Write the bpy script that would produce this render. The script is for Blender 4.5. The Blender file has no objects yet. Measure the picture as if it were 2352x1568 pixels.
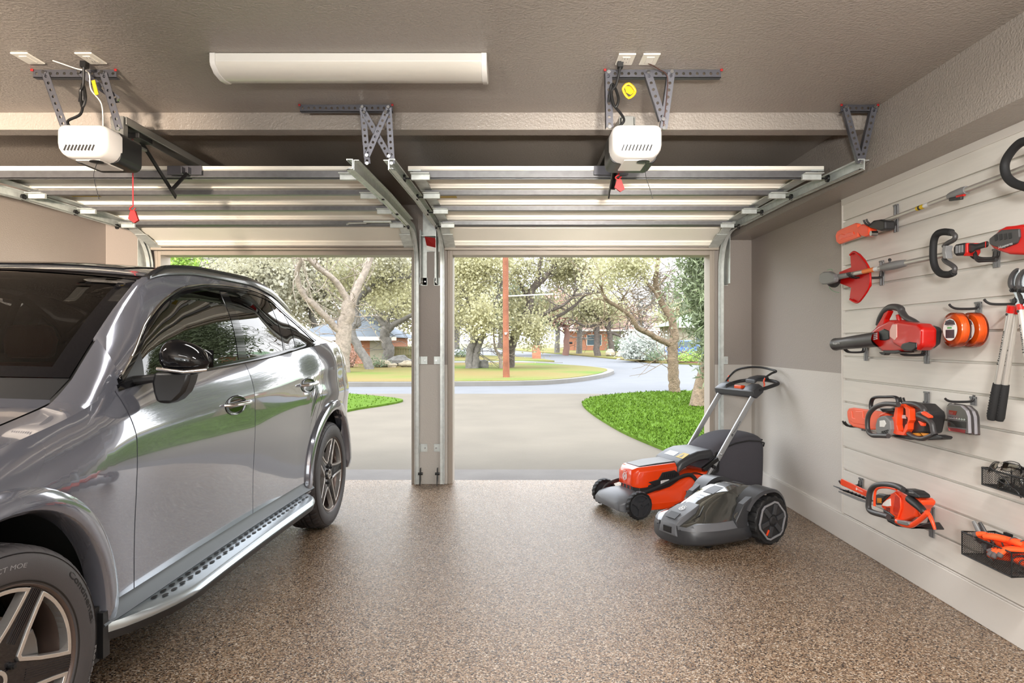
import bpy, bmesh, math, random
import numpy as np
from mathutils import Matrix, Vector
R=math.radians; PI=math.pi
random.seed(7); rng=np.random.default_rng(7)
scene=bpy.context.scene; COL=scene.collection
# ---------------------------------------------------------------- camera, sky, lights, exposure
F=1568.0; CX=1185.0; CY=784.0; H=1.29
cam=bpy.data.cameras.new('camera'); cam.lens=24.0; cam.sensor_width=36.0; cam.shift_x=-9/2352
cam.clip_start=0.05; cam.clip_end=1000
co=bpy.data.objects.new('camera',cam); COL.objects.link(co); co.location=(0,0,H); co.rotation_euler=(R(90),0,0)
scene.camera=co
scene.view_settings.view_transform='Standard'; scene.view_settings.look='None'
scene.view_settings.gamma=1; scene.view_settings.use_curve_mapping=False
scene.view_settings.exposure=0.75
w=bpy.data.worlds.new('World'); scene.world=w; w.use_nodes=True
nt=w.node_tree; bg=nt.nodes['Background']
tc=nt.nodes.new('ShaderNodeTexCoord'); sp=nt.nodes.new('ShaderNodeSeparateXYZ'); cr=nt.nodes.new('ShaderNodeValToRGB')
nt.links.new(tc.outputs['Generated'],sp.inputs[0]); nt.links.new(sp.outputs['Z'],cr.inputs[0]); nt.links.new(cr.outputs[0],bg.inputs['Color'])
cr.color_ramp.elements[0].position=0.0; cr.color_ramp.elements[0].color=(1,1,1,1)
cr.color_ramp.elements[1].position=0.9; cr.color_ramp.elements[1].color=(0.80,0.88,1,1)
SKY=3.4; bg.inputs['Strength'].default_value=SKY
def light(name,kind,loc,rot,energy,size=None,size_y=None,color=(1,1,1),portal=False,spread=None):
    l=bpy.data.lights.new(name,kind); l.energy=energy; l.color=color
    if kind=='AREA':
        l.shape='RECTANGLE'; l.size=size; l.size_y=size_y or size
        if spread: l.spread=spread
        if portal: l.cycles.is_portal=True
    if kind=='SUN': l.angle=R(30)
    o=bpy.data.objects.new(name,l); COL.objects.link(o); o.location=loc; o.rotation_euler=rot
    return o
# daylight portals at the two door openings (sampling help only, they give no light of their own)
light('portal_left','AREA',(-2.09,6.3,1.04),(R(-90),0,0),1,2.35,2.1,portal=True)
light('portal_right','AREA',(0.59,6.3,1.04),(R(-90),0,0),1,2.4,2.1,portal=True)
light('portal_rear','AREA',(-.4,-1.62,1.55),(R(90),0,0),1,3.4,1.5,portal=True)
# soft high daylight
light('sun','SUN',(0,0,20),Vector((.3,.55,-.8)).to_track_quat('-Z','Y').to_euler(),2.2,color=(1,0.98,0.95))
# the ceiling light in view, then three unseen ones added as fill
CEIL=2.53
LAMPS=[(-0.72,3.03,8,(1,.97,.93)),(-0.72,0.5,12,(1,.98,.96)),(-2.95,1.9,24,(1,.93,.85)),(1.0,1.3,44,(1,.98,.96))]
for i,(lx,ly,e,c) in enumerate(LAMPS):
    light('lamp_light','AREA',(lx,ly,CEIL-.115),(0,0,0),e,1.1,.17,color=c)
# tripod fill lamps added behind the camera, first pair aimed at the ceiling
FILL=[(.75,-1.15,1.30,118),(-1.7,-1.15,1.30,118)]
for x,y,z,e in FILL: light('fill_light_beam','AREA',(x,y+.03,z+.06),(R(180-2),0,0),e,.30,.22,color=(1,.97,.93))
light('fill_light_beam','AREA',(-.35,-1.16,1.50),(Vector((2.1,3.5,1.75))-Vector((-.35,-1.2,1.5))).to_track_quat('-Z','Y').to_euler(),22,.30,.22,color=(1,.99,.97),spread=R(95))
light('fill_light_beam','AREA',(-1.10,-1.16,1.60),(Vector((-3.7,5.3,1.95))-Vector((-1.1,-1.16,1.6))).to_track_quat('-Z','Y').to_euler(),34,.22,.16,color=(1,.84,.68),spread=R(38))
light('fill_light_beam','AREA',(.20,-1.16,1.35),(Vector((.62,5.6,2.12))-Vector((.2,-1.16,1.35))).to_track_quat('-Z','Y').to_euler(),7,.20,.14,color=(1,.93,.84),spread=R(26))
try: scene.cycles.max_bounces=10; scene.cycles.diffuse_bounces=5; scene.cycles.glossy_bounces=5; scene.cycles.transparent_max_bounces=24; scene.cycles.sample_clamp_indirect=6; scene.cycles.caustics_reflective=False; scene.cycles.caustics_refractive=False
except Exception: pass

# ---------------------------------------------------------------- materials
def srgb(r,g,b):
    f=lambda c:(c/255/12.92 if c/255<=0.04045 else ((c/255+0.055)/1.055)**2.4)
    return (f(r),f(g),f(b))
MATS={}
def mat(name,col,rough=.5,metal=0,bump=0,bscale=100,var=0,vscale=10,coat=0,spec=.5,emit=None,alpha=None,trans=0,detail=2,bdist=.01,aniso=0):
    if name in MATS: return MATS[name]
    m=bpy.data.materials.new(name); m.use_nodes=True; n=m.node_tree.nodes; L=m.node_tree.links
    p=n['Principled BSDF']; p.inputs['Base Color'].default_value=(*col,1); p.inputs['Roughness'].default_value=rough
    p.inputs['Metallic'].default_value=metal; p.inputs['Coat Weight'].default_value=coat; p.inputs['Coat Roughness'].default_value=.03
    p.inputs['Specular IOR Level'].default_value=spec
    tc=n.new('ShaderNodeTexCoord')
    if var:
        nz=n.new('ShaderNodeTexNoise'); nz.inputs['Scale'].default_value=vscale; nz.inputs['Detail'].default_value=4
        mx=n.new('ShaderNodeMix'); mx.data_type='RGBA'
        mr=n.new('ShaderNodeMapRange'); mr.inputs['From Min'].default_value=.3; mr.inputs['From Max'].default_value=.7
        L.new(tc.outputs['Object'],nz.inputs['Vector']); L.new(nz.outputs['Fac'],mr.inputs['Value']); L.new(mr.outputs[0],mx.inputs[0])
        mx.inputs['A'].default_value=(*[c*(1-var) for c in col],1); mx.inputs['B'].default_value=(*[min(1,c*(1+var)) for c in col],1)
        L.new(mx.outputs['Result'],p.inputs['Base Color'])
    if bump:
        nz=n.new('ShaderNodeTexNoise'); nz.inputs['Scale'].default_value=bscale; nz.inputs['Detail'].default_value=detail
        bp=n.new('ShaderNodeBump'); bp.inputs['Strength'].default_value=bump; bp.inputs['Distance'].default_value=bdist
        L.new(tc.outputs['Object'],nz.inputs['Vector']); L.new(nz.outputs['Fac'],bp.inputs['Height']); L.new(bp.outputs[0],p.inputs['Normal'])
    if emit: p.inputs['Emission Color'].default_value=(*emit[:3],1); p.inputs['Emission Strength'].default_value=emit[3]
    if alpha is not None: p.inputs['Alpha'].default_value=alpha
    if trans: p.inputs['Transmission Weight'].default_value=trans
    MATS[name]=m; return m
def glassmat(name,tint,fac=1.5,rough=0.0,boost=0.0):
    m=bpy.data.materials.new(name); m.use_nodes=True; n=m.node_tree.nodes; L=m.node_tree.links
    for x in list(n):
        if x.type!='OUTPUT_MATERIAL': n.remove(x)
    out=[x for x in n if x.type=='OUTPUT_MATERIAL'][0]
    t=n.new('ShaderNodeBsdfTransparent'); t.inputs[0].default_value=(*tint,1)
    g=n.new('ShaderNodeBsdfGlossy'); g.inputs['Roughness'].default_value=rough; g.inputs['Color'].default_value=(1,1,1,1)
    fr=n.new('ShaderNodeFresnel'); fr.inputs[0].default_value=fac
    mx=n.new('ShaderNodeMixShader'); s=fr.outputs[0]
    if boost:
        a=n.new('ShaderNodeMath'); a.operation='ADD'; a.use_clamp=True; a.inputs[1].default_value=boost; L.new(s,a.inputs[0]); s=a.outputs[0]
    L.new(s,mx.inputs[0]); L.new(t.outputs[0],mx.inputs[1]); L.new(g.outputs[0],mx.inputs[2]); L.new(mx.outputs[0],out.inputs[0])
    MATS[name]=m; return m
def nodes_of(m):
    n=m.node_tree.nodes; return n,m.node_tree.links,n['Principled BSDF']
def ramp(n,stops,interp='LINEAR'):
    c=n.new('ShaderNodeValToRGB'); e=c.color_ramp; e.interpolation=interp
    while len(e.elements)<len(stops): e.elements.new(.5)
    for k,(p,col) in enumerate(stops): e.elements[k].position=p; e.elements[k].color=(*col,1)
    return c
# ---------------------------------------------------------------- object helpers
KEEP={}   # world matrix per object
MIRR=set()
def setp(o,label=None,cat=None,group=None,kind=None):
    if label: o['label']=label
    if cat: o['category']=cat
    if group: o['group']=group
    if kind: o['kind']=kind
    return o
def thing(name,label,cat,loc=(0,0,0),rotz=0,group=None,kind=None):
    o=bpy.data.objects.new(name,None); COL.objects.link(o); o.location=loc; o.rotation_euler=(0,0,rotz)
    o.empty_display_size=.1
    KEEP[o.name]=Matrix.Translation(loc)@Matrix.Rotation(rotz,4,'Z')
    return setp(o,label,cat,group,kind)
def worldm(o): return KEEP.get(o.name,Matrix.Identity(4))
def catmull(pts,n=6,closed=False):
    P=[np.array(p,float) for p in pts]; out=[]; N=len(P)
    rngi=range(N) if closed else range(N-1)
    for i in rngi:
        if closed: a,b,c,d=P[i-1],P[i],P[(i+1)%N],P[(i+2)%N]
        else: a,b,c,d=P[max(i-1,0)],P[i],P[i+1],P[min(i+2,N-1)]
        for k in range(n):
            t=k/n
            out.append(tuple(.5*((2*b)+(-a+c)*t+(2*a-5*b+4*c-d)*t*t+(-a+3*b-3*c+d)*t**3)))
    if not closed: out.append(tuple(P[-1]))
    return out
class MB:
    def __init__(s): s.v=[]; s.f=[]; s.m=[]; s.mi=0; s.T=None
    def add(s,vs,fs,mi=None):
        b=len(s.v)
        if s.T is not None: vs=[tuple(s.T@Vector(v)) for v in vs]
        s.v.extend([tuple(v) for v in vs]); s.f.extend([tuple(i+b for i in f) for f in fs]); s.m.extend([s.mi if mi is None else mi]*len(fs)); return s
    def box(s,x0,x1,y0,y1,z0,z1):
        return s.add([(x0,y0,z0),(x1,y0,z0),(x1,y1,z0),(x0,y1,z0),(x0,y0,z1),(x1,y0,z1),(x1,y1,z1),(x0,y1,z1)],
            [(0,3,2,1),(4,5,6,7),(0,1,5,4),(1,2,6,5),(2,3,7,6),(3,0,4,7)])
    def bar(s,p0,p1,w,h,up=(0,0,1)):
        p0=Vector(p0);p1=Vector(p1); d=(p1-p0).normalized(); u=Vector(up); sd=d.cross(u)
        if sd.length<1e-5: sd=d.cross(Vector((1,0,0)))
        sd.normalize(); u=sd.cross(d).normalized(); a=sd*w/2; b=u*h/2
        return s.add([p0-a-b,p0+a-b,p0+a+b,p0-a+b,p1-a-b,p1+a-b,p1+a+b,p1-a+b],[(0,1,2,3),(7,6,5,4),(0,4,5,1),(1,5,6,2),(2,6,7,3),(3,7,4,0)])
    def tube(s,pts,r,n=10,closed=False,caps=True,flat=None):
        P=[Vector(p) for p in pts]; N=len(P); rs=r if hasattr(r,'__len__') else [r]*N
        if len(rs)!=N: rs=list(np.interp(np.linspace(0,1,N),np.linspace(0,1,len(rs)),rs))
        vs=[];fs=[]; prev=None
        for i in range(N):
            if closed: t=(P[(i+1)%N]-P[i-1])
            else: t=(P[min(i+1,N-1)]-P[max(i-1,0)])
            t.normalize()
            if prev is None:
                a=t.cross(Vector((0,0,1)));
                if a.length<.1: a=t.cross(Vector((0,1,0)))
            else: a=prev-t*prev.dot(t)
            a.normalize(); prev=a; b=t.cross(a)
            for k in range(n):
                th=2*PI*k/n; ca,sa=math.cos(th),math.sin(th)
                if flat: vs.append(P[i]+a*ca*rs[i]*flat[0]+b*sa*rs[i]*flat[1])
                else: vs.append(P[i]+(a*ca+b*sa)*rs[i])
        M=N if closed else N-1
        for i in range(M):
            for k in range(n):
                j=(i+1)%N; fs.append((i*n+k,i*n+(k+1)%n,j*n+(k+1)%n,j*n+k))
        if caps and not closed: fs.append(tuple(range(n))[::-1]); fs.append(tuple((N-1)*n+k for k in range(n)))
        return s.add(vs,fs)
    def cyl(s,p0,p1,r,r1=None,n=20): return s.tube([p0,p1],[r,r if r1 is None else r1],n)
    def lathe(s,prof,o,ax,n=32,a0=0,a1=2*PI,ref=None):
        ax=Vector(ax).normalized(); o=Vector(o); a=Vector(ref) if ref else ax.cross(Vector((0,0,1)))
        if a.length<.1: a=ax.cross(Vector((0,1,0)))
        a.normalize(); b=ax.cross(a); vs=[];fs=[]; full=abs(a1-a0-2*PI)<1e-6; M=n if full else n+1
        for k in range(M):
            th=a0+(a1-a0)*k/n; d=a*math.cos(th)+b*math.sin(th)
            for (r,h) in prof: vs.append(o+d*r+ax*h)
        q=len(prof)
        for k in range(n):
            k2=(k+1)%M
            for i in range(q-1): fs.append((k*q+i,k2*q+i,k2*q+i+1,k*q+i+1))
        return s.add(vs,fs)
    def prism(s,poly,fn,d0,d1):
        n=len(poly); vs=[fn(u,v,d0) for u,v in poly]+[fn(u,v,d1) for u,v in poly]
        return s.add(vs,[tuple(range(n))[::-1],tuple(range(n,2*n))]+[(i,(i+1)%n,(i+1)%n+n,i+n) for i in range(n)])
    def ring(s,outer,inner,fn,d0,d1):     # frame between two loops with the same point count
        n=len(outer); vs=[fn(u,v,d) for d in (d0,d1) for L in (outer,inner) for u,v in L]; fs=[]
        for i in range(n):
            j=(i+1)%n; fs+=[(i,n+i,n+j,j),(2*n+i,2*n+j,3*n+j,3*n+i),(i,j,2*n+j,2*n+i),(n+i,3*n+i,3*n+j,n+j)]
        return s.add(vs,fs)
    def grid(s,fn,nu,nv,flip=False):
        vs=[fn(i/nu,j/nv) for i in range(nu+1) for j in range(nv+1)]; q=nv+1
        fs=[(i*q+j,(i+1)*q+j,(i+1)*q+j+1,i*q+j+1) for i in range(nu) for j in range(nv)]
        if flip: fs=[f[::-1] for f in fs]
        return s.add(vs,fs)
    def loft(s,secs,cap=True,closed=True):
        n=len(secs[0]); vs=[p for c in secs for p in c]; fs=[]
        for i in range(len(secs)-1):
            for k in range(n if closed else n-1): fs.append((i*n+k,i*n+(k+1)%n,(i+1)*n+(k+1)%n,(i+1)*n+k))
        if cap: fs.append(tuple(range(n))[::-1]); fs.append(tuple((len(secs)-1)*n+k for k in range(n)))
        return s.add(vs,fs)
    def sphere(s,c,r,n=12,sc=(1,1,1)):
        c=Vector(c); m=n//2; vs=[c+Vector((0,0,-r*sc[2]))]
        for i in range(1,m):
            ph=-PI/2+PI*i/m
            for k in range(n): th=2*PI*k/n; vs.append(c+Vector((math.cos(ph)*math.cos(th)*r*sc[0],math.cos(ph)*math.sin(th)*r*sc[1],math.sin(ph)*r*sc[2])))
        vs.append(c+Vector((0,0,r*sc[2]))); fs=[]
        for k in range(n): fs.append((0,1+(k+1)%n,1+k)); fs.append((len(vs)-1,1+(m-2)*n+k,1+(m-2)*n+(k+1)%n))
        for i in range(m-2):
            for k in range(n): a=1+i*n; fs.append((a+k,a+(k+1)%n,a+n+(k+1)%n,a+n+k))
        return s.add(vs,fs)
    def build(s,name,mats,parent=None,local=False,smooth=35,bevel=0,bseg=2,solid=0,subsurf=0,label=None,recalc=True,mirror=None,origin=None):
        me=bpy.data.meshes.new(name); vs=s.v
        inv=None
        if parent is not None and not local:
            inv=worldm(parent).inverted()
        if parent is None and origin is not None:
            inv=Matrix.Translation(origin).inverted()
        if inv is not None: vs=[tuple(inv@Vector(v)) for v in vs]
        me.from_pydata([tuple(v) for v in vs],[],s.f)
        if not isinstance(mats,(list,tuple)): mats=[mats]
        for m in mats: me.materials.append(m)
        me.polygons.foreach_set('material_index',s.m)
        if recalc:
            bm=bmesh.new(); bm.from_mesh(me); bmesh.ops.recalc_face_normals(bm,faces=bm.faces); bm.to_mesh(me); bm.free()
        if smooth:
            me.polygons.foreach_set('use_smooth',[True]*len(me.polygons))
            if smooth<180: me.set_sharp_from_angle(angle=R(smooth))
        o=bpy.data.objects.new(name,me); COL.objects.link(o)
        if parent is not None:
            o.parent=parent; KEEP[o.name]=worldm(parent)
        elif origin is not None:
            o.location=origin; KEEP[o.name]=Matrix.Translation(origin)
        if mirror: MIRR.add(o.name)
        if solid: md=o.modifiers.new('solid','SOLIDIFY'); md.thickness=solid; md.offset=-1
        if subsurf: md=o.modifiers.new('sub','SUBSURF'); md.levels=subsurf; md.render_levels=subsurf
        if bevel: md=o.modifiers.new('bevel','BEVEL'); md.width=bevel; md.segments=bseg; md.limit_method='ANGLE'; md.angle_limit=R(40); md.harden_normals=False
        if label: o['label']=label
        return o
def dup(root,loc=None,rotz=None,label=None,M=None,group=None):
    r=root.copy(); COL.objects.link(r)
    if loc is not None: r.location=loc
    if rotz is not None: r.rotation_euler=(0,0,rotz)
    if M is not None: r.matrix_basis=M
    if label: r['label']=label
    if group: r['group']=group
    def rec(a,b):
        for c in list(a.children):
            d=c.copy(); COL.objects.link(d); d.parent=b; rec(c,d)
    rec(root,r); return r
_txt={}
def text2d(s,bold=0.0,shear=0.0):
    k=(s,bold,shear)
    if k not in _txt:
        c=bpy.data.curves.new('t','FONT'); c.body=s; c.offset=bold; c.shear=shear; c.resolution_u=3
        o=bpy.data.objects.new('t',c); COL.objects.link(o); dg=bpy.context.evaluated_depsgraph_get(); dg.update()
        me=o.evaluated_get(dg).to_mesh(); vs=[(v.co.x,v.co.y) for v in me.vertices]; fs=[tuple(p.vertices) for p in me.polygons]
        o.evaluated_get(dg).to_mesh_clear(); bpy.data.objects.remove(o); bpy.data.curves.remove(c)
        a=np.array(vs); mn=a.min(0); mxx=a.max(0)
        _txt[k]=([tuple((p-np.array([mn[0],0]))) for p in a],fs,mxx[0]-mn[0],mxx[1])
    return _txt[k]
def text(mb,s,fn,height,mi=None,bold=0.0,shear=0.0,cx=True,width=None):
    vs,fs,w_,h_=text2d(s,bold,shear); k=height/.72; kx=k if width is None else width/w_
    ox=w_*kx/2 if cx else 0
    mb.add([fn(x*kx-ox,y*k) for x,y in vs],fs,mi)
    return w_*kx
def P(px,py,Y): return Vector(((px-CX)*Y/F,Y,H-(py-CY)*Y/F))
def PX(px,py,X): Y=X*F/(px-CX); return Vector((X,Y,H-(py-CY)*Y/F))
def wp(px,py,X=2.02): Y=X*F/(px-CX); return (Y,H-(py-CY)*Y/F)
# ================================================================ room
XR=2.14; XL=-3.725; YB=6.2; YF=-1.7; SOF=2.21; SX=1.91
def floor_mat():
    m=mat('epoxy_flake',(.3,.25,.2),rough=.22,spec=.2); n,L,p=nodes_of(m)
    tc=n.new('ShaderNodeTexCoord'); v=n.new('ShaderNodeTexVoronoi'); v.inputs['Scale'].default_value=175
    L.new(tc.outputs['Object'],v.inputs['Vector']); sx=n.new('ShaderNodeSeparateColor'); L.new(v.outputs['Color'],sx.inputs[0])
    c=ramp(n,[(0,srgb(43,34,30)),(.12,srgb(80,64,51)),(.28,srgb(116,95,75)),(.50,srgb(139,116,93)),(.72,srgb(161,141,120)),(.88,srgb(184,171,156)),(.95,srgb(98,69,48))],'CONSTANT')
    L.new(sx.outputs[0],c.inputs[0]); L.new(c.outputs[0],p.inputs['Base Color'])
    v2=n.new('ShaderNodeTexNoise'); v2.inputs['Scale'].default_value=120; v2.inputs['Detail'].default_value=3; L.new(tc.outputs['Object'],v2.inputs['Vector'])
    b=n.new('ShaderNodeBump'); b.inputs['Strength'].default_value=.8; b.inputs['Distance'].default_value=.004
    L.new(v2.outputs['Fac'],b.inputs['Height']); L.new(b.outputs[0],p.inputs['Normal'])
    mr=n.new('ShaderNodeMapRange'); mr.inputs['To Min'].default_value=.14; mr.inputs['To Max'].default_value=.32; L.new(sx.outputs[1],mr.inputs['Value']); L.new(mr.outputs[0],p.inputs['Roughness'])
    return m
def wall_mat(name,up,lo,zs=1.08,rough=.42,bs=150):
    m=mat(name,up,rough=rough,bump=.45,bscale=bs*.8,bdist=.004,detail=3); n,L,p=nodes_of(m)
    tc=n.new('ShaderNodeNewGeometry'); s=n.new('ShaderNodeSeparateXYZ'); L.new(tc.outputs['Position'],s.inputs[0])
    g=n.new('ShaderNodeMath'); g.operation='GREATER_THAN'; g.inputs[1].default_value=zs; L.new(s.outputs['Z'],g.inputs[0])
    mx=n.new('ShaderNodeMix'); mx.data_type='RGBA'; mx.inputs['A'].default_value=(*lo,1); mx.inputs['B'].default_value=(*up,1)
    L.new(g.outputs[0],mx.inputs[0]); L.new(mx.outputs['Result'],p.inputs['Base Color']); return m
TAUPE=srgb(152,143,136); OFFW=srgb(200,195,188)
m_wall=wall_mat('two_tone_wall',TAUPE,OFFW)
m_ceil=mat('taupe_ceiling',srgb(151,143,135),rough=.38,bump=.8,bscale=88,bdist=.006,detail=3)
m_base=mat('white_trim',srgb(208,203,196),rough=.4)
m_trim=mat('door_frame_trim',srgb(168,158,146),rough=.45)
m_floor=floor_mat()
def struct(name,mb,m,**k): return setp(mb.build(name,m,**k),kind='structure')
mb=MB(); mb.box(XL-.15,2.4,YF-.15,YB+.16,-.12,0); struct('floor',mb,m_floor,smooth=0)
mb=MB(); mb.box(XL-.15,2.4,YF-.15,YB+.16,CEIL,CEIL+.12); struct('ceiling',mb,m_ceil,smooth=0)
mb=MB(); mb.box(XR,XR+.15,YF-.15,YB+.16,0,CEIL); struct('wall_right',mb,m_wall,smooth=0)
mb=MB(); mb.box(XL-.15,XL,YF-.15,YB+.16,0,CEIL); struct('wall_left',mb,m_wall,smooth=0)
WR=(-2.1,1.3,.8,2.3)      # unseen window added behind the camera to let in fill daylight
mb=MB(); mb.box(XL,WR[0],YF-.15,YF,0,CEIL); mb.box(WR[1],XR,YF-.15,YF,0,CEIL); mb.box(WR[0],WR[1],YF-.15,YF,0,WR[2]); mb.box(WR[0],WR[1],YF-.15,YF,WR[3],CEIL); struct('wall_rear',mb,m_wall,smooth=0)
mb=MB()
for x in (WR[0]+.03,-1.0,.2,WR[1]-.03): mb.box(x-.03,x+.03,YF-.10,YF-.04,WR[2],WR[3])
mb.box(WR[0],WR[1],YF-.10,YF-.04,WR[2],WR[2]+.05); mb.box(WR[0],WR[1],YF-.10,YF-.04,WR[3]-.05,WR[3]); wn=struct('added_window_1',mb,m_base,smooth=0)
mb=MB(); mb.box(WR[0],WR[1],YF-.072,YF-.068,WR[2],WR[3]); mb.build('pane',glassmat('clear_pane',(.96,.97,.96),1.45),wn,smooth=0)
mb=MB(); mb.box(SX,XR,YF,YB,SOF,CEIL); struct('trim_1',mb,m_ceil,smooth=0)     # soffit along the tool wall
mb=MB(); mb.box(XL,SX,3.70,3.80,2.437,CEIL); struct('trim_2',mb,m_ceil,smooth=0)    # drop beam across the ceiling
# front wall with two openings
OZ=2.085; OL=(-3.234,-.935); OR=(-.585,1.768)
mb=MB()
mb.box(XL,OL[0],YB,YB+.16,0,CEIL); mb.box(OL[1],OR[0],YB,YB+.16,0,CEIL); mb.box(OR[1],XR,YB,YB+.16,0,CEIL)
mb.box(OL[0],OL[1],YB,YB+.16,OZ,CEIL); mb.box(OR[0],OR[1],YB,YB+.16,OZ,CEIL)
struct('wall_front',mb,m_wall,smooth=0)
mb=MB()
mb.box(-.89,-.62,YB-.03,YB,0,CEIL); struct('trim_3',mb,m_wall,smooth=0,bevel=.004)     # boxed post between the doors
k=4
for (a,b) in (OL,OR):
    mb=MB(); t=.035
    mb.box(a-t,a+.012,YB-.012,YB+.17,0,OZ+t); mb.box(b-.012,b+t,YB-.012,YB+.17,0,OZ+t); mb.box(a+.012,b-.012,YB-.012,YB+.17,OZ-.012,OZ+t)
    mb.box(a-t+.008,a-t+.02,YB-.02,YB-.012,0,OZ+t); mb.box(b+t-.02,b+t-.008,YB-.02,YB-.012,0,OZ+t)
    struct('trim_%d'%k,mb,m_trim,smooth=0,bevel=.003); k+=1
# baseboards
mb=MB(); mb.box(XR-.022,XR,YF,YB,0,.165); mb.box(XR-.016,XR,YF,YB,.165,.174); struct('baseboard_right',mb,m_base,smooth=0,bevel=.003)
mb=MB(); mb.box(OR[1]+.04,XR-.022,YB-.018,YB,0,.17); struct('baseboard_front',mb,m_base,smooth=0,bevel=.003)
mb=MB(); mb.box(XL,XL+.018,YF,YB,0,.17); struct('baseboard_left',mb,m_base,smooth=0,bevel=.003)
# ---------------------------------------------------------------- slat wall
m_slat=mat('slat_white',srgb(212,208,200),rough=.38,var=.035,vscale=3)
n_,L_,p_=nodes_of(m_slat)
for x in n_:
    if x.type=='TEX_NOISE':
        mp=n_.new('ShaderNodeMapping'); mp.inputs['Scale'].default_value=(1,1.2,14)
        src=[l.from_socket for l in L_ if l.to_node==x][0]; L_.new(src,mp.inputs[0]); L_.new(mp.outputs[0],x.inputs['Vector'])
m_groove=mat('slat_groove_shadow',srgb(150,145,138),rough=.6)
SF=2.12; SZ0=.174; SP=.1453; Y0=-1.2; Y1=4.44
sw=thing('slatwall','white grooved slat wall panelling covering the right wall behind the garden tools','wall panel',(XR,1.6,.174))
for i in range(14):
    z=SZ0+i*SP; mb=MB()
    mb.box(SF,XR-.001,Y0,Y1-.012,z+.008,z+SP-.004); mb.box(SF+.0165,XR-.001,Y0,Y1-.012,z-.004,z+.009)
    mb.build('slat',m_slat,sw,smooth=0,bevel=.002)
mb=MB(); mb.box(SF-.004,XR-.001,Y1-.014,Y1,SZ0,2.208); mb.build('edge_trim',m_base,sw,smooth=0)
mb=MB(); mb.box(SF-.006,XR-.001,Y0,Y1,2.208,2.21); mb.box(SF-.006,SF+.004,Y0,Y1-.015,2.17,2.208); mb.build('top_trim',m_base,sw,smooth=0)
# ---------------------------------------------------------------- ceiling light
m_lens=mat('light_lens',srgb(212,208,198),rough=.3,emit=(1,.95,.87,.02)); m_white=mat('white_plastic',srgb(228,226,222),rough=.3)
m_whitemetal=mat('white_enamel',srgb(222,220,214),rough=.35)
def fixture(x,y,label):
    t=thing('ceiling_light',label,'ceiling light',(x,y,CEIL))
    prof=[(-.10,0),(-.10,-.038),(-.094,-.05),(-.06,-.072),(0,-.08),(.06,-.072),(.094,-.05),(.10,-.038),(.10,0)]
    mb=MB(); mb.loft([[(x+s*.57,y+a,CEIL+b) for a,b in prof[1:-1]] for s in (-1,1)],cap=True); mb.build('lens',m_lens,t,smooth=60)
    mb=MB(); mb.box(x-.58,x+.58,y-.099,y+.099,CEIL-.038,CEIL-.001); mb.build('tray',m_whitemetal,t,smooth=0,bevel=.003)
    for s in (-1,1):
        mb=MB(); mb.loft([[(x+s*q,y+a*1.04,CEIL-.001+b*1.05) for a,b in prof] for q in (.57,.595)]); mb.build('end_cap',m_white,t,smooth=40,bevel=.003)
    return t
LL=['long white wraparound light fixed to the ceiling above the parked car','long fill light added out of view, nearest the camera over the open floor','fill light added above the car, out of view near the left wall','fill light added above the open floor, out of view near the tool wall']  # the last three are unseen fixtures added to brighten the room
for (lx,ly,_,_),lb in zip(LAMPS,LL): fixture(lx,ly,lb)
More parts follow.
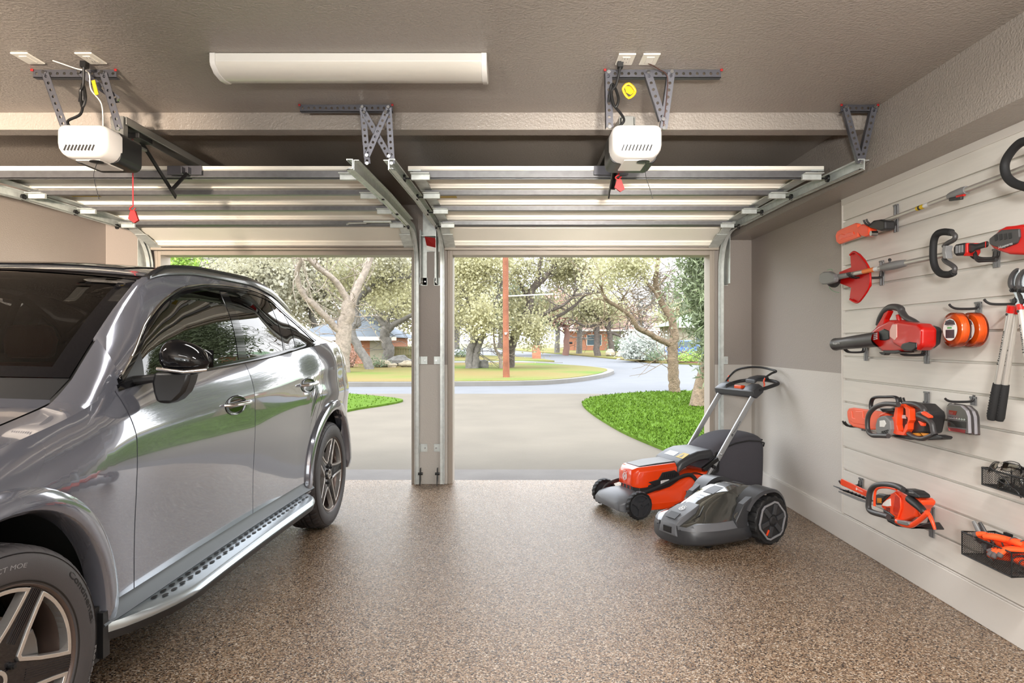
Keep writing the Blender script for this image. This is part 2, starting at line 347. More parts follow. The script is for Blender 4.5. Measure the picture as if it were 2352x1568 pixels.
# ---------------------------------------------------------------- garage doors
m_door=mat('cream_door_steel',srgb(244,240,228),rough=.42,var=.02,vscale=4); m_galv=mat('galvanised_steel',srgb(206,211,208),rough=.42,metal=.45,var=.12,vscale=25)
m_galvd=mat('dark_galvanised_steel',srgb(112,112,114),rough=.42,metal=.7,var=.1,vscale=30); m_bolt=mat('bolt_steel',srgb(180,180,180),rough=.25,metal=1)
m_yellow=mat('yellow_label',srgb(200,168,24),rough=.5); m_red=mat('red_label',srgb(150,22,22),rough=.45); m_black=mat('black_plastic',srgb(24,24,25),rough=.4)
m_print=mat('black_print',srgb(25,25,26),rough=.6); m_label=mat('white_label',srgb(225,225,220),rough=.5)
JT=[(4.0,2.30),(4.53,2.302),(5.07,2.302),(5.60,2.285),(6.085,2.135)]
def door(n,x0,x1,label):
    root=thing('door_%d'%n,label,'garage door',((x0+x1)/2,5.0,2.3),kind='structure')
    for i in range(4):
        (ya,za),(yb,zb)=JT[i],JT[i+1]; L=math.hypot(yb-ya,zb-za); d=((yb-ya)/L,(zb-za)/L); nn=(d[1],-d[0])   # nn points down/inwards
        if nn[1]>0: nn=(-nn[0],-nn[1])
        def q(x,u,h): return (x,ya+d[0]*u+nn[0]*h,za+d[1]*u+nn[1]*h)
        tk=-.018 if i==0 else -.04
        prof=[(.003,tk),(.003,.0),(.012,.006),(.050,.006),(.056,-.006),(.070,-.006),(.076,-.024),(L*.33,-.024),(L*.33+.008,-.030),(L*.33+.02,-.030),(L*.33+.028,-.024),
              (L-.076,-.024),(L-.07,-.006),(L-.056,-.006),(L-.05,.006),(L-.012,.006),(L-.003,0),(L-.003,tk)]
        mb=MB(); mb.loft([[q(x,u,h) for u,h in prof] for x in (x0,x1)]); s=mb.build('door_section',m_door,root,smooth=0)
        for sx,xs in ((1,x0),(-1,x1)):
            mb=MB(); a,b=sorted((xs,xs+sx*.075)); mb.loft([[q(x,u,h) for u,h in ((.004,.002),(.004,.010),(L-.004,.010),(L-.004,.002))] for x in (a,b)])
            mb.build('end_stile',m_galv,s,smooth=0)
        # strut at the near joint
        u0=-.002 if i else .012
        sp_=[(u0,.008),(u0,.046),(u0+.006,.046),(u0+.006,.014),(u0+.048,.014),(u0+.048,.046),(u0+.054,.046),(u0+.054,.008)] if i==0 else [(u0,.008),(u0+.010,.036),(u0+.048,.036),(u0+.058,.008)]
        mb=MB(); mb.loft([[q(x,u,h) for u,h in sp_] for x in (x0+.03,x1-.03)]); mb.build('strut',m_galvd,root,smooth=0)
        # hinges and rollers at each end
        for sx,xs in ((1,x0),(-1,x1)):
            mb=MB(); c=q(xs+sx*.06,.0,.02); a,b=sorted((xs+sx*.02,xs+sx*.13))
            mb.box(a,b,c[1]-.05,c[1]+.05,c[2]-.016,c[2]-.010); mb.box(a,b,c[1]-.012,c[1]+.012,c[2]-.045,c[2]-.012)
            h=mb.build('hinge',m_galv,root,smooth=0,bevel=.002)
            mb=MB(); mb.cyl((xs+sx*.12,c[1],c[2]-.035),(xs-sx*.02,c[1],c[2]-.035),.005,n=8); mb.cyl((xs-sx*.012,c[1],c[2]-.035),(xs-sx*.026,c[1],c[2]-.035),.021,n=14); mb.build('roller',[m_black],h,smooth=40)
    # bottom bracket plates near the curve
    for sx,xs in ((1,x0),(-1,x1)):
        (ya,za),(yb,zb)=JT[3],JT[4]; mb=MB(); a,b=sorted((xs+sx*.004,xs+sx*.095))
        f=lambda x,t,h:(x,ya+(yb-ya)*t,za+(zb-za)*t-h)
        mb.add([f(a,.45,.012),f(b,.45,.012),f(b,.97,.012),f(a,.97,.012),f(a,.45,.016),f(b,.45,.016),f(b,.97,.016),f(a,.97,.016)],[(0,1,2,3),(4,7,6,5),(0,4,5,1),(1,5,6,2),(2,6,7,3),(3,7,4,0)])
        mb.build('bottom_bracket',m_galv,root,smooth=0)
    mb=MB(); mb.box(x0,x1,6.07,6.115,2.105,2.125); mb.build('weather_seal',m_trim,root,smooth=0)
    return root
DL=(-3.25,-.90); DR=(-.633,1.806)
d1=door(1,*DL,'cream sectional overhead door raised above the car, left of the post')
d2=door(2,*DR,'cream sectional overhead door raised above the mowers, right of the post')
def label_plate(name,par,x0,x1,y0,y1,z,m):
    mb=MB(); mb.box(x0,x1,y0,y1,z-.002,z); return mb.build(name,m,par,smooth=0)
label_plate('warning_label',d2,DR[0]+.085,DR[0]+.21,4.72,4.90,2.321,m_yellow); label_plate('warning_label',d1,DL[0]+.10,DL[0]+.30,4.72,4.86,2.321,m_yellow)
label_plate('maker_label',d1,-1.50,-.98,4.70,4.78,2.321,m_label); label_plate('maker_label',d2,1.10,1.50,4.70,4.78,2.321,m_label)
# section handle on the left door
mb=MB(); mb.box(-1.22,-1.00,5.46,5.50,2.245,2.256); mb.tube([(-1.20,5.47,2.24),(-1.32,5.40,2.225),(-1.33,5.37,2.21)],.007,8); mb.build('lock_lever',m_galv,d1,smooth=40)
# ---------------------------------------------------------------- tracks
def track_path():
    pts=[(6.10,.02),(6.10,1.0),(6.10,1.93)]
    for k in range(1,9):
        a=PI/2*k/9; pts.append((6.10-.33*(1-math.cos(a)),1.93+.33*math.sin(a)))
    pts+= [(5.75,2.262),(4.6,2.262),(3.62,2.232)]
    return pts
def track(x,sd,label):
    # sd=+1: the open side of the channel faces +X
    t=thing('door_track',label,'door track',(x,6.1,0)); pts=track_path(); mb=MB(); cs=[(.0,-.026),(.0,.026),(.034,.026),(.034,.018),(.030,.018),(.030,.022),(.004,.022),(.004,-.022),(.022,-.022),(.030,-.034),(.036,-.034),(.026,-.026)]
    secs=[]
    for i,(y,z) in enumerate(pts):
        a=pts[max(i-1,0)]; b=pts[min(i+1,len(pts)-1)]; tx,tz=b[0]-a[0],b[1]-a[1]; l=math.hypot(tx,tz); ny,nz=tz/l,-tx/l   # normal pointing out of the curve
        secs.append([(x+sd*u,y+ny*v,z+nz*v) for u,v in cs])
    mb.loft(secs); mb.build('channel',m_galv,t,smooth=35)
    mb=MB(); mb.loft([[(x-sd*u,y,z0+v) for u,v in ((.001,.024),(.001,-.03),(.005,-.03),(.005,.02),(.03,.02),(.03,.024))] for (y,z0) in ((5.55,2.262),(4.6,2.262),(3.63,2.232))]); mb.build('angle_rail',m_galv,t,smooth=0)
    # flag bracket and jamb brackets
    mb=MB(); mb.box(x-.028,x-.024,5.98,YB-.031,1.80,2.27) if sd>0 else mb.box(x+.024,x+.028,5.98,YB-.031,1.80,2.27)
    a,b=sorted((x-sd*.06,x-sd*.028)); mb.box(a,b,YB-.036,YB-.031,1.80,2.27); mb.build('flag_bracket',m_galv,t,smooth=0)
    for z in (.33,1.12,1.83):
        mb=MB(); a,b=sorted((x-sd*.065,x-sd*.0)); mb.box(a,b,YB-.036,YB-.031,z-.035,z+.035); a,b=sorted((x-sd*.005,x-sd*.001)); mb.box(a,b,6.10,YB-.031,z-.035,z+.035)
        c=x-sd*.045; br=mb.build('jamb_bracket',m_galv,t,smooth=0,bevel=.001)
        mb=MB(); mb.cyl((c,YB-.036,z),(c,YB-.044,z),.008,n=6); mb.build('bolt',m_bolt,br,smooth=30)
    # bottom roller plate
    mb=MB(); 
    mb.cyl((x+sd*.0,6.04,.12),(x-sd*.04,6.04,.12),.012,n=10); mb.prism([(6.0,.02),(6.07,.06),(6.07,.17),(6.03,.17),(6.0,.12)],lambda u,v,d:(x-sd*.02+d,u,v),-.003,.003); mb.build('bottom_guide',m_black,t,smooth=30)
    return t
track(-3.287,1,'galvanised door track on the far left wall, curving down behind the car')
track(-.865,-1,'galvanised door track left of the post, guiding the left door')
track(-.675,1,'galvanised door track right of the post, guiding the right door')
track(1.850,-1,'galvanised door track beside the right wall near the mowers')
# perforated angle bars
def perf(mb,p0,p1,w=.034,side=(0,1,0),flange=(0,0,1),hole=.007,step=.030,t=.0025):
    """angle bar from p0 to p1: a perforated leg in the plane of (dir, side) and a plain flange"""
    p0=Vector(p0);p1=Vector(p1);d=(p1-p0); L=d.length; d.normalize(); s=Vector(side); s=(s-d*s.dot(d)).normalized(); f=d.cross(s).normalized()
    if f.dot(Vector(flange))<0: f=-f
    n=max(1,int(L/step)); st=L/n; vs=[];fs=[]; K=8
    for side_ in (0,1):
        o=f*(t*side_)
        for i in range(n):
            b=len(vs); c=p0+d*(st*(i+.5))+o
            q=[(-st/2,-w/2),(0,-w/2),(st/2,-w/2),(st/2,0),(st/2,w/2),(0,w/2),(-st/2,w/2),(-st/2,0)]
            for a,c2 in q: vs.append(c+d*a+s*c2)
            for a,c2 in q: l=math.hypot(a,c2); vs.append(c+d*(a/l*hole)+s*(c2/l*hole))
            for k in range(8): fs.append((b+k,b+(k+1)%8,b+8+(k+1)%8,b+8+k))
    nb=n*16
    for i in range(n):
        for k in range(8): a=i*16+8+k; b2=i*16+8+(k+1)%8; fs.append((a,b2,b2+nb,a+nb))
    mb.add(vs,fs)
    e=p0-s*(w/2); g=f*w*.8; tt=s*t
    mb.add([e,e+g,e+g+tt,e+tt,e+d*L,e+g+d*L,e+g+tt+d*L,e+tt+d*L],[(0,1,2,3),(7,6,5,4),(0,4,5,1),(1,5,6,2),(2,6,7,3),(3,7,4,0)])
m_hang=mat('hanger_steel',srgb(92,92,98),rough=.45,metal=.7)
def bolts(par,pts,ax=(0,-1,0)):
    for p in pts:
        p=Vector(p); mb=MB(); mb.cyl(p,p+Vector(ax)*.008,.009,n=6); mb.build('bolt',m_bolt,par,smooth=30)
def hanger(label,bar,legs,group=None):
    t=thing('track_hanger',label,'hanger',Vector(bar[0])); mb=MB(); perf(mb,bar[0],bar[1],.036,(0,0,1),(0,1,0)); mb.build('ceiling_angle',m_hang,t,smooth=0)
    for a,b in legs:
        mb=MB(); perf(mb,a,b,.032,(1,0,0),(0,1,0)); mb.build('hanger_leg',m_hang,t,smooth=0)
    bolts(t,[Vector(a)+Vector((0,-.004,0)) for a,b in legs]+[Vector(b)+Vector((0,-.004,0)) for a,b in legs])
    for e in bar: mb=MB(); e=Vector(e); mb.box(e.x-.006,e.x+.006,e.y-.010,e.y-.003,CEIL-.012,CEIL-.001); mb.build('red_cap',m_red,t,smooth=0,bevel=.002)
    return t
zt=CEIL-.02; yh=3.57
hanger('perforated steel hanger with crossed braces holding both centre tracks',((-1.13,yh,zt),(-.645,yh,zt)),
    [((-.80,yh-.01,zt),(-.79,3.63,2.235)),((-.665,yh-.01,zt),(-.66,3.63,2.235)),((-.79,yh-.016,zt-.03),(-.672,3.62,2.27)),((-.675,yh-.022,zt-.03),(-.785,3.60,2.27))])
hanger('perforated steel hanger in the corner holding the rightmost track',((1.70,yh,zt),(1.89,yh,zt)),
    [((1.72,yh-.01,zt),(1.835,3.63,2.24)),((1.87,yh-.012,zt),(1.84,3.635,2.24))])
# red warning tag where the two inner tracks meet
sb=thing('spring_bracket','steel centre plate with red warning tag between the inner tracks','bracket',(-.765,6.17,2.24))
mb=MB(); mb.box(-.84,-.69,6.05,6.169,2.225,2.23); mb.box(-.84,-.69,6.163,6.169,2.10,2.45); mb.build('plate',m_galv,sb,smooth=0)
mb=MB(); mb.add([(-.80,5.98,2.21),(-.71,6.0,2.20),(-.70,6.05,2.12),(-.79,6.04,2.14)],[(0,1,2,3)]); mb.build('warning_tag',m_red,sb,smooth=0,solid=.003)
mb=MB(); mb.add([(-.79,6.04,2.138),(-.70,6.05,2.118),(-.70,6.055,2.08),(-.79,6.045,2.10)],[(0,1,2,3)]); mb.build('paper_tag',m_label,sb,smooth=0,solid=.002)
# ---------------------------------------------------------------- door openers
m_open=mat('opener_white',srgb(206,202,198),rough=.35); m_rail=mat('opener_rail',srgb(150,150,146),rough=.35,metal=.6)
m_cord=mat('red_cord',srgb(176,40,48),rough=.7); m_wire=mat('thin_white_wire',srgb(215,210,200),rough=.5); m_cable=mat('black_cable',srgb(16,16,17),rough=.45)
def opener(xc,label,ybr,bar,legs,left):
    t=thing('door_opener',label,'door opener',(xc,3.2,2.12))
    y0=3.05
    def sec(y,s,r=.035,zb=2.115,zt_=2.262):
        w2=.112*s; zc=(zb+zt_)/2; h2=(zt_-zb)/2*s; out=[]
        for (sx,sz) in ((1,1),(-1,1),(-1,-1),(1,-1)):
            for k in range(5):
                a={(1,1):0,(-1,1):90,(-1,-1):180,(1,-1):270}[(sx,sz)]+k*22.5; rr=r*(1.7 if sz<0 else .8)
                out.append((xc+sx*(w2-rr)+rr*math.cos(R(a)),y,zc+sz*(h2-rr)+rr*math.sin(R(a))))
        return out
    mb=MB(); mb.loft([sec(y0,.86),sec(y0+.008,.95),sec(y0+.03,1.0),sec(y0+.13,1.0)]); cv=mb.build('lamp_cover',m_open,t,smooth=50)
    for k in range(9):
        x=xc-.066+k*.0155; mb=MB(); mb.bar((x-.006,y0-.001,2.142),(x+.004,y0+.0015,2.168),.005,.012,(0,1,0)); mb.build('vent_slot',m_black,cv,smooth=0)
    mb=MB(); mb.loft([sec(y0+.12,.985,.02),sec(y0+.30,.985,.02)]); mb.build('housing',m_black,t,smooth=40,bevel=.003)
    mb=MB(); mb.box(xc-.055,xc+.055,y0+.05,y0+.24,2.111,2.118); mb.build('bottom_tray',m_open,t,smooth=0,bevel=.003)
    mb=MB(); mb.lathe([(0,.0),(.028,.0),(.030,-.004),(.0,-.006)],(xc+.035,y0+.06,2.110),(0,0,1),n=20); mb.build('antenna_port',m_black,t,smooth=40)
    mb=MB(); mb.tube(catmull([(xc+.045,y0+.05,2.105),(xc+.04,y0+.03,2.04),(xc+.06,y0+.02,1.97),(xc+.07,y0+.02,1.93)],5),.0014,5); mb.build('antenna_wire',m_cable,t)
    mb=MB(); mb.box(xc-.045,xc+.025,y0+.09,y0+.16,2.262,2.285); mb.build('connector_box',m_black,t,smooth=0,bevel=.003)
    # rail to the wall above the door
    mb=MB(); mb.box(xc-.04,xc+.04,y0+.29,YB-.02,2.385,2.390); mb.box(xc-.04,xc-.034,y0+.29,YB-.02,2.352,2.39); mb.box(xc+.034,xc+.04,y0+.29,YB-.02,2.352,2.39); mb.box(xc-.055,xc+.055,y0+.20,y0+.45,2.262,2.275); mb.box(xc-.03,xc+.03,y0+.28,y0+.32,2.262,2.39); mb.build('rail',m_rail,t,smooth=0,bevel=.002)
    # door arm: trolley, long arm, short arm, bracket on the strut
    mb=MB(); mb.box(xc-.03,xc+.03,3.47,3.60,2.325,2.352); tr=mb.build('trolley',m_black,t,smooth=0,bevel=.003)
    mb=MB(); mb.bar((xc-.012,3.55,2.34),(xc-.012,3.93,2.12),.007,.026,(0,0,1)); mb.build('arm',m_black,t,smooth=0,bevel=.002)
    mb=MB(); mb.bar((xc+.002,3.86,2.15),(xc+.03,3.985,2.275),.007,.026,(1,0,0)); mb.build('arm',m_black,t,smooth=0,bevel=.002)
    mb=MB(); mb.box(xc-.09,xc+.11,3.982,3.99,2.262,2.315); mb.box(xc+.01,xc+.016,3.94,3.985,2.262,2.30); mb.box(xc+.046,xc+.052,3.94,3.985,2.262,2.30); mb.build('door_bracket',m_hang,t,smooth=0,bevel=.001)
    # emergency cord
    yc=3.50
    zb=1.93 if left else 2.09
    mb=MB(); mb.tube([(xc-.02,yc,2.335),(xc-.018,yc,zb+.05)],.0035,6); mb.build('pull_cord',m_cord,t)
    mb=MB(); mb.tube(catmull([(xc-.018,yc,zb+.055),(xc-.035,yc,zb+.04),(xc-.02,yc,zb+.03),(xc-.005,yc,zb+.045)],4),.004,6); mb.prism([(-.01,.03),(.012,.03),(.03,-.02),(.008,-.034),(-.022,-.012)],lambda u,v,d:(xc-.018+u,yc+d,zb+v),-.008,.008); mb.build('pull_handle',m_red,t,smooth=0,bevel=.002)
    # ceiling bar and hanging legs
    mb=MB(); perf(mb,(bar[0],ybr,zt),(bar[1],ybr,zt),.036,(0,0,1),(0,1,0)); mb.build('ceiling_angle',m_hang,t,smooth=0)
    for a,b in legs: mb=MB(); perf(mb,a,b,.034,(1,0,0),(0,1,0)); mb.build('hanger_leg',m_hang,t,smooth=0)
    bolts(t,[Vector(a)+Vector((0,-.004,0)) for a,b in legs]+[Vector(b)+Vector((0,-.004,0)) for a,b in legs])
    for e in bar: mb=MB(); mb.box(e-.006,e+.006,ybr-.010,ybr-.003,CEIL-.012,CEIL-.001); mb.build('red_cap',m_red,t,smooth=0,bevel=.002)
    return t
yb=3.11
o1=opener(-1.945,'white door opener hanging above the car, pull cord with red handle',yb,(-2.20,-1.82),[((-2.14,yb-.01,zt),(-2.065,3.12,2.27)),((-1.975,yb-.016,zt),(-1.83,3.14,2.40)),((-1.875,yb-.01,zt),(-1.825,3.14,2.265))],True)
o2=opener(.545,'white door opener hanging above the open floor on the right side',yb,(.405,.935),[((.42,yb-.01,zt),(.425,3.10,2.262)),((.60,yb-.01,zt),(.67,3.11,2.30)),((.705,yb-.014,zt),(.675,3.12,2.262))],False)
for o,xa,xb,xo in ((o1,-1.905,-2.03,-1.86),(o2,.46,.47,.44)):
    mb=MB(); x=xa
    mb.box(x-.012,x+.012,3.0,3.03,CEIL-.032,CEIL-.006)
    mb.tube(catmull([(x,3.01,CEIL-.03),(x-.015,3.03,CEIL-.10),(x-.035,3.04,2.40),(x-.02,3.03,2.33),(x-.005,3.03,2.37),(x-.03,3.05,2.44),(x-.045,3.05,2.36)],6),.006,8)
    mb.tube(catmull([(x-.03,3.05,2.43),(x-.03,3.05,2.36),(x+(.015 if o is o2 else -.06),3.08,2.315),(x+(.03 if o is o2 else -.13),3.10,2.29),(xb if o is o1 else x+.0,3.12,2.262)],6),.006,8)
    mb.build('power_cord',m_cable,o)
mb=MB(); mb.tube(catmull([(-2.03,2.99,CEIL-.01),(-1.96,3.04,CEIL-.025),(-1.91,3.05,CEIL-.04),(-1.905,3.06,2.42),(-1.87,3.08,2.36),(-1.875,3.10,2.26)],6),.0028,6); mb.build('signal_wire',m_wire,o1)
mb=MB(); mb.bar((-1.895,3.06,2.46),(-1.878,3.06,2.395),.016,.003,(0,1,0)); mb.build('cord_label',m_yellow,o1,smooth=0)
mb=MB(); mb.tube(catmull([(.585,3.02,CEIL-.01),(.64,3.06,CEIL-.02),(.685,3.09,2.49),(.685,3.10,2.40),(.672,3.11,2.27)],6),.0025,6); mb.build('signal_wire',mat('brown_wire',srgb(70,45,38),rough=.5),o2)
mb=MB(); mb.prism([(-.02,.016),(.01,.018),(.03,-.004),(.01,-.02),(-.012,-.012)],lambda u,v,d:(.50+u,3.03+d*.3+u*.3,2.405+v),-.004,.004); mb.tube(catmull([(.475,3.03,2.41),(.50,3.02,2.43),(.53,3.03,2.40),(.50,3.03,2.37)],4,True),.006,6,closed=True); mb.build('cord_label',m_yellow,o2,smooth=0)
# ceiling outlets
m_plate=mat('outlet_white',srgb(226,222,212),rough=.25)
def outlet(x,y,label,w=.075,d=.115,recept=True,rot=0,wall=None):
    t=thing('outlet_plate',label,'outlet',(x,y,CEIL))
    mb=MB(); mb.box(x-w/2,x+w/2,y-d/2,y+d/2,CEIL-.008,CEIL-.0005); mb.build('cover_plate',m_plate,t,smooth=0,bevel=.003)
    mb=MB(); mb.box(x-.017,x+.017,y-.034,y+.034,CEIL-.011,CEIL-.008); r=mb.build('receptacle',m_plate,t,smooth=0,bevel=.002)
    if recept:
        for sy in (-.018,.018):
            mb=MB(); mb.box(x-.007,x-.005,y+sy-.005,y+sy+.005,CEIL-.0115,CEIL-.011); mb.box(x+.005,x+.007,y+sy-.005,y+sy+.005,CEIL-.0115,CEIL-.011); mb.build('slot',m_black,r,smooth=0)
outlet(-2.13,2.98,'white blank ceiling plate at the far left, trailing white wire',recept=False)
outlet(-1.855,2.98,'white ceiling outlet above the car powering the left opener')
outlet(.48,2.99,'white ceiling outlet with black plug above the right opener')
outlet(.585,2.99,'white ceiling plate with brown wire, right of the plugged outlet',recept=False)
# low wall outlet by the corner
t=thing('wall_outlet','white wall outlet low on the front wall beside the right corner','outlet',(2.10,YB-.005,.28))
mb=MB(); mb.box(2.055,2.128,YB-.008,YB-.0005,.215,.33); mb.build('cover_plate',m_plate,t,smooth=0,bevel=.003)
for dz in (-.02,.02):
    mb=MB(); mb.lathe([(0,.0),(.014,.0),(.015,-.003)],(2.09,YB-.008,.272+dz),(0,1,0),n=16); mb.build('receptacle',m_white,t,smooth=30)

for (x,y,z,e),lb in zip(FILL,('added fill light on a black tripod behind the camera, near the tool wall','added fill light on a black tripod behind the camera, near the car bonnet')):
    t=thing('fill_light_stand',lb,'work light',(x,y,0))  # tripod bodies for the two added ceiling-bounce lamps
    for a in (90,210,330):
        mb=MB(); mb.tube([(x,y,.75),(x+.35*math.cos(R(a)),y+.35*math.sin(R(a)),.01)],.011,8); mb.build('leg',m_black,t)
    mb=MB(); mb.cyl((x,y,.7),(x,y,z-.03),.013,n=10); mb.build('pole',m_black,t)
    mb=MB(); c,s=math.cos(R(28)),math.sin(R(28)); mb.T=Matrix.Translation((x,y,z))@Matrix.Rotation(R(-2),4,'X'); mb.box(-.17,.17,-.13,.13,-.03,.03); mb.build('lamp_head',m_black,t,smooth=0,bevel=.01)

for x,y,a_,lb in ((-.35,-1.2,-27,'added fill light behind the camera turned towards the tool wall'),(-1.10,-1.2,22,'added fill light behind the camera turned towards the far left wall'),(.20,-1.2,-4,'added fill light behind the camera turned towards the raised right door')):
    t=thing('fill_light_stand',lb,'work light',(x,y,0))  # tripod bodies for the three added aimed fill lamps
    for a in (90,210,330):
        mb=MB(); mb.tube([(x,y,.75),(x+.33*math.cos(R(a)),y+.33*math.sin(R(a)),.01)],.011,8); mb.build('leg',m_black,t)
    mb=MB(); mb.cyl((x,y,.7),(x,y,1.25),.013,n=10); mb.build('pole',m_black,t)
    mb=MB(); mb.T=Matrix.Translation((x,y-.03,{-27:1.5,22:1.6,-4:1.35}[a_]))@Matrix.Rotation(R(a_),4,'Z'); mb.box(-.17,.17,-.05,.01,-.13,.13); mb.box(-.02,.02,-.04,-.01,-.40,-.12); mb.build('lamp_head',m_black,t,smooth=0,bevel=.01)
# ================================================================ outdoors
GZ=-.03
m_road=mat('pale_asphalt',srgb(100,101,103),spec=.15,rough=.8,var=.05,vscale=1.2,bump=.3,bscale=60,bdist=.01)
m_conc=mat('driveway_concrete',srgb(98,91,80),spec=.12,rough=.75,var=.09,vscale=.9,bump=.3,bscale=40,bdist=.01)
m_conc2=mat('apron_concrete',srgb(104,99,94),spec=.12,rough=.75,var=.08,vscale=3,bump=.3,bscale=60,bdist=.01)
m_curb=mat('curb_concrete',srgb(104,101,96),rough=.8,var=.08,vscale=2)
m_grass=mat('lawn_green',srgb(78,104,30),spec=.08,rough=.9,var=.25,vscale=6,bump=.8,bscale=90,bdist=.03)
m_dry=mat('lawn_dry',srgb(130,122,77),spec=.08,rough=.9,var=.18,vscale=.8,bump=.8,bscale=50,bdist=.03)
m_earth=mat('far_ground',srgb(98,94,64),rough=.95,var=.15,vscale=.15)
m_mulch=mat('red_mulch',srgb(111,71,58),rough=.95,var=.2,vscale=8,bump=.8,bscale=30,bdist=.05)
# lawn colour: dry tan patches break into the green
n_,L_,p_=nodes_of(m_dry)
tc_=n_.new('ShaderNodeTexCoord'); a_=n_.new('ShaderNodeTexNoise'); a_.inputs['Scale'].default_value=.22; a_.inputs['Detail'].default_value=6
r_=ramp(n_,[(.40,srgb(120,106,68)),(.52,srgb(114,110,66)),(.66,srgb(90,112,50))]); L_.new(tc_.outputs['Object'],a_.inputs['Vector']); L_.new(a_.outputs['Fac'],r_.inputs[0]); L_.new(r_.outputs[0],p_.inputs['Base Color'])
def flat(name,pts,z0,z1,m,kind='structure',**k):
    mb=MB(); mb.prism(pts,lambda u,v,d:(u,v,d),z0,z1); o=mb.build(name,m,smooth=0); return setp(o,kind=kind,**k)
def G(px,py): Y=(H-GZ)*F/(py-CY); return ((px-CX)*Y/F,Y)
mb=MB(); mb.box(-260,260,YB+.16,420,-.6,-.12); mb.box(-260,260,-120,YF-.15,-.6,-.12); mb.box(-260,XL-.15,YF-.15,YB+.16,-.6,-.12); mb.box(2.4,260,YF-.15,YB+.16,-.6,-.12); struct('ground',mb,m_earth,smooth=0)
flat('street',[(-60,16.6),(-3.0,16.2),(2.2,16.2),(30,18.5),(60,22),(60,30),(16,34),(10,38),(14,60),(26,120),(-30,160),(-10,75),(-5,45),(-60,45)],-.12,GZ,m_road)
flat('driveway_apron',[(-3.6,YB+.16),(2.05,YB+.16),(2.05,6.95),(-3.6,6.95)],-.12,-.012,m_conc2)
DE=catmull([(2.1,6.95),(1.95,7.6),(1.80,8.1),(1.55,9.6),(1.42,11.2),(1.36,12.6),(1.36,13.8),(1.45,14.7),(1.8,15.8),(2.4,16.6)],5)
DW=catmull([(-4.1,16.8),(-3.2,16.0),(-2.55,15.2),(-2.5,14.6),(-2.75,13.8),(-3.1,12.9),(-3.4,11),(-3.6,9),(-3.65,6.95)],5)
flat('driveway',DE+[(2.3,17.2),(-4.1,17.2)]+DW,-.12,GZ+.004,m_conc)
EDGE=catmull([(2.4,16.6),(3.4,17.4),(5.2,17.9),(8,18.5),(14,19.6)],4)
GR=DE+EDGE[1:]+[(14,7.3),(2.35,6.6)]
flat('lawn_right',GR,-.12,.015,m_grass)
GL=DW+[(-4.2,6.6),(-14,6.6),(-14,17.0)]
flat('lawn_left',GL,-.12,.015,m_grass)
# island lawn with kerb
IS=catmull([(-30,19.6),(-12,19.8),(-5,19.9),(-1.8,20.1),(.6,20.6),(2.0,22.2),(3.1,24.6),(3.75,26.8),(4.1,28.6),(4.1,30.5),(3.4,33.5),(1.8,37)],6)
flat('kerb',[(x+.0,y-.0) for x,y in IS]+[(-2,42),(-30,42)],-.12,.10,m_curb)
def inset(pts,c,k): return [(x-(x-c[0])/math.hypot(x-c[0],y-c[1])*k,y-(y-c[1])/math.hypot(x-c[0],y-c[1])*k) for x,y in pts]
flat('lawn_island',inset(IS,(-4,31),.28)+[(-2,41),(-29,41)],.0,.115,m_dry)
flat('path',[(-14,36),(-4,37.2),(-1,38.5),(1.8,37.6),(2.6,37.8),(.4,41),(-4,40.3),(-14,38.4)],.1,.128,m_curb)
flat('lawn_far_left',[(-14,42),(-2.6,43),(2.4,42.5),(1.5,50),(-3,60),(-30,60),(-30,42)],-.12,.10,m_dry)
# far side verge
FV=[(60,30),(30,31.5),(16,34),(10.5,37.5),(8.2,42),(7.4,50),(6,62),(2,85),(-4,120),(40,160),(90,90)]
flat('lawn_far',FV,-.12,.06,m_dry)
flat('mulch_bed',[(30,31.6),(16,34.1),(10.6,37.6),(9.2,41),(13,42),(18,38),(30,36)],.0,.10,m_mulch)
# short grass blades on the near lawns
def blades(name,poly,n,h,label):
    xs=[p[0] for p in poly]; ys=[p[1] for p in poly]; pts=[]
    P2=np.array(poly); 
    while len(pts)<n:
        X=rng.uniform(min(xs),min(max(xs),7),4000); Y=rng.uniform(min(ys),max(ys),4000)
        ins=np.zeros(4000,bool); j=len(P2)-1
        for i in range(len(P2)):
            c=((P2[i,1]>Y)!=(P2[j,1]>Y))&(X<(P2[j,0]-P2[i,0])*(Y-P2[i,1])/(P2[j,1]-P2[i,1]+1e-12)+P2[i,0]); ins^=c; j=i
        keep=ins&(rng.random(4000)<np.clip(9/Y,0,1)**1.5)
        pts+=list(zip(X[keep],Y[keep]))
    A=np.array(pts[:n]); a=rng.uniform(0,2*PI,n); hh=rng.uniform(.5,1.2,n)*h; wd=.006+.0006*A[:,1]
    d=np.stack([np.cos(a),np.sin(a)],1)*wd[:,None]; ln=rng.normal(0,.02,(n,2))
    v=np.zeros((n,3,3)); v[:,0,:2]=A-d; v[:,1,:2]=A+d; v[:,2,:2]=A+ln; v[:,0,2]=v[:,1,2]=.014; v[:,2,2]=.014+hh
    me=bpy.data.meshes.new(name); me.from_pydata(v.reshape(-1,3).tolist(),[],np.arange(3*n).reshape(-1,3).tolist()); me.materials.append(m_grass)
    o=bpy.data.objects.new(name,me); COL.objects.link(o); setp(o,label,'grass',kind='stuff')
blades('grass',GR,26000,.045,'short bright green grass growing right of the driveway')
blades('grass',GL,9000,.045,'short bright green grass growing left of the driveway')
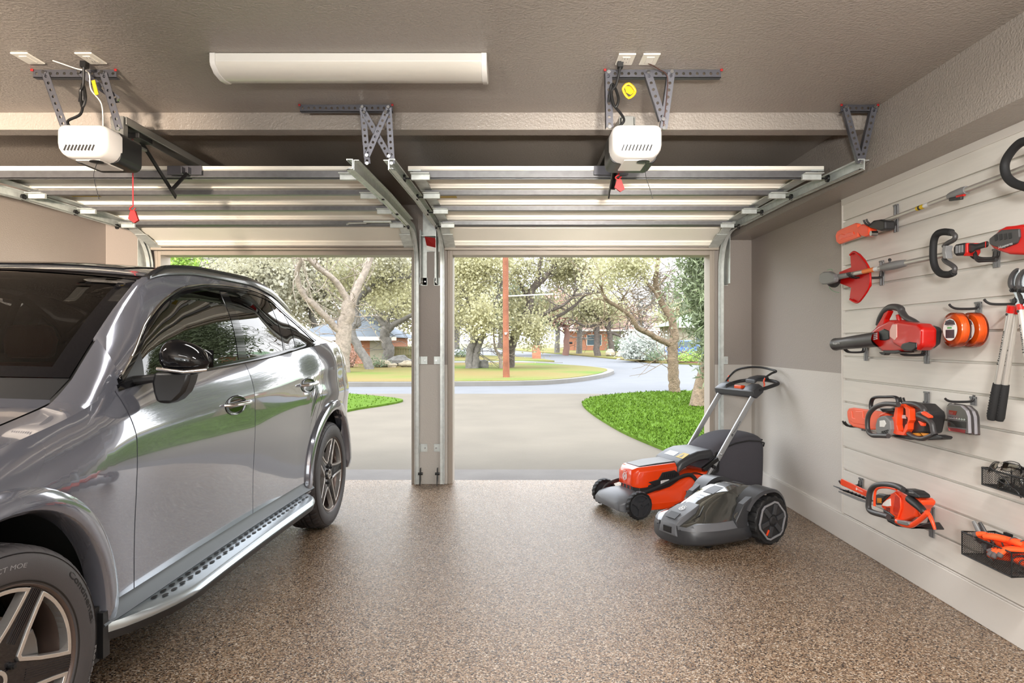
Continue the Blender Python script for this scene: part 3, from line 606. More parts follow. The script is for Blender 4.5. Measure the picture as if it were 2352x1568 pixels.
# ---------------------------------------------------------------- trees
def leafmat(name,c,v=.35,tr=.35):
    m=bpy.data.materials.new(name); m.use_nodes=True; n=m.node_tree.nodes; L=m.node_tree.links; p=n['Principled BSDF']
    p.inputs['Roughness'].default_value=.55
    at=n.new('ShaderNodeNewGeometry'); c1=ramp(n,[(0,tuple(x*(1-v) for x in c)),(.6,c),(1,tuple(min(1,x*(1+v)) for x in c))])
    L.new(at.outputs['Random Per Island'],c1.inputs[0]); L.new(c1.outputs[0],p.inputs['Base Color'])
    t=n.new('ShaderNodeBsdfTranslucent'); L.new(c1.outputs[0],t.inputs[0]); mx=n.new('ShaderNodeMixShader'); mx.inputs[0].default_value=tr
    out=[x for x in n if x.type=='OUTPUT_MATERIAL'][0]; L.new(p.outputs[0],mx.inputs[1]); L.new(t.outputs[0],mx.inputs[2]); L.new(mx.outputs[0],out.inputs[0]); return m
lf_oak=leafmat('oak_leaf',srgb(168,164,130),.25,.5); lf_oak2=leafmat('oak_leaf_yellow',srgb(184,180,144),.22,.5); lf_dark=leafmat('dark_leaf',srgb(112,126,98),.35,.5); lf_pale=leafmat('pale_leaf',srgb(190,186,166),.2,.5)
lf_fresh=leafmat('fresh_leaf',srgb(150,178,84)); lf_sil=leafmat('silver_leaf',srgb(184,188,180),.15,.4); lf_narrow=leafmat('narrow_leaf',srgb(122,132,100),.4,.3); lf_red=leafmat('pinkish_twig_leaf',srgb(188,150,136),.2)
bk_pale=mat('pale_bark',srgb(133,122,110),rough=.9,var=.25,vscale=9,bump=.8,bscale=30,bdist=.03); bk_gray=mat('grey_bark',srgb(102,98,93),rough=.9,var=.25,vscale=7,bump=.8,bscale=25,bdist=.03)
bk_dark=mat('dark_bark',srgb(84,76,70),rough=.9,var=.25,vscale=7,bump=.8,bscale=25,bdist=.03); bk_tan=mat('tan_bark',srgb(112,96,77),rough=.9,var=.3,vscale=11,bump=1,bscale=28,bdist=.03)
def leaves(name,centers,radii,n,size,m,parent,long=1.0,clump=None):
    """leaf quads scattered through ellipsoids, denser to the shell, gathered into clumps"""
    C=np.array(centers); Rd=np.array(radii); vol=Rd.prod(1)**(2/3); pr=vol/vol.sum()
    nc=max(8,n//(clump or 22)); idx=rng.choice(len(C),nc,p=pr); u=rng.normal(size=(nc,3)); u/=np.linalg.norm(u,axis=1)[:,None]
    cc=C[idx]+u*Rd[idx]*(rng.random((nc,1))**.45)
    k=rng.integers(0,nc,n); pos=cc[k]+rng.normal(0,1,(n,3))*size*2.6
    a=rng.normal(size=(n,3)); a/=np.linalg.norm(a,axis=1)[:,None]; b=rng.normal(size=(n,3)); b-=a*(a*b).sum(1)[:,None]; b/=np.linalg.norm(b,axis=1)[:,None]
    s=size*rng.uniform(.6,1.3,(n,1)); a*=s*.5*long; b*=s*.5/ (long**.9)
    v=np.stack([pos-a,pos+b*.8,pos+a,pos-b*.8],1).reshape(-1,3); v[:,2]=np.maximum(v[:,2],.15)
    mw=np.array(worldm(parent).inverted()) if parent else np.eye(4); v=v@mw[:3,:3].T+mw[:3,3]
    me=bpy.data.meshes.new(name); me.vertices.add(4*n); me.vertices.foreach_set('co',v.ravel()); me.loops.add(4*n); me.loops.foreach_set('vertex_index',np.arange(4*n))
    me.polygons.add(n); me.polygons.foreach_set('loop_start',np.arange(0,4*n,4)); me.materials.append(m); me.update(calc_edges=True); me.validate()
    o=bpy.data.objects.new(name,me); COL.objects.link(o)
    if parent: o.parent=parent
    return o
def twigs(mb,starts,n,L,r,down=0.0):
    for _ in range(n):
        p=Vector(random.choice(starts)); d=Vector((random.gauss(0,1),random.gauss(0,.6),random.gauss(.4-down,.7))).normalized(); pts=[p]
        for k in range(4):
            d=(d+Vector((random.gauss(0,.35),random.gauss(0,.35),random.gauss(.05-down*.3,.3)))).normalized(); p=p+d*L/4*random.uniform(.6,1.3); pts.append(p)
        mb.tube(pts,[r,r*.35],4,caps=False)
        if random.random()<.6:
            q=pts[2]; d2=(d+Vector((random.gauss(0,.8),random.gauss(0,.5),random.gauss(.2,.6)))).normalized(); mb.tube([q,q+d2*L*.25,q+d2*L*.45+Vector((0,0,.05*L))],[r*.6,r*.25],4,caps=False)
def tree(label,Y,base,limbs,blobs,m,lf,n,leaf,tw=30,twl=1.6,twr=.02,name='tree',group=None,cat='tree',long=1.0,dj=1.0,clump=None):
    b=P(base[0],base[1],Y); b.z=0; t=thing(name,label,cat,b,group=group)
    mb=MB(); ends=[]; k=Y/F
    for (pts,r0,r1,dy) in limbs:
        q=[P(px,py,Y+dy*(i/max(1,len(pts)-1))) for i,(px,py) in enumerate(pts)]
        if q[0].z<.5: q[0].z=-.02
        c=catmull(q,5); rr=[r0+(r1-r0)*i/(len(c)-1) for i in range(len(c))]; 
        mb.tube([Vector(p)+Vector((random.gauss(0,rr[i]*.10),0,0)) for i,p in enumerate(c)],rr,9); ends+=[Vector(p) for p in c[len(c)//3:]]
    mb.build('trunk',m,t,smooth=60)
    if tw: mb=MB(); twigs(mb,ends,tw,twl,twr); mb.build('branches',m,t,smooth=60,recalc=False)
    if n and blobs:
        cs=[P(px,py,Y+dy) for px,py,rx,ry,dy in blobs]; rs=[(rx*k,max(rx,ry)*k*dj,ry*k) for px,py,rx,ry,dy in blobs]
        leaves('foliage',cs,rs,n,leaf,lf,t,long,clump)
    return t
# left opening
tree('pale forked oak behind the car with thick trunk and two spreading limbs',26,(785,852),
  [([(785,858),(786,810),(790,760),(800,715),(806,690)],.33,.25,0),([(806,700),(825,650),(845,610),(855,570),(868,520)],.17,.10,1),([(803,700),(785,665),(765,640),(738,620),(715,600),(700,570)],.14,.07,-1),
   ([(788,770),(765,745),(745,725),(720,700),(695,675),(682,630),(690,595),(678,560)],.15,.07,-1.5),([(735,620),(725,600),(695,595),(660,575)],.06,.03,0)],
  [(620,560,120,60,3),(730,540,120,50,2),(840,560,120,60,3),(520,590,110,60,3),(900,600,60,60,4)],bk_pale,lf_pale,9000,.13,tw=70,twl=2.0)
tree('dark crooked oak leaning left beside the pale forked one',29,(850,857),
  [([(852,858),(840,825),(822,795),(808,765),(812,748),(822,742),(816,715),(822,690),(845,665),(880,648),(920,640),(945,632)],.20,.10,1),([(850,668),(835,640),(840,600)],.09,.04,1)],
  [(880,640,70,45,1),(800,640,60,40,2),(930,600,60,50,2)],bk_gray,lf_oak,6000,.13,tw=40)
tree('grey oak growing in front of the wooden fence at the left',34,(892,842),
  [([(890,842),(892,800),(884,770),(888,745)],.30,.24,0),([(888,755),(872,735),(860,725)],.17,.08,0),([(890,760),(905,745),(925,735),(948,722)],.18,.10,0),([(885,750),(900,715),(935,690)],.12,.05,1)],
  [(890,690,75,55,1),(945,690,60,50,1),(850,660,80,50,3),(920,640,70,50,3)],bk_gray,lf_oak2,7000,.15,tw=40)
for (px,Y,lb) in ((430,38,'pale leafed oak crown above the car roof'),(560,42,'pale leafed oak crown behind the car, left of the forked oak'),(720,46,'pale leafed oak beyond the blue grey roof'),(880,50,'pale leafed oak furthest back over the wooden fence')):
    tree(lb,Y,(px,820),[([(px,822),(px+5,760),(px-8,700),(px+10,620)],.3,.12,0),([(px-5,720),(px-40,670),(px-60,620)],.14,.05,0),([(px,700),(px+40,660),(px+70,610)],.14,.05,0)],
      [(px,610,120,90,0),(px-60,650,80,70,1),(px+60,655,80,65,1),(px+10,540,110,80,0),(px,700,90,50,1),(px-50,740,50,40,3),(px+50,740,50,40,3)],bk_gray,lf_pale if px<800 else lf_oak2,15000,.24,tw=50,group=None)
tree('fresh green tree at the left edge of the left opening',22,(405,840),[([(405,850),(408,780),(400,700),(410,600)],.14,.05,0)],[(400,640,36,70,0),(415,575,45,50,0)],bk_gray,lf_fresh,4000,.09,tw=20)
# right opening
tree('twin trunk oak behind the rock, left of the utility pole',30,(1082,846),
  [([(1078,848),(1079,815),(1086,785),(1092,762)],.19,.15,0),([(1090,848),(1093,820),(1098,795),(1110,765)],.18,.13,0),([(1092,765),(1098,740),(1088,712),(1070,690),(1058,675)],.10,.05,0),([(1108,768),(1125,735),(1140,690),(1155,640)],.10,.05,0)],
  [(1085,640,62,50,0),(1110,720,42,32,-1),(1055,720,40,40,1),(1060,600,60,45,0),(1130,600,55,40,0),(1100,745,34,20,-1)],bk_gray,lf_oak2,12000,.12,tw=60)
tree('leaning grey oak behind the utility pole with long arching limbs',31,(1170,848),
  [([(1171,846),(1172,810),(1180,778),(1198,740),(1215,705),(1220,665)],.24,.17,0),([(1220,668),(1235,640),(1240,610),(1245,575)],.13,.07,0),([(1222,665),(1250,640),(1275,610),(1300,592),(1345,588)],.13,.05,0),
   ([(1192,755),(1225,735),(1262,715),(1295,700),(1320,680),(1360,672)],.11,.04,-1),([(1260,735),(1290,722),(1322,700),(1345,678),(1385,668)],.09,.03,-1),([(1218,690),(1198,660),(1190,630),(1200,600)],.08,.04,1)],
  [(1200,620,50,35,0),(1180,700,40,30,0),(1215,750,42,28,-1),(1235,765,30,22,-1.5),(1290,625,50,26,1),(1330,640,50,24,1),(1250,700,36,24,1),(1360,600,70,26,0),(1300,595,60,18,0),(1170,745,26,22,-1)],bk_dark,lf_oak,13500,.12,tw=90)
tree('thin pale forked sapling left of the utility pole base',30,(1150,843),[([(1150,844),(1150,825),(1146,815),(1138,800),(1134,770),(1136,740)],.09,.03,0),([(1149,822),(1156,808),(1155,790)],.05,.02,0)],
  [(1142,745,16,14,0)],bk_pale,lf_pale,500,.07,tw=40,twl=.8,twr=.012)
tree('tan forked tree on the lawn edge with long crooked limb to the left',17.2,(1548,902),
  [([(1549,905),(1548,870),(1546,830),(1545,800),(1544,785)],.145,.125,0),([(1542,792),(1528,785),(1510,777),(1490,765),(1472,757),(1462,750),(1452,730),(1435,715),(1415,702),(1398,692),(1385,680)],.085,.04,-.6),
   ([(1398,694),(1385,672),(1378,655),(1368,640)],.035,.02,-.4),([(1418,703),(1428,688),(1432,678)],.025,.012,-.2),
   ([(1545,790),(1549,765),(1544,735),(1532,715),(1520,695),(1512,670),(1505,650),(1509,620),(1512,585)],.12,.05,.5),([(1513,685),(1500,665),(1485,650),(1480,635)],.05,.025,.3),([(1510,660),(1525,640),(1545,628)],.02,.01,.2)],
  [(1420,610,70,30,0),(1465,600,50,28,0),(1380,640,38,18,-.5)],bk_tan,lf_oak2,4200,.075,tw=95,twl=1.3,twr=.011)
tree('dark spreading oak far down the street right of the pole',58,(1393,802),
  [([(1409,806),(1402,780),(1398,755),(1380,735),(1362,722),(1345,715)],.26,.10,0),([(1395,760),(1420,770),(1445,778)],.15,.06,0),([(1372,806),(1371,770),(1372,745)],.3,.2,0),([(1380,740),(1350,750),(1325,740),(1310,732)],.15,.06,0),([(1398,755),(1400,735),(1388,715),(1375,705)],.12,.05,0)],
  [(1370,700,60,22,0),(1330,715,40,16,1),(1400,715,36,20,1)],bk_dark,lf_oak,6000,.20,tw=40,twl=3,twr=.04)
for (px,Y,py,lb) in ((1330,70,798,'slim grey street tree far back, left of the dark spreading oak'),(1300,64,800,'reddish barked tree far back behind the mailbox'),(1280,75,798,'pale street tree far back beside the distant brick house')):
    tree(lb,Y,(px,py),[([(px,py+4),(px+1,760),(px-4,735)],.32,.2,0),([(px,762),(px+10,735),(px+16,712)],.14,.05,0),([(px,765),(px-12,740),(px-20,720)],.14,.05,0)],[(px-8,705,34,20,0),(px+14,715,26,16,0)],
      bk_gray if px!=1300 else mat('red_bark',srgb(122,92,82),rough=.9),lf_oak if px!=1300 else lf_red,1500,.26,tw=20,twl=3,twr=.05)
def bg(label,px,Y,top,lf,n,m=bk_gray,bare=False):
    return tree(label,Y,(px,802),[([(px,800),(px+4,750),(px-4,690)],.35,.15,0),([(px,735),(px+30,690),(px+50,650)],.15,.05,0),([(px,740),(px-30,700),(px-50,655)],.15,.05,0)],
      [(px,(top+740)/2,75,(740-top)/2,0),(px-50,(top+760)/2,40,(700-top)/2,2),(px+50,(top+760)/2,40,(700-top)/2,1)],m,lf,n,.24 if not bare else .12,tw=40 if not bare else 160,twl=4,twr=.045)
bg('grey green tree filling the background left of the twin trunk oak',1045,52,600,lf_pale,5000)
bg('dark green rounded tree behind the utility pole',1150,60,640,lf_dark,5500)
bg('dark green tree behind the hanging foliage by the brick pillar',1232,66,690,lf_dark,4200)
bg('bare grey tree in the distance right of the streetlight arm',1330,90,700,lf_pale,1200,bare=True)
bg('bare pinkish tree behind the silver shrub',1470,80,690,lf_red,3200,bare=True)
bg('bare grey tree behind the tan forked tree',1540,72,640,lf_pale,1400,bare=True)
bg('pale green tree in the far right background',1590,64,690,lf_oak,3800)
bg('hazy oak in the distance over the far houses',1400,96,700,lf_oak2,3800)
# narrow leafed evergreen at the right edge
t=thing('evergreen_tree','evergreen with drooping narrow leaves at the right edge of the right opening','tree',(3.72,13.6,0))
mb=MB(); mb.tube(catmull([(3.62,13.5,-.02),(3.74,13.6,.5),(3.95,13.7,1.2),(4.05,13.8,2.4),(4.0,13.8,4)],6),[.20,.15,.13,.08],12); mb.build('trunk',bk_tan,t,smooth=60)
leaves('foliage',[(4.1,13.5,3.1),(4.1,13.5,2.3),(4.15,13.4,1.75),(4.2,13.6,3.9),(4.1,13.3,1.4),(4.15,13.3,1.0)],[(.84,.8,.7),(.80,.75,.6),(.62,.6,.5),(.9,.8,.7),(.42,.4,.4),(.26,.3,.35)],30000,.085,lf_narrow,t,long=2.1,clump=16)
# shrubs
def shrub(label,px,Y,py,rx,ry,m,n,leaf,kind='shrub'):
    k=Y/F; b=P(px,py,Y); b.z=0; t=thing('shrub',label,'shrub',b)
    mb=MB()
    for i in range(14): a=random.uniform(0,2*PI); mb.tube([b,b+Vector((math.cos(a)*rx*k*.4,math.sin(a)*rx*k*.4,ry*k*.8)),b+Vector((math.cos(a)*rx*k*.8,math.sin(a)*rx*k*.7,ry*k*1.5))],[.03,.008],5)
    mb.build('stems',bk_tan,t)
    if n: leaves('foliage',[(b.x,b.y,ry*k)],[(rx*k,rx*k,ry*k*.95)],n,leaf,m,t)
    return t
shrub('large rounded silver grey shrub across the street',1478,44,828,37,27,lf_sil,13000,.15)
shrub('small blue green shrub at the foot of the silver one',1504,41.5,829,10,8,lf_dark,700,.1)
shrub('round green shrub in front of the far brick house',1420,80,800,22,14,lf_dark,900,.22)
shrub('low leafless bush in front of the brick house at left',808,31,852,24,30,lf_red,700,.06)
shrub('yellow green low planting at the far right across the street',1585,40,832,40,10,lf_fresh,1600,.1)
shrub('low dark green hedge behind the twin trunk oak',1060,52,822,26,6,lf_dark,700,.12)
shrub('dark green clump beside the boulders at left',868,31,854,12,8,lf_dark,500,.09)
# ---------------------------------------------------------------- rocks, pole, mailbox, pillar
m_rock=mat('grey_limestone',srgb(110,107,102),rough=.9,var=.25,vscale=6,bump=1,bscale=12,bdist=.04); m_rock2=mat('cream_limestone',srgb(152,141,120),rough=.9,var=.15,vscale=5,bump=1,bscale=12,bdist=.04)
def rock(label,x,y,s,m,z=0,group=None):
    mb=MB(); mb.sphere((0,0,0),1,14)
    r=random.Random(int(abs(x*97+y*13))); ph=[r.uniform(0,6) for _ in range(6)]
    vs=[]
    for v in mb.v:
        v=Vector(v); k=1+.16*math.sin(3*v.x+ph[0])*math.cos(3*v.y+ph[1])+.12*math.sin(5*v.z+ph[2])+.07*math.sin(8*v.x+7*v.y+ph[3]); v=v*k; vs.append((x+v.x*s[0],y+v.y*s[1],z+(v.z+.75)*s[2]))
    mb.v=vs; o=mb.build('boulder',m,smooth=25,origin=(x,y,z)); return setp(o,label,'rock',group)
rock('grey boulder beside the twin trunk oak',-1.48,30.5,(.26,.22,.22),m_rock,.1)
rock('tall cream boulder across the street left of its pair',7.75,56,(.36,.3,.40),m_rock2,.0); rock('low cream boulder across the street, right of its pair',8.5,55,(.42,.3,.28),m_rock2,.0)
for i,(px,Y,s,lb) in enumerate(((872,32,.22,'small pale boulder under the leaning oak'),(884,31.5,.30,'pale boulder left of the dark boulder on the left lawn'),(900,31.2,.2,'smallest pale stone in front of the dark boulder'),(915,33,.5,'dark grey boulder largest of the row in front of the fence'),(935,31.5,.3,'pale boulder nearest the door post'))):
    rock(lb,(px-CX)*Y/F,Y,(s*1.2,s,s*.6),m_rock if i==3 else m_rock2,.1)
m_pole=mat('utility_pole_wood',srgb(126,77,54),rough=.85,var=.25,vscale=3,bump=.6,bscale=30,bdist=.02)
pp=P(1163,875,22.5); up=thing('utility_pole','tall reddish brown wooden utility pole standing on the island lawn','pole',(pp.x,22.5,.1))
mb=MB(); mb.tube([(pp.x,22.5,.1),(pp.x-.015,22.5,1.2),(pp.x-.045,22.5,8.5)],[.115,.10,.085],16); mb.build('pole',m_pole,up,smooth=60)
mb=MB(); mb.cyl((pp.x-.02,22.5,2.78),(pp.x+1.47,22.35,2.84),.022,n=10); mb.sphere((pp.x+1.5,22.35,2.84),.04,8); mb.build('arm',m_whitemetal,up,smooth=60)
mb=MB(); mb.cyl((pp.x-.02,22.38,1.52),(pp.x-.02,22.37,1.58),.03,n=10); mb.box(pp.x-.06,pp.x+.04,22.385,22.39,1.56,1.585); mb.build('pole_tag',m_whitemetal,up,smooth=30)
m_brick=mat('orange_brick',srgb(147,98,74),rough=.9)
def brickify(m,c1,c2,mo,sc=4.5):
    n,L,p=nodes_of(m); tc=n.new('ShaderNodeTexCoord'); sp=n.new('ShaderNodeSeparateXYZ'); cb=n.new('ShaderNodeCombineXYZ'); ad=n.new('ShaderNodeMath'); ad.operation='ADD'
    L.new(tc.outputs['Object'],sp.inputs[0]); L.new(sp.outputs['X'],ad.inputs[0]); L.new(sp.outputs['Y'],ad.inputs[1]); L.new(ad.outputs[0],cb.inputs[0]); L.new(sp.outputs['Z'],cb.inputs[1])
    b=n.new('ShaderNodeTexBrick'); b.inputs['Scale'].default_value=sc; b.inputs['Color1'].default_value=(*c1,1); b.inputs['Color2'].default_value=(*c2,1); b.inputs['Mortar'].default_value=(*mo,1); b.inputs['Mortar Size'].default_value=.012
    L.new(cb.outputs[0],b.inputs['Vector']); L.new(b.outputs['Color'],p.inputs['Base Color'])
brickify(m_brick,srgb(150,94,70),srgb(160,110,84),srgb(140,120,104),4)
bp_=P(1232,826,48); bpl=thing('brick_pillar','short orange brick pillar at the street edge','pillar',(bp_.x,48,0))
mb=MB(); mb.box(bp_.x-.30,bp_.x+.30,47.7,48.3,-.1,.92); mb.build('pillar_body',m_brick,bpl,smooth=0); mb=MB(); mb.box(bp_.x-.36,bp_.x+.36,47.64,48.36,.92,1.02); mb.build('cap',m_brick,bpl,smooth=0,bevel=.02)
mp=P(1306,808,66); mbx=thing('mailbox','dark mailbox on a thin post at the far kerb','mailbox',(mp.x,66,0))
mb=MB(); mb.box(mp.x-.05,mp.x+.05,65.95,66.05,0,1.0); mb.build('post',bk_dark,mbx,smooth=0)
mb=MB(); mb.loft([[(mp.x-.36,66+.14*math.cos(R(a)),1.12+.14*math.sin(R(a))) for a in (0,45,90,135,180,215,325)],[(mp.x+.36,66+.14*math.cos(R(a)),1.12+.14*math.sin(R(a))) for a in (0,45,90,135,180,215,325)]]); mb.build('letter_box',m_black,mbx,smooth=30)
# garden lamp stake
t=thing('garden_light','little path light on a stake on the island lawn','garden light',(-3.05,31,.11)); mb=MB(); mb.cyl((-3.05,31,.1),(-3.05,31,.30),.014,n=6); mb.build('stake',m_black,t); mb=MB(); mb.lathe([(0,.05),(.09,0),(.04,-.03),(0,-.03)],(-3.05,31,.31),(0,0,1),n=12); mb.build('lamp_head',m_black,t)
# ---------------------------------------------------------------- houses, fence, far car
m_shing=mat('blue_grey_shingle',srgb(96,103,111),rough=.9,var=.1,vscale=1.5,bump=.6,bscale=8,bdist=.05); m_hwall=mat('cream_siding',srgb(143,137,122),rough=.8); m_hwin=mat('house_window_glass',srgb(70,84,92),rough=.15)
def house(label,x0,x1,y0,y1,ez,rz,mw,mr,over=.5,base=-.1,wins=(),panels=(),hip=1.0,name='house'):
    t=thing(name,label,'house',((x0+x1)/2,y0,0))
    mb=MB(); mb.box(x0,x1,y0,y1,base,ez); mb.build('wall',mw,t,smooth=0)
    a0,a1,b0,b1=x0-over,x1+over,y0-over,y1+over; h=(b1-b0)/2*hip; mb=MB(); ym=(b0+b1)/2
    mb.add([(a0,b0,ez),(a1,b0,ez),(a1,b1,ez),(a0,b1,ez),(a0+h,ym,rz),(a1-h,ym,rz)],[(0,1,5,4),(1,2,5),(2,3,4,5),(3,0,4),(3,2,1,0)]); rf=mb.build('roof',mr,t,smooth=0)
    mb=MB(); mb.box(a0-.02,a1+.02,b0-.04,b0,ez-.16,ez+.04); mb.build('fascia',m_whitemetal,rf,smooth=0)
    for (wx0,wx1,wz0,wz1) in wins:
        mb=MB(); mb.box(wx0-.06,wx1+.06,y0-.05,y0,wz0-.06,wz1+.06); f=mb.build('window_frame',m_whitemetal,t,smooth=0)
        mb=MB(); mb.box(wx0,(wx0+wx1)/2-.02,y0-.065,y0-.05,wz0,wz1); mb.box((wx0+wx1)/2+.02,wx1,y0-.065,y0-.05,wz0,wz1); mb.build('pane',m_hwin,f,smooth=0)
    for (px0,px1,pm) in panels: mb=MB(); mb.box(px0,px1,y0-.06,y0,base,ez); mb.build('wall_panel',pm,t,smooth=0)
    return t
Yh=36; k=Yh/F; X=lambda px:(px-CX)*k
house('low brick house with blue grey hipped roof behind the forked oak',X(690),X(888),Yh,Yh+7,1.50,3.1,m_brick,m_shing,.6,wins=[(X(738),X(755),.3,1.3),(X(700),X(722),.3,1.3)],panels=[(X(850),X(882),m_hwall)],hip=.8)
t=thing('wood_fence','plain wooden board fence right of the brick house','fence',(X(915),37,0)); m_fence=mat('fence_wood',srgb(128,125,94),rough=.9,var=.12,vscale=4)
x=X(892)
while x<X(947): mb=MB(); mb.box(x,x+.13,37,37.03,0,1.02); mb.build('board',m_fence,t,smooth=0); x+=.14
mb=MB()
for z in (.2,.55,.9): mb.box(X(892),X(948),36.95,37,z,z+.07)
mb.build('rails',m_fence,t,smooth=0)
house('distant brick ranch house with white porch posts beyond the mailbox',7.5,24.5,96,106,2.9,5.2,m_brick,mat('brown_shingle',srgb(150,120,110),rough=.9),.8,wins=[(10,12,.8,2.2),(19,21,.8,2.2)],panels=[(13,17,m_hwall)])
house('far house with grey roof behind the round green shrub',27,38,84,94,2.7,4.8,m_brick,mat('grey_shingle',srgb(150,148,148),rough=.9),.8,wins=[(34,36,.8,2.2)],panels=[(29,31,m_hwin)])
house('cream house with green roof in the right background',13.5,24,57,64,2.6,4.4,m_hwall,mat('green_metal_roof',srgb(150,176,140),rough=.6),.7,wins=[(15,16.2,.8,2.0)])
# blue car at the far right
t=thing('parked_car','small blue car parked at the cream house far right','car',(11.6,49.5,0)); mb=MB(); prof=[(0,.25),(.05,.75),(.9,.85),(1.5,1.38),(2.9,1.40),(3.6,.95),(4.2,.85),(4.25,.3)]
mb.loft([[(9.7+u,y,z*(1 if abs(s)<2 else .98)) for u,z in prof] for s,y in ((2,49),(1,49.1),(1,50.6),(2,50.7))]); mb.build('body',mat('blue_paint',srgb(48,84,150),rough=.2,coat=1),t,smooth=30,bevel=.05)
mb=MB(); mb.prism([(11.0,.88),(11.35,1.28),(12.45,1.30),(12.9,.95)],lambda u,v,d:(u,d,v),48.99,48.97); mb.build('window',m_hwin,t,smooth=0)
for u in (10.5,13.1): mb=MB(); mb.lathe([(0,0),(.18,0),(.2,.02),(.32,.02),(.33,.2),(0,.2)],(u,48.95,.33),(0,1,0),n=20); mb.build('wheel',m_black,t,smooth=40)
# ================================================================ the car
def hermite(xs,ys):
    xs=np.array(xs,float); ys=np.array(ys,float); m=np.zeros(len(xs)); d=np.diff(ys)/np.diff(xs)
    m[0],m[-1]=d[0],d[-1]
    for i in range(1,len(xs)-1):
        m[i]=0 if d[i-1]*d[i]<=0 else 2*d[i-1]*d[i]/(d[i-1]+d[i])
    def f(x):
        x=min(max(x,xs[0]),xs[-1]); i=min(max(int(np.searchsorted(xs,x)-1),0),len(xs)-2); h=xs[i+1]-xs[i]; t=(x-xs[i])/h
        return float((2*t**3-3*t**2+1)*ys[i]+(t**3-2*t**2+t)*h*m[i]+(-2*t**3+3*t**2)*ys[i+1]+(t**3-t**2)*h*m[i+1])
    return f
m_paint=mat('grey_car_paint',srgb(112,114,124),rough=.14,metal=.5,coat=1); m_paint.node_tree.nodes['Principled BSDF'].inputs['Coat IOR'].default_value=1.9
m_gloss=mat('gloss_black',(.004,.004,.005),rough=.05,spec=.4); m_gap=mat('panel_gap_black',(.004,.004,.004),rough=.8)
m_chrome=mat('chrome',(.82,.82,.83),rough=.08,metal=1); m_satin=mat('brushed_aluminium',srgb(186,196,202),rough=.28,metal=.85); m_sill=mat('grey_sill',srgb(74,78,82),rough=.35,metal=.4)
m_tyre=mat('tyre_rubber',srgb(60,57,58),rough=.55,bump=.3,bscale=300,bdist=.001); m_tyretxt=mat('tyre_lettering',srgb(120,118,118),rough=.5); m_tyretxt2=mat('tyre_lettering_dark',srgb(16,15,16),rough=.4)
m_wheelblk=mat('wheel_black',srgb(30,28,30),rough=.18,coat=.6); m_wheelsil=mat('machined_silver',srgb(222,218,214),rough=.2,metal=.8); m_barrel=mat('wheel_barrel',srgb(92,78,72),rough=.3,metal=.5)
m_disc=mat('brake_disc',srgb(150,150,150),rough=.3,metal=.9); m_leather=mat('tan_red_leather',srgb(196,84,48),rough=.5,bump=.3,bscale=120); m_dash=mat('dash_black',srgb(20,20,22),rough=.6); m_tail=mat('tail_red',srgb(150,16,20),rough=.1,coat=1)
g_side=glassmat('tinted_side_glass',(.10,.105,.10),1.5,boost=.03); g_rear=glassmat('privacy_glass',(.03,.03,.03),1.5,boost=.02); g_wind=glassmat('windscreen_glass',(.26,.27,.26),1.45)
CY0=1.87; PSI=2.0; WB=2.93
car=thing('car','grey five door crossover parked nose in on the left, black mirror, running board','car',(-2.315,CY0,0),R(-PSI))
Pw=hermite([-.5,-.2,0,.5,1.2,1.7,2.3,2.7,2.95,3.2],[.90,.94,.948,.945,.928,.922,.922,.94,.945,.925])
Zb=hermite([-.5,-.2,0,.3,.62,1.0,1.62,2.2,2.75,3.3],[.86,.935,.985,1.045,1.125,1.15,1.18,1.22,1.27,1.29])
off_=hermite([.22,.33,.41,.50,.62,.75,.86,.95],[-.12,-.030,-.012,-.012,-.010,-.004,0,-.001])
def T(s,z):
    zb=Zb(s); t=Pw(s)+off_(z)
    a=(z-(zb-.20))/.20
    if a>0: t-=.055*a*a
    # haunch over the rear wheel and a soft shoulder line
    t+=.014*math.exp(-((z-.93)/.07)**2)*max(0,min(1,(s-1.6)/1.0))
    return t
ZR=hermite([.45,.6,.8,.95,1.1,1.4,1.9,2.3,2.7,3.0,3.2,3.35],[1.165,1.30,1.455,1.55,1.585,1.61,1.615,1.59,1.51,1.42,1.34,1.29])
TR=hermite([.45,.6,.8,.95,1.1,1.9,2.4,2.8,3.05,3.35],[.81,.795,.772,.762,.765,.752,.71,.67,.64,.66])
def Gs(s,z):
    zb=Zb(s); zr=ZR(s); tb=T(s,zb)-.004; a=0 if zr-zb<1e-3 else max(0,min(1,(z-zb)/(zr-zb)))
    return tb+(TR(s)-tb)*a+.028*math.sin(PI*a)*min(1,(zr-zb)/.3)
def S_(s,z): return T(s,z) if z<=Zb(s) else Gs(s,z)
ARC=[(0.,.395,.432),(WB,.395,.428)]
def zbot(s,base=.41,grow=0):
    z=base
    for c,cz,r in ARC:
        r=r+grow; d=abs(s-c)
        if d<r: z=max(z,cz+math.sqrt(r*r-d*d))
    return z
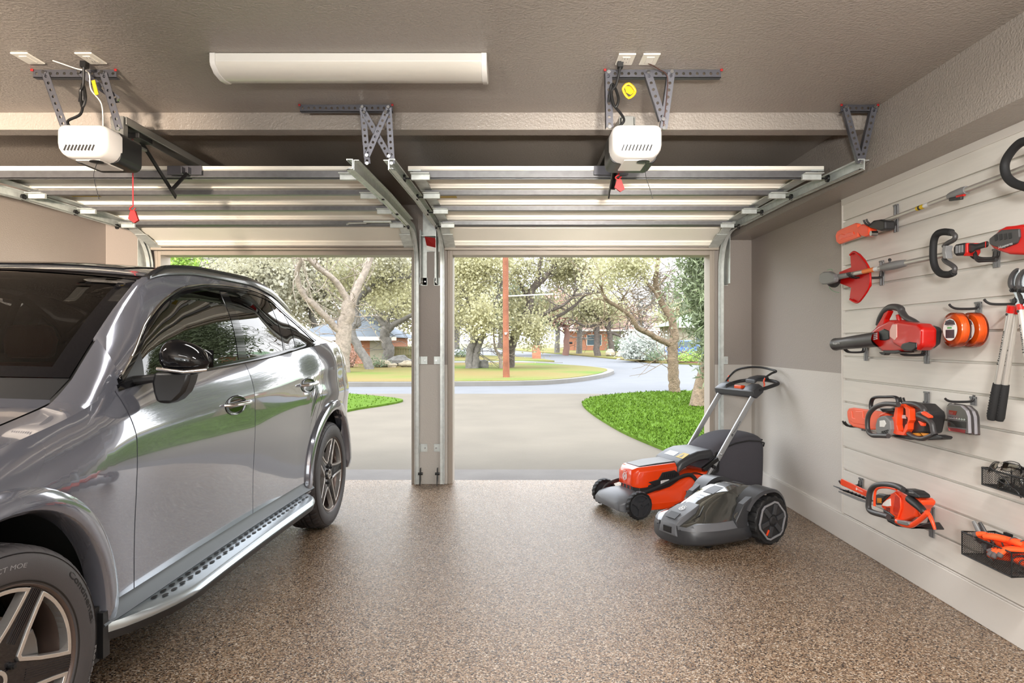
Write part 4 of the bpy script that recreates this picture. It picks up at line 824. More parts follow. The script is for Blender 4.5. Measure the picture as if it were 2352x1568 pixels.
def panel(A,B,bot,top,nu,nv,off=0.0,fn=S_,us=None,inner=True,thick=.02):
    """curved body panel between the vertical edges A(z), B(z) and the lines bot(s), top(s)"""
    def pt(u,v,o):
        s=A(.8)+(B(.8)-A(.8))*u
        for _ in range(4):
            z=bot(s)+(top(s)-bot(s))*v; s=A(z)+(B(z)-A(z))*u
        z=bot(s)+(max(top(s),bot(s)+1e-4)-bot(s))*v
        return (fn(s,z)+o,s,z)
    U=us or [i/nu for i in range(nu+1)]; mb=MB(); q=nv+1
    vs=[pt(u,j/nv,off) for u in U for j in range(nv+1)]; n=len(vs)
    fs=[(i*q+j,(i+1)*q+j,(i+1)*q+j+1,i*q+j+1) for i in range(len(U)-1) for j in range(nv)]
    mb.add(vs,fs)
    if inner:   # folded edge returning inwards
        idx=[i*q for i in range(len(U))]+[(len(U)-1)*q+j for j in range(1,q)]+[i*q+nv for i in range(len(U)-2,-1,-1)]+[j for j in range(nv-1,0,-1)]
        ed=[(vs[i][0]-thick,vs[i][1],vs[i][2]) for i in idx]; b=len(mb.v); mb.add(ed,[])
        for k in range(len(idx)): k2=(k+1)%len(idx); mb.f.append((idx[k],idx[k2],b+k2,b+k)); mb.m.append(0)
    return mb
c_=lambda v:(lambda z:v)
g=.0028
seam1=lambda z:.60-.05*max(0,(z-.95))/.2 - .0*z
seam2=lambda z:1.66+.0*z
seam3=lambda z:(2.52+.0*z if z<.55 else 2.52+.16*min(1,(z-.55)/.45)**1.5)
def arcU(A,B):
    a,b=A(.8),B(.8); ss=set(np.linspace(a,b,26))
    for c,cz,r in ARC:
        for k in range(31):
            s=c-r*math.cos(PI*k/30)
            if a<s<b: ss.add(s)
    ss=sorted(ss); return [(x-a)/(b-a) for x in ss]
def car_part(name,mb,m,par=None,smooth=50,mir=True,**k): return mb.build(name,m,par or car,local=True,smooth=smooth,mirror=mir,recalc=k.pop('recalc',True),**k)
fb=lambda s:zbot(s)
fen=car_part('fender',panel(c_(-.5),lambda z:seam1(z)-g,fb,Zb,0,22,us=arcU(c_(-.5),c_(.6))),m_paint)
fd=car_part('front_door',panel(lambda z:seam1(z)+g,lambda z:seam2(z)-g,c_(.41) if 0 else (lambda s:.41),Zb,26,24),m_paint)
rd=car_part('rear_door',panel(lambda z:seam2(z)+g,lambda z:seam3(z)-g,fb,Zb,30,24,us=arcU(c_(1.66),c_(2.66))),m_paint)
qp=car_part('quarter_panel',panel(lambda z:seam3(z)+g,c_(3.2),fb,Zb,0,24,us=arcU(c_(2.66),c_(3.2))),m_paint)
# dark inner shell behind the gaps, with the wheel wells left open
inn=panel(c_(-.45),c_(3.2),lambda s:zbot(s,.36,.004),Zb,0,10,off=-.022,us=arcU(c_(-.45),c_(3.2)),inner=False); car_part('inner_shell',inn,m_gap)
# flared arch trims
for c,cz,r in ARC:
    mb=MB(); n=44; secs=[]
    for k in range(n+1):
        a=R(-8)+(PI+R(16))*k/n; ca,sa=math.cos(a),math.sin(a); sec=[]
        for rr,o in ((r-.012,-.05),(r-.012,.010),(r-.002,.022),(r+.03,.026),(r+.055,.016),(r+.062,-.004)):
            s=c-ca*rr; z=cz+sa*rr; sec.append((S_(max(-.5,min(3.3,s)),max(z,.30))+o,s,z))
        secs.append(sec)
    mb.loft(secs,cap=False,closed=False); car_part('arch_flare',mb,m_paint,smooth=40)
    mb=MB(); mb.lathe([(r+.01,-.02),(r+.005,-.30)],(.93,c,cz),(1,0,0),n=40,a0=PI*.98,a1=2*PI*1.01); car_part('wheel_well',mb,m_gap)
    mb=MB(); mb.lathe([(r+.005,-.30),(.05,-.30)],(.93,c,cz),(1,0,0),n=40,a0=PI*.98,a1=2*PI*1.01); car_part('wheel_well',mb,m_gap)
# hood and fender tops
ZC=hermite([-.95,-.5,0,.3,.55],[.80,1.0,1.085,1.13,1.165])
def hood(s,f): tm=T(s,Zb(s)); zf=Zb(s); return (f*tm,s,zf+(ZC(s)-zf)*(1-abs(f)**3.6))
hs=lambda s:.905-.045*max(0,s-.05)
sE=lambda f:.41-.20*(1-(f/.88)**2)
mb=MB(); mb.grid(lambda u,v:hood(-.5+.701*u,1-(1-hs(-.5+.701*u)-.0035)*v),30,6); car_part('fender_top',mb,m_paint,smooth=80)
def hd(u,v):
    f=(2*u-1)*.999; 
    s=-.5+(sE(abs(f)*.86)+.5)*v; return hood(s,f*(hs(s)-.0035))
mb=MB(); mb.grid(hd,40,30); car_part('hood',mb,m_paint,smooth=80,mir=False)
mb=MB(); mb.grid(lambda u,v:(lambda p:(p[0],p[1],p[2]-.012))(hood(-.5+1.05*u,1-2*v)),20,30); car_part('inner_hood',mb,m_gap,mir=False)
# nose
def nose(u,v):
    a=u*PI/2; z=.24+(.86-.24)*v; s=-.5-(.40+.05*math.sin(PI*v))*math.sin(a)**1.1; t=T(-.5,z)*math.cos(a)**.55; return (t,s,z+ (ZC(-.75)-.86)*v*math.sin(a)*.5)
mb=MB(); mb.grid(nose,20,12); car_part('front_bumper',mb,m_paint,smooth=80)
mb=MB(); mb.grid(lambda u,v:(nose(1-.999*(1-u)*1,1)[0]*1.0*(1-v),nose(u,1)[1]+(-.5-nose(u,1)[1])*0,nose(u,1)[2]+.0) if 0 else (lambda p:(p[0]*(1-v),p[1],p[2]+.10*v*(1-v)))(nose(u,1)),16,8); car_part('hood_front',mb,m_paint,smooth=80)
mb=MB(); mb.grid(lambda u,v:(lambda p:(p[0]*1.002,p[1]-.006,p[2]))(nose(.62+.38*u,.35+.42*v)),10,6); car_part('grille',mb,m_gloss,smooth=80)
mb=MB(); mb.grid(lambda u,v:(lambda p:(p[0]+.004,p[1]-.006,p[2]))(nose(.22+.32*u,.72+.20*v)),10,4); car_part('headlamp',mb,mat('headlamp_glass',srgb(190,195,200),rough=.05,metal=.4,coat=1),smooth=80)
# tail: closes the rear in plan, from the bumper up to the rear glass
se=hermite([.28,.42,.6,.72,.9,1.05,1.2,1.34],[3.74,3.85,3.86,3.78,3.76,3.70,3.58,3.46])
def tail(u,v,o=0):
    a=u*PI/2; z=.28+(1.335-.28)*v; t=(S_(3.2,z))*math.cos(a)**.42+o; s=3.2+(se(z)-3.2)*math.sin(a)**.9+o; return (t,s,z)
mb=MB(); mb.grid(tail,26,24); tg=car_part('tailgate',mb,m_paint,smooth=80)
mb=MB(); mb.grid(lambda u,v:tail(.50+.5*u,.66+.10*v,.004),12,4); car_part('tail_lamp',mb,m_tail,smooth=80)
mb=MB(); mb.grid(lambda u,v:(lambda p,q:(q*(1-v)+0*v,p[1]+(0)*v,p[2]+.0) )(tail(u,1),tail(u,1)[0]),12,6); 
mb2=MB(); mb2.grid(lambda u,v:(lambda a,b:(a[0]*(1-v)+b[0]*v,a[1]*(1-v)+b[1]*v,a[2]*(1-v)+b[2]*v))(tail(u,1),((TR(3.1))*(1-u*.999),3.1+.06*u,ZR(3.1)+.045*(1-(1-u)**2))),14,6); car_part('rear_glass',mb2,m_gloss,smooth=80)
# sill, running board
mb=MB(); mb.loft([[(T(s,.41)-.006,s,.408),(T(s,.41)-.002,s,.385),(T(s,.41)+.02,s,.355),(T(s,.41)-.02,s,.315),(T(s,.41)-.16,s,.30),(T(s,.41)-.16,s,.408)] for s in np.linspace(.405,2.53,30)]); car_part('sill',mb,m_sill,smooth=35)
def rbw(s):  # outer edge of the board
    e=min(1,max(0,(s-.42)/.42)); f=min(1,max(0,(2.36-s)/.22)); return .010+.135*(math.sin(e*PI/2)**.8)*(math.sin(f*PI/2)**.45 if f<1 else 1)
mb=MB(); S2=list(np.linspace(.42,2.30,40))+[2.33,2.35,2.36]
mb.loft([[(T(s,.41)-.01,s,.350),(T(s,.41)+rbw(s)*.86,s,.356),(T(s,.41)+rbw(s)*.97,s,.348),(T(s,.41)+rbw(s),s,.335),(T(s,.41)+rbw(s)*.95,s,.322),(T(s,.41)-.01,s,.322)] for s in S2]); rb=car_part('running_board',mb,m_satin,smooth=45)
mb=MB(); mb.loft([[(T(s,.41)-.02,s,.328),(T(s,.41)+rbw(s)*.985,s,.326),(T(s,.41)+rbw(s)*.93,s,.300),(T(s,.41)-.02,s,.290)] for s in S2]); car_part('board_underside',mb,m_black,par=rb,smooth=45)
for i in range(26):
    s=.66+i*.0635
    for j,(o,) in enumerate(((.040,),(.072,))):
        if o>rbw(s)*.7: continue
        mb=MB(); ss=s+(.018 if j else 0); b0=T(ss,.41)+o; vs=[(b0+.008*math.cos(a),ss+.018*math.sin(a),.3575) for a in np.linspace(0,2*PI,13)[:-1]]; mb.add(vs,[tuple(range(12))]); mb.build('tread_pad',m_black,rb,local=True,smooth=0,solid=.002)
mb=MB(); mb.loft([[(T(.41,.41)-.02,.40,z),(T(.41,.41)+.015,.40,z),(T(.41,.41)+.015,.435,z),(T(.41,.41)-.02,.435,z)] for z in (.40,.25)]); mb.loft([[(.70,.38,z),(.93,.38,z),(.93,.41,z),(.70,.41,z)] for z in (.42,.24)]); car_part('splash_guard',mb,m_black,smooth=0)
mb=MB(); mb.box(-.78,.78,.42,2.52,.24,.34); mb.box(-.55,.55,-.6,3.6,.22,.36); car_part('underbody',mb,m_gap,mir=False,smooth=0)
# window line
DT=hermite([.60,.70,.84,1.06,1.24,1.56,1.9,2.22,2.41,2.62,2.76],[1.135,1.215,1.34,1.462,1.515,1.548,1.556,1.535,1.462,1.365,1.276])
top_s=lambda s:DT(s); bel=lambda s:Zb(s)+.016
Bp=lambda z:1.60-.06*(z-1.18)/.38; Bq=lambda z:1.70-.08*(z-1.18)/.38
def foot(u,v):
    s=.20+.40*u; w_=min(1,max(0,(s-.22)/.25)); w_=w_*w_*(3-2*w_); h=hood(s,1-(1-hs(s)-.0035)*v); sg=max(s,.45); zr_=ZR(s) if s>=.45 else max(Zb(s)+.03,1.165-(.45-s)*.75); zz=Zb(s)+(zr_-Zb(s))*v; tb_=T(s,Zb(s)); q=(tb_+(TR(sg)-tb_)*v+.028*math.sin(PI*v)*min(1,(zr_-Zb(s))/.3),s,zz)
    return tuple(h[i]*(1-w_)+q[i]*w_ for i in range(3))
mb=MB(); mb.grid(foot,24,12); car_part('a_pillar',mb,m_paint,smooth=80)
mb=MB(); mb.grid(lambda u,v:(lambda q:(q[0]+.002-.075*v,q[1],q[2]-.004-.030*v))(foot(.1+.9*u,1)),20,2); car_part('pillar_seal',mb,m_gap,smooth=80)
car_part('roof_side',panel(c_(.60),c_(2.76),lambda s:DT(s)+.020,ZR,60,6),m_paint,smooth=70)
car_part('d_pillar',panel(c_(2.76),c_(3.2),lambda s:Zb(s)+.001,ZR,14,8),m_paint,smooth=70)
car_part('window_trim',panel(c_(.585),c_(2.78),lambda s:DT(s)-.004,lambda s:DT(s)+.021,60,2,off=.004),m_gloss,smooth=70)
car_part('chrome_strip',panel(c_(.60),c_(2.78),lambda s:DT(s)+.021,lambda s:DT(s)+.028,60,2,off=.006),m_chrome,smooth=70)
car_part('belt_moulding',panel(c_(.575),c_(2.78),lambda s:Zb(s)-.004,lambda s:Zb(s)+.018,60,2,off=.005),m_gloss,smooth=70)
car_part('window',panel(c_(.745),Bp,bel,top_s,30,16,inner=False),g_side,par=fd,smooth=80)
car_part('mirror_triangle',panel(c_(.605),c_(.75),bel,top_s,8,6,off=.002),m_black,par=fd,smooth=70)
car_part('b_pillar',panel(Bp,Bq,bel,top_s,6,10,off=.002),m_gloss,smooth=70)
q1=lambda z:2.24-.0*z; 
car_part('window',panel(Bq,lambda z:2.205,bel,top_s,26,16,inner=False),g_rear,par=rd,smooth=80)
car_part('window_divider',panel(lambda z:2.205,lambda z:2.235,bel,top_s,2,10,off=.002),m_gloss,par=rd,smooth=70)
car_part('quarter_window',panel(lambda z:2.235,c_(2.40),bel,top_s,8,12,inner=False),g_rear,par=rd,smooth=80)
car_part('window_divider',panel(c_(2.40),c_(2.43),bel,top_s,2,10,off=.002),m_gloss,smooth=70)
car_part('quarter_window',panel(c_(2.43),c_(2.76),bel,top_s,14,10,inner=False),g_rear,smooth=80)
# roof, rails, windscreen
def roof(u,v):
    s=.97-.05*(1-u*u)*0+(3.12-.97)*v; s=(.97-.07*(1-u*u))+(3.12-(.97-.07*(1-u*u)))*v
    sc=max(s,.95); return (u*TR(sc),s,ZR(sc)+.05*(1-abs(u)**2.4)-(0 if s>.95 else (.95-s)*.3))
mb=MB(); mb.grid(lambda a,b:roof(2*a-1,b),30,40); car_part('roof',mb,m_paint,mir=False,smooth=80)
mb=MB(); mb.grid(lambda a,b:(lambda p:(p[0],p[1],p[2]+.004))(roof((2*a-1)*.80,.05+.62*b)),20,20); car_part('glass_roof',mb,m_gloss,mir=False,smooth=80)
mb=MB(); mb.loft([[(TR(s)-.018,s,ZR(s)+.004),(TR(s)+.012,s,ZR(s)-.008),(TR(s)+.013,s,ZR(s)+.016*k_),(TR(s)+.004,s,ZR(s)+.034*k_),(TR(s)-.010,s,ZR(s)+.034*k_),(TR(s)-.018,s,ZR(s)+.022*k_)] for s,k_ in [(x,math.sin(max(.1,min(1,(x-.96)/.16,(3.02-x)/.2))*PI/2)) for x in np.linspace(.97,3.0,46)]])
car_part('roof_rail',mb,mat('rail_black',srgb(26,27,30),rough=.22,coat=.5),smooth=60)
def wind(u,v):
    s0=.455+.515*v; te=TR(s0); ze=ZR(s0); bow=.22*(1-v)+.07*v; return (u*te*.985,s0-bow*(1-u*u),ze+(.02+.02*v)*(1-u*u)-.004)
mb=MB(); mb.grid(lambda a,b:wind(2*a-1,b),30,20); ws=car_part('windscreen',mb,g_wind,mir=False,smooth=80)
mb=MB(); mb.grid(lambda a,b:(lambda p:(p[0],p[1],p[2]+.001))(wind((2*a-1),.0+.07*b)),30,3); mb.grid(lambda a,b:wind(1.0-.075*(1-a)*1,b),4,20); mb.grid(lambda a,b:wind(-1+.075*a,b),4,20); mb.grid(lambda a,b:wind(2*a-1,.93+.07*b),30,2)
mb.v=[(x,y-.002,z+.002) for x,y,z in mb.v]; car_part('windscreen_border',mb,m_gloss,par=ws,mir=False,smooth=80)
mb=MB(); mb.grid(lambda a,b:(lambda p,q:tuple(p[i]*(1-b)+q[i]*b for i in range(3)))(wind(2*a-1,0),(lambda h:(h[0],h[1],h[2]-.02))(hood(sE(abs((2*a-1))*.86)-.03,(2*a-1)*.86))),30,3); car_part('cowl',mb,m_black,mir=False,smooth=80)
# mirror
mc=(1.065,.70,1.222); mb=MB(); secs=[]
for k in range(13):
    u=-1+2*k/12; r=math.sqrt(max(0,1-abs(u)**2.6))
    secs.append([(mc[0]+u*.084,mc[1]+.0+ (.050*math.cos(a)-.0)*r*(1.0 if math.cos(a)>0 else 1.35)+.015*u,mc[2]+.012*u*-1+.070*math.sin(a)*r*(1 if math.sin(a)>0 else .8)*(1-.18*u)) for a in np.linspace(0,2*PI,21)[:-1]])
mb.loft(secs); mi=car_part('door_mirror',mb,m_gloss,smooth=80)
mb=MB(); mb.loft([[(x0,.665,z),(x1,.67,z),(x1,.745,z),(x0,.755,z)] for z,x0,x1 in ((1.178,.965,1.10),(1.14,.955,1.09),(1.105,.96,1.075),(1.075,.97,1.045),(1.062,.985,1.015))]); mb.build('mirror_stalk',m_black,mi,local=True,smooth=40,bevel=.012)
mb=MB(); mb.loft([[(x,.70+dy,z+dz) for dy,dz in ((-.03,-.016),(.05,-.016),(.05,.016),(-.03,.016))] for x,z in ((.86,1.145),(.92,1.15),(1.0,1.16))]); mb.build('mirror_arm',m_black,mi,local=True,smooth=40,bevel=.010)
mb=MB(); mb.tube([(mc[0]-.07,mc[1]-.066,mc[2]-.030),(mc[0]+.03,mc[1]-.066,mc[2]-.042),(mc[0]+.095,mc[1]-.03,mc[2]-.035)],.007,8); mb.build('turn_signal',m_chrome,mi,local=True,smooth=60,mirror=True)
mb=MB(); mb.add([(mc[0]+u*.078,mc[1]+.058,mc[2]+v*.05) for u,v in ((-1,-.8),(1,-.6),(1,.7),(-.8,.9))],[(0,1,2,3)]); mb.build('mirror_glass',m_chrome,mi,local=True,smooth=0,mirror=True)
# door handles: round recess with a bar across it
def handle(s,z,par):
    mb=MB(); b=T(s,z); mb.loft([[(T(s+rr*.115*math.cos(a),z+rr*.045*math.sin(a))+o,s+rr*.115*math.cos(a),z+rr*.045*math.sin(a)) for a in np.linspace(0,2*PI,29)[:-1]] for rr,o in ((1.04,.0015),(1.0,.003),(.94,.001),(.7,.0012),(.3,.0013),(.02,.0013))],cap=False); h=mb.build('handle_recess',m_gloss,par,local=True,smooth=60,mirror=True)
    mb=MB(); mb.tube(catmull([(b-.004,s-.125,z+.008),(b+.024,s-.085,z+.008),(b+.032,s,z+.008),(b+.028,s+.085,z+.008),(b-.004,s+.125,z+.008)],5),[.010,.013,.013,.013,.009],10,flat=(1.3,.8)); mb.build('handle',m_chrome,par,local=True,smooth=70,mirror=True)
handle(1.44,.985,fd); handle(2.44,1.015,rd)
# interior
for sx in (-.37,.37):
    mb=MB(); mb.loft([[(sx+a*wd,y+b*.06,z) for a,b in ((-1,-1),(1,-1),(1.05,1),(-1.05,1))] for z,y,wd in ((.62,1.62,.25),(.95,1.72,.26),(1.18,1.80,.19))]); mb.loft([[(sx+a*.25,y,.58+b*.07) for a,b in ((-1,-1),(1,-1),(1,1),(-1,1))] for y in (1.12,1.66)]); se_=mb.build('seat',m_leather,car,local=True,smooth=40,bevel=.04,bseg=3)
    mb=MB(); mb.loft([[(sx+a*wd,y+b*.045,z) for a,b in ((-1,-1),(1,-1),(1,1),(-1,1))] for z,y,wd in ((1.20,1.80,.12),(1.30,1.81,.135),(1.38,1.80,.11))]); mb.build('headrest',m_leather,se_,local=True,smooth=40,bevel=.03,bseg=3)
mb=MB(); mb.box(-.66,.66,2.45,2.60,.55,1.12); mb.box(-.66,.66,2.0,2.5,.52,.66); mb.build('rear_seat',m_leather,car,local=True,smooth=40,bevel=.05,bseg=3)
mb=MB(); mb.loft([[(-.78,y,z),(.78,y,z),(.78,y,z-.25),(-.78,y,z-.25)] for y,z in ((.32,1.08),(.60,1.11),(.85,1.04),(.95,.95))]); mb.build('dashboard',m_dash,car,local=True,smooth=40,bevel=.02)
mb=MB(); mb.tube([(.37+.18*math.cos(a),.98+.06*math.sin(a),.96+.17*math.sin(a)) for a in np.linspace(0,2*PI,25)[:-1]],.014,8,closed=True); mb.box(.22,.52,.975,.99,.93,.97); mb.build('steering_wheel',m_dash,car,local=True,smooth=60)
mb=MB(); mb.box(-.80,.80,.6,3.3,.40,.48); mb.grid(lambda u,v:((2*u-1)*.66,1.1+1.9*v,ZR(1.1+1.9*v)-.02),6,12); mb.build('cabin_liner',m_dash,car,local=True,smooth=0)
mb=MB(); mb.box(-.10,.10,.90,.915,1.40,1.46); mb.build('inner_mirror',m_dash,car,local=True,smooth=0,bevel=.01)
# ---------------------------------------------------------------- wheel (outer face towards +x, hub at the origin of the part)
TW=.235
def wheel_parts(par,theta0):
    mb=MB(); rt=.365
    pr=[(.258,-.004),(.262,.0),(.275,.004),(.30,.0065),(.325,.004),(.343,-.004),(.353,-.012)]
    n=240; blk=[]
    tread=[(.3585,-.020),(.3625,-.034),(.3635,-.055),(.3555,-.057),(.3555,-.064),(.3645,-.066),(.365,-.098),(.356,-.100),(.356,-.109),(.365,-.111)]
    tread+= [(r,-TW-h) for r,h in reversed(tread)]
    prof=pr+tread+[(r,-TW-h) for r,h in reversed(pr)]
    vs=[];fs=[]; q=len(prof)
    for k in range(n):
        th=2*PI*k/n
        for i,(r,h) in enumerate(prof):
            rr=r; sh=0
            if len(pr)<=i+1 and i<len(pr)+len(tread) and r>.357 and k%5==0: rr=r-.006
            if i==len(pr)-1 and k%5==0: rr=r-.004
            a=th+ (h+.117)**2*6*(1 if i%2 else 1)
            vs.append((h,rr*math.sin(a),rr*math.cos(a)))
    for k in range(n):
        k2=(k+1)%n
        for i in range(q-1): fs.append((k*q+i,k*q+i+1,k2*q+i+1,k2*q+i))
    mb.add(vs,fs); tyre=mb.build('wheel',m_tyre,par,local=True,smooth=28)
    # lettering on the sidewall
    def arc(rad,th0,dirn=1):
        def f(x,y):
            a=R(th0)+dirn*x/rad; r=rad+dirn*y; fx=np.interp(r,[.262,.275,.30,.325,.343],[.0005,.0045,.007,.0045,-.0035]); return (fx+.0006,r*math.sin(a),r*math.cos(a))
        return f
    t0=theta0-30
    mb=MB(); text(mb,'Continental',arc(.312,45+t0),.020,bold=.012,cx=False,width=.205); mb.build('maker_lettering',m_tyretxt2,tyre,local=True,smooth=0,solid=.0006)
    mb=MB(); text(mb,'CONTACT MOE',arc(.303,-22+t0),.013,cx=False,width=.19,shear=.2); mb.build('model_lettering',m_tyretxt,tyre,local=True,smooth=0,solid=.0006); mb=MB(); text(mb,'PROCONTACT',arc(.335,97+t0),.012,bold=.01,cx=False,width=.16); mb.build('line_lettering',m_tyretxt,tyre,local=True,smooth=0,solid=.0006); mb=MB(); text(mb,'235/55 R19',arc(.303,190+t0),.012,cx=False,width=.12); mb.build('size_lettering',m_tyretxt,tyre,local=True,smooth=0,solid=.0006)
    mb=MB(); mb.lathe([(.3405,-.0025),(.342,-.001),(.3435,-.004)],(0,0,0),(1,0,0),n=90); mb.lathe([(.264,.0015),(.2665,.0035),(.269,.003)],(0,0,0),(1,0,0),n=90); mb.build('sidewall_ring',m_tyretxt2,tyre,local=True,smooth=60)
    # rim barrel
    mb=MB(); mb.lathe([(.262,-.004),(.258,-.002),(.253,-.006),(.250,-.018),(.238,-.03),(.232,-.10),(.236,-.19),(.256,-.225)],(0,0,0),(1,0,0),n=72); mb.build('rim',m_barrel,tyre,local=True,smooth=50)
    def fx(r): return -.010-.022*(1-min(1,r/.25))
    def W_(th,r,d): a=R(th); return (fx(r)+d,r*math.sin(a),r*math.cos(a))
    def xy(p,d): r=math.hypot(*p); return (fx(r)+d,p[0],p[1])
    def window(thk):   # outline between spoke thk and thk+72
        def sp(th,sgn,r,o): a=R(th); return (r*math.sin(a)+sgn*o*math.cos(a),r*math.cos(a)-sgn*o*math.sin(a))
        L=[sp(thk,1,.243,.024),sp(thk,1,.20,.026),sp(thk,1,.14,.031)]; Rr=[sp(thk+72,-1,.14,.031),sp(thk+72,-1,.20,.026),sp(thk+72,-1,.243,.024)]
        a=R(thk+36); V=[((.082)*math.sin(a-.10),.086*math.cos(a-.10)),((.082)*math.sin(a+.10),.086*math.cos(a+.10))]
        a0=math.atan2(L[0][0],L[0][1]); a1=math.atan2(Rr[-1][0],Rr[-1][1]); 
        if a1<a0: a1+=2*PI
        arcp=[(.248*math.sin(a1+(a0-a1)*k/12),.248*math.cos(a1+(a0-a1)*k/12)) for k in range(0,13)]
        return L[1:]+V+Rr[:-1]+arcp      # closed
    def insetp(poly,k):
        n=len(poly); out=[]; area=sum(poly[i][0]*poly[(i+1)%n][1]-poly[(i+1)%n][0]*poly[i][1] for i in range(n)); sg=1 if area>0 else -1
        for i in range(n):
            a,b,c=np.array(poly[i-1]),np.array(poly[i]),np.array(poly[(i+1)%n]); d1=(b-a)/np.linalg.norm(b-a); d2=(c-b)/np.linalg.norm(c-b)
            n1=np.array([-d1[1],d1[0]])*sg; n2=np.array([-d2[1],d2[0]])*sg; m=n1+n2; m/=np.linalg.norm(m); out.append(tuple(b+m*k/max(.5,m.dot(n1))))
        return out
    for k in range(5):
        th=theta0+72*k; wd=window(th)
        mb=MB(); mb.ring(wd,insetp(wd,.0115),lambda u,v,d:xy((u,v),d),-.028,.003); mb.build('window_edge',m_wheelsil,tyre,local=True,smooth=0,bevel=.0012)
        wp_=window(th-72); left=[wp_[4],wp_[5]]; 
        # spoke outline: right edge of the previous window, rim, left edge of this one
        pv=window(th-72); nL=len(pv); e1=[pv[3],pv[4],pv[5],pv[6]]; e2=[wd[-1],wd[0],wd[1],wd[2]]
        a0=math.atan2(e1[-1][0],e1[-1][1]); a1=math.atan2(e2[0][0],e2[0][1]); 
        if a1<a0: a1+=2*PI
        tip=[(.254*math.sin(a0+(a1-a0)*j/4),.254*math.cos(a0+(a1-a0)*j/4)) for j in range(5)]
        poly=[(0,0)]+e1[:3]+[e1[3]]+tip+e2
        mb=MB(); mb.prism(poly,lambda u,v,d:xy((u,v),d),-.034,-.001); sp=mb.build('spoke',m_wheelblk,tyre,local=True,smooth=0,bevel=.001)
        mb=MB(); a=R(th)
        for o in (-.0135,-.0068,0,.0068,.0135):
            p=lambda r:(r*math.sin(a)+o*math.cos(a),r*math.cos(a)-o*math.sin(a))
            q0,q1=p(.10),p(.249); mb.bar(xy(q0,-.0005),xy(q1,.0005),.0034,.004,(1,0,0))
        mb.build('spoke_rib',m_wheelblk,tyre,local=True,smooth=0)
        mb=MB(); a=R(th+36); mb.cyl((-.03,.060*math.sin(a),.060*math.cos(a)),(-.018,.060*math.sin(a),.060*math.cos(a)),.0095,n=14); mb.cyl((-.02,.060*math.sin(a),.060*math.cos(a)),(-.013,.060*math.sin(a),.060*math.cos(a)),.006,n=6); mb.build('wheel_bolt',m_black,tyre,local=True,smooth=30)
    mb=MB(); mb.lathe([(.0,-.018),(.034,-.018),(.036,-.020),(.037,-.030),(.06,-.034),(.078,-.032)],(0,0,0),(1,0,0),n=40); hc=mb.build('hub_cap',m_wheelblk,tyre,local=True,smooth=40)
    mb=MB(); mb.lathe([(.0345,-.0175),(.0335,-.0160),(.0235,-.0160),(.0225,-.0175)],(0,0,0),(1,0,0),n=40)
    for k in range(3):
        a=R(theta0-28+120*k); b1=R(theta0-28+120*k+60); b2=R(theta0-28+120*k-60); mb.add([(-.0150,0,0),(-.0172,.004*math.sin(b1),.004*math.cos(b1)),(-.0165,.0235*math.sin(a),.0235*math.cos(a)),(-.0172,.004*math.sin(b2),.004*math.cos(b2))],[(0,1,2),(0,2,3)])
    mb.build('wheel_badge',m_wheelsil,tyre,local=True,smooth=0)
    mb=MB(); mb.lathe([(.0,-.10),(.09,-.10),(.10,-.085),(.168,-.085),(.168,-.098)],(0,0,0),(1,0,0),n=60); mb.build('brake_disc',m_disc,tyre,local=True,smooth=40)
    mb=MB(); mb.loft([[(x,r*math.sin(R(a)),r*math.cos(R(a))) for a in (62,75,90,105,118)]+[(x,.112*math.sin(R(a)),.112*math.cos(R(a))) for a in (118,90,62)] for x,r in ((-.055,.180),(-.11,.180))]); mb.build('brake_caliper',m_disc,tyre,local=True,smooth=30,bevel=.004)
    return tyre
fw=wheel_parts(car,30); fw.location=(.932,0,.365); fw.rotation_euler=(0,0,R(-6))
rw=wheel_parts(car,15); rw.location=(.930,WB,.365)
for s_ in (0,WB):
    o=dup(fw); o.location=(-.925,s_,.365); o.rotation_euler=(0,0,PI-R(6)*(s_==0))
for o in list(car.children):
    if o.name in MIRR: c=dup(o); c.scale=(-1,1,1)
# ================================================================ mowers
m_or=mat('orange_plastic',srgb(236,68,18),rough=.22,coat=.6); m_ord=mat('orange_dark',srgb(196,44,12),rough=.3,coat=.4); m_gr=mat('mid_grey_plastic',srgb(98,100,104),rough=.42); m_dg=mat('dark_grey_plastic',srgb(54,55,58),rough=.38)
m_bk2=mat('soft_black',srgb(34,34,36),rough=.5); m_alu=mat('handle_aluminium',srgb(176,178,180),rough=.32,metal=.6); m_bag=mat('bag_fabric',srgb(72,70,76),rough=.9,bump=.5,bscale=160,bdist=.004)
m_rub=mat('mower_rubber',srgb(26,26,27),rough=.6); m_glg=mat('gloss_dark_grey',srgb(58,58,55),rough=.07,coat=1); m_logo=mat('logo_silver',srgb(225,225,225),rough=.3)
def logo(mb,fn,r=.02):
    """crown shaped H mark in a rounded ring"""
    n=20; o=[(r*math.cos(a),r*math.sin(a)*.95) for a in np.linspace(0,2*PI,n+1)[:-1]]; i_=[(x*.80,y*.80) for x,y in o]
    mb.ring(o,i_,lambda u,v,d:fn(u,v,d),0,.001)
    for a in ((-.45,-.55,-.22,.55),(.22,-.55,.45,.55),(-.25,-.12,.25,.12)): mb.prism([(a[0]*r,a[1]*r),(a[2]*r,a[1]*r),(a[2]*r,a[3]*r),(a[0]*r,a[3]*r)],lambda u,v,d:fn(u,v,d),0,.001)
    for x,y in ((-.72,1.1),(0,1.32),(.72,1.1)): mb.prism([(x*r+.16*r*math.cos(a),y*r+.16*r*math.sin(a)) for a in np.linspace(0,2*PI,9)[:-1]],lambda u,v,d:fn(u,v,d),0,.001)
ANG=22
mw=thing('lawn_mower','orange and grey push lawn mower with upright handle and fabric bag','lawn mower',(.795,5.18,0),R(ANG))
ANG=29.4
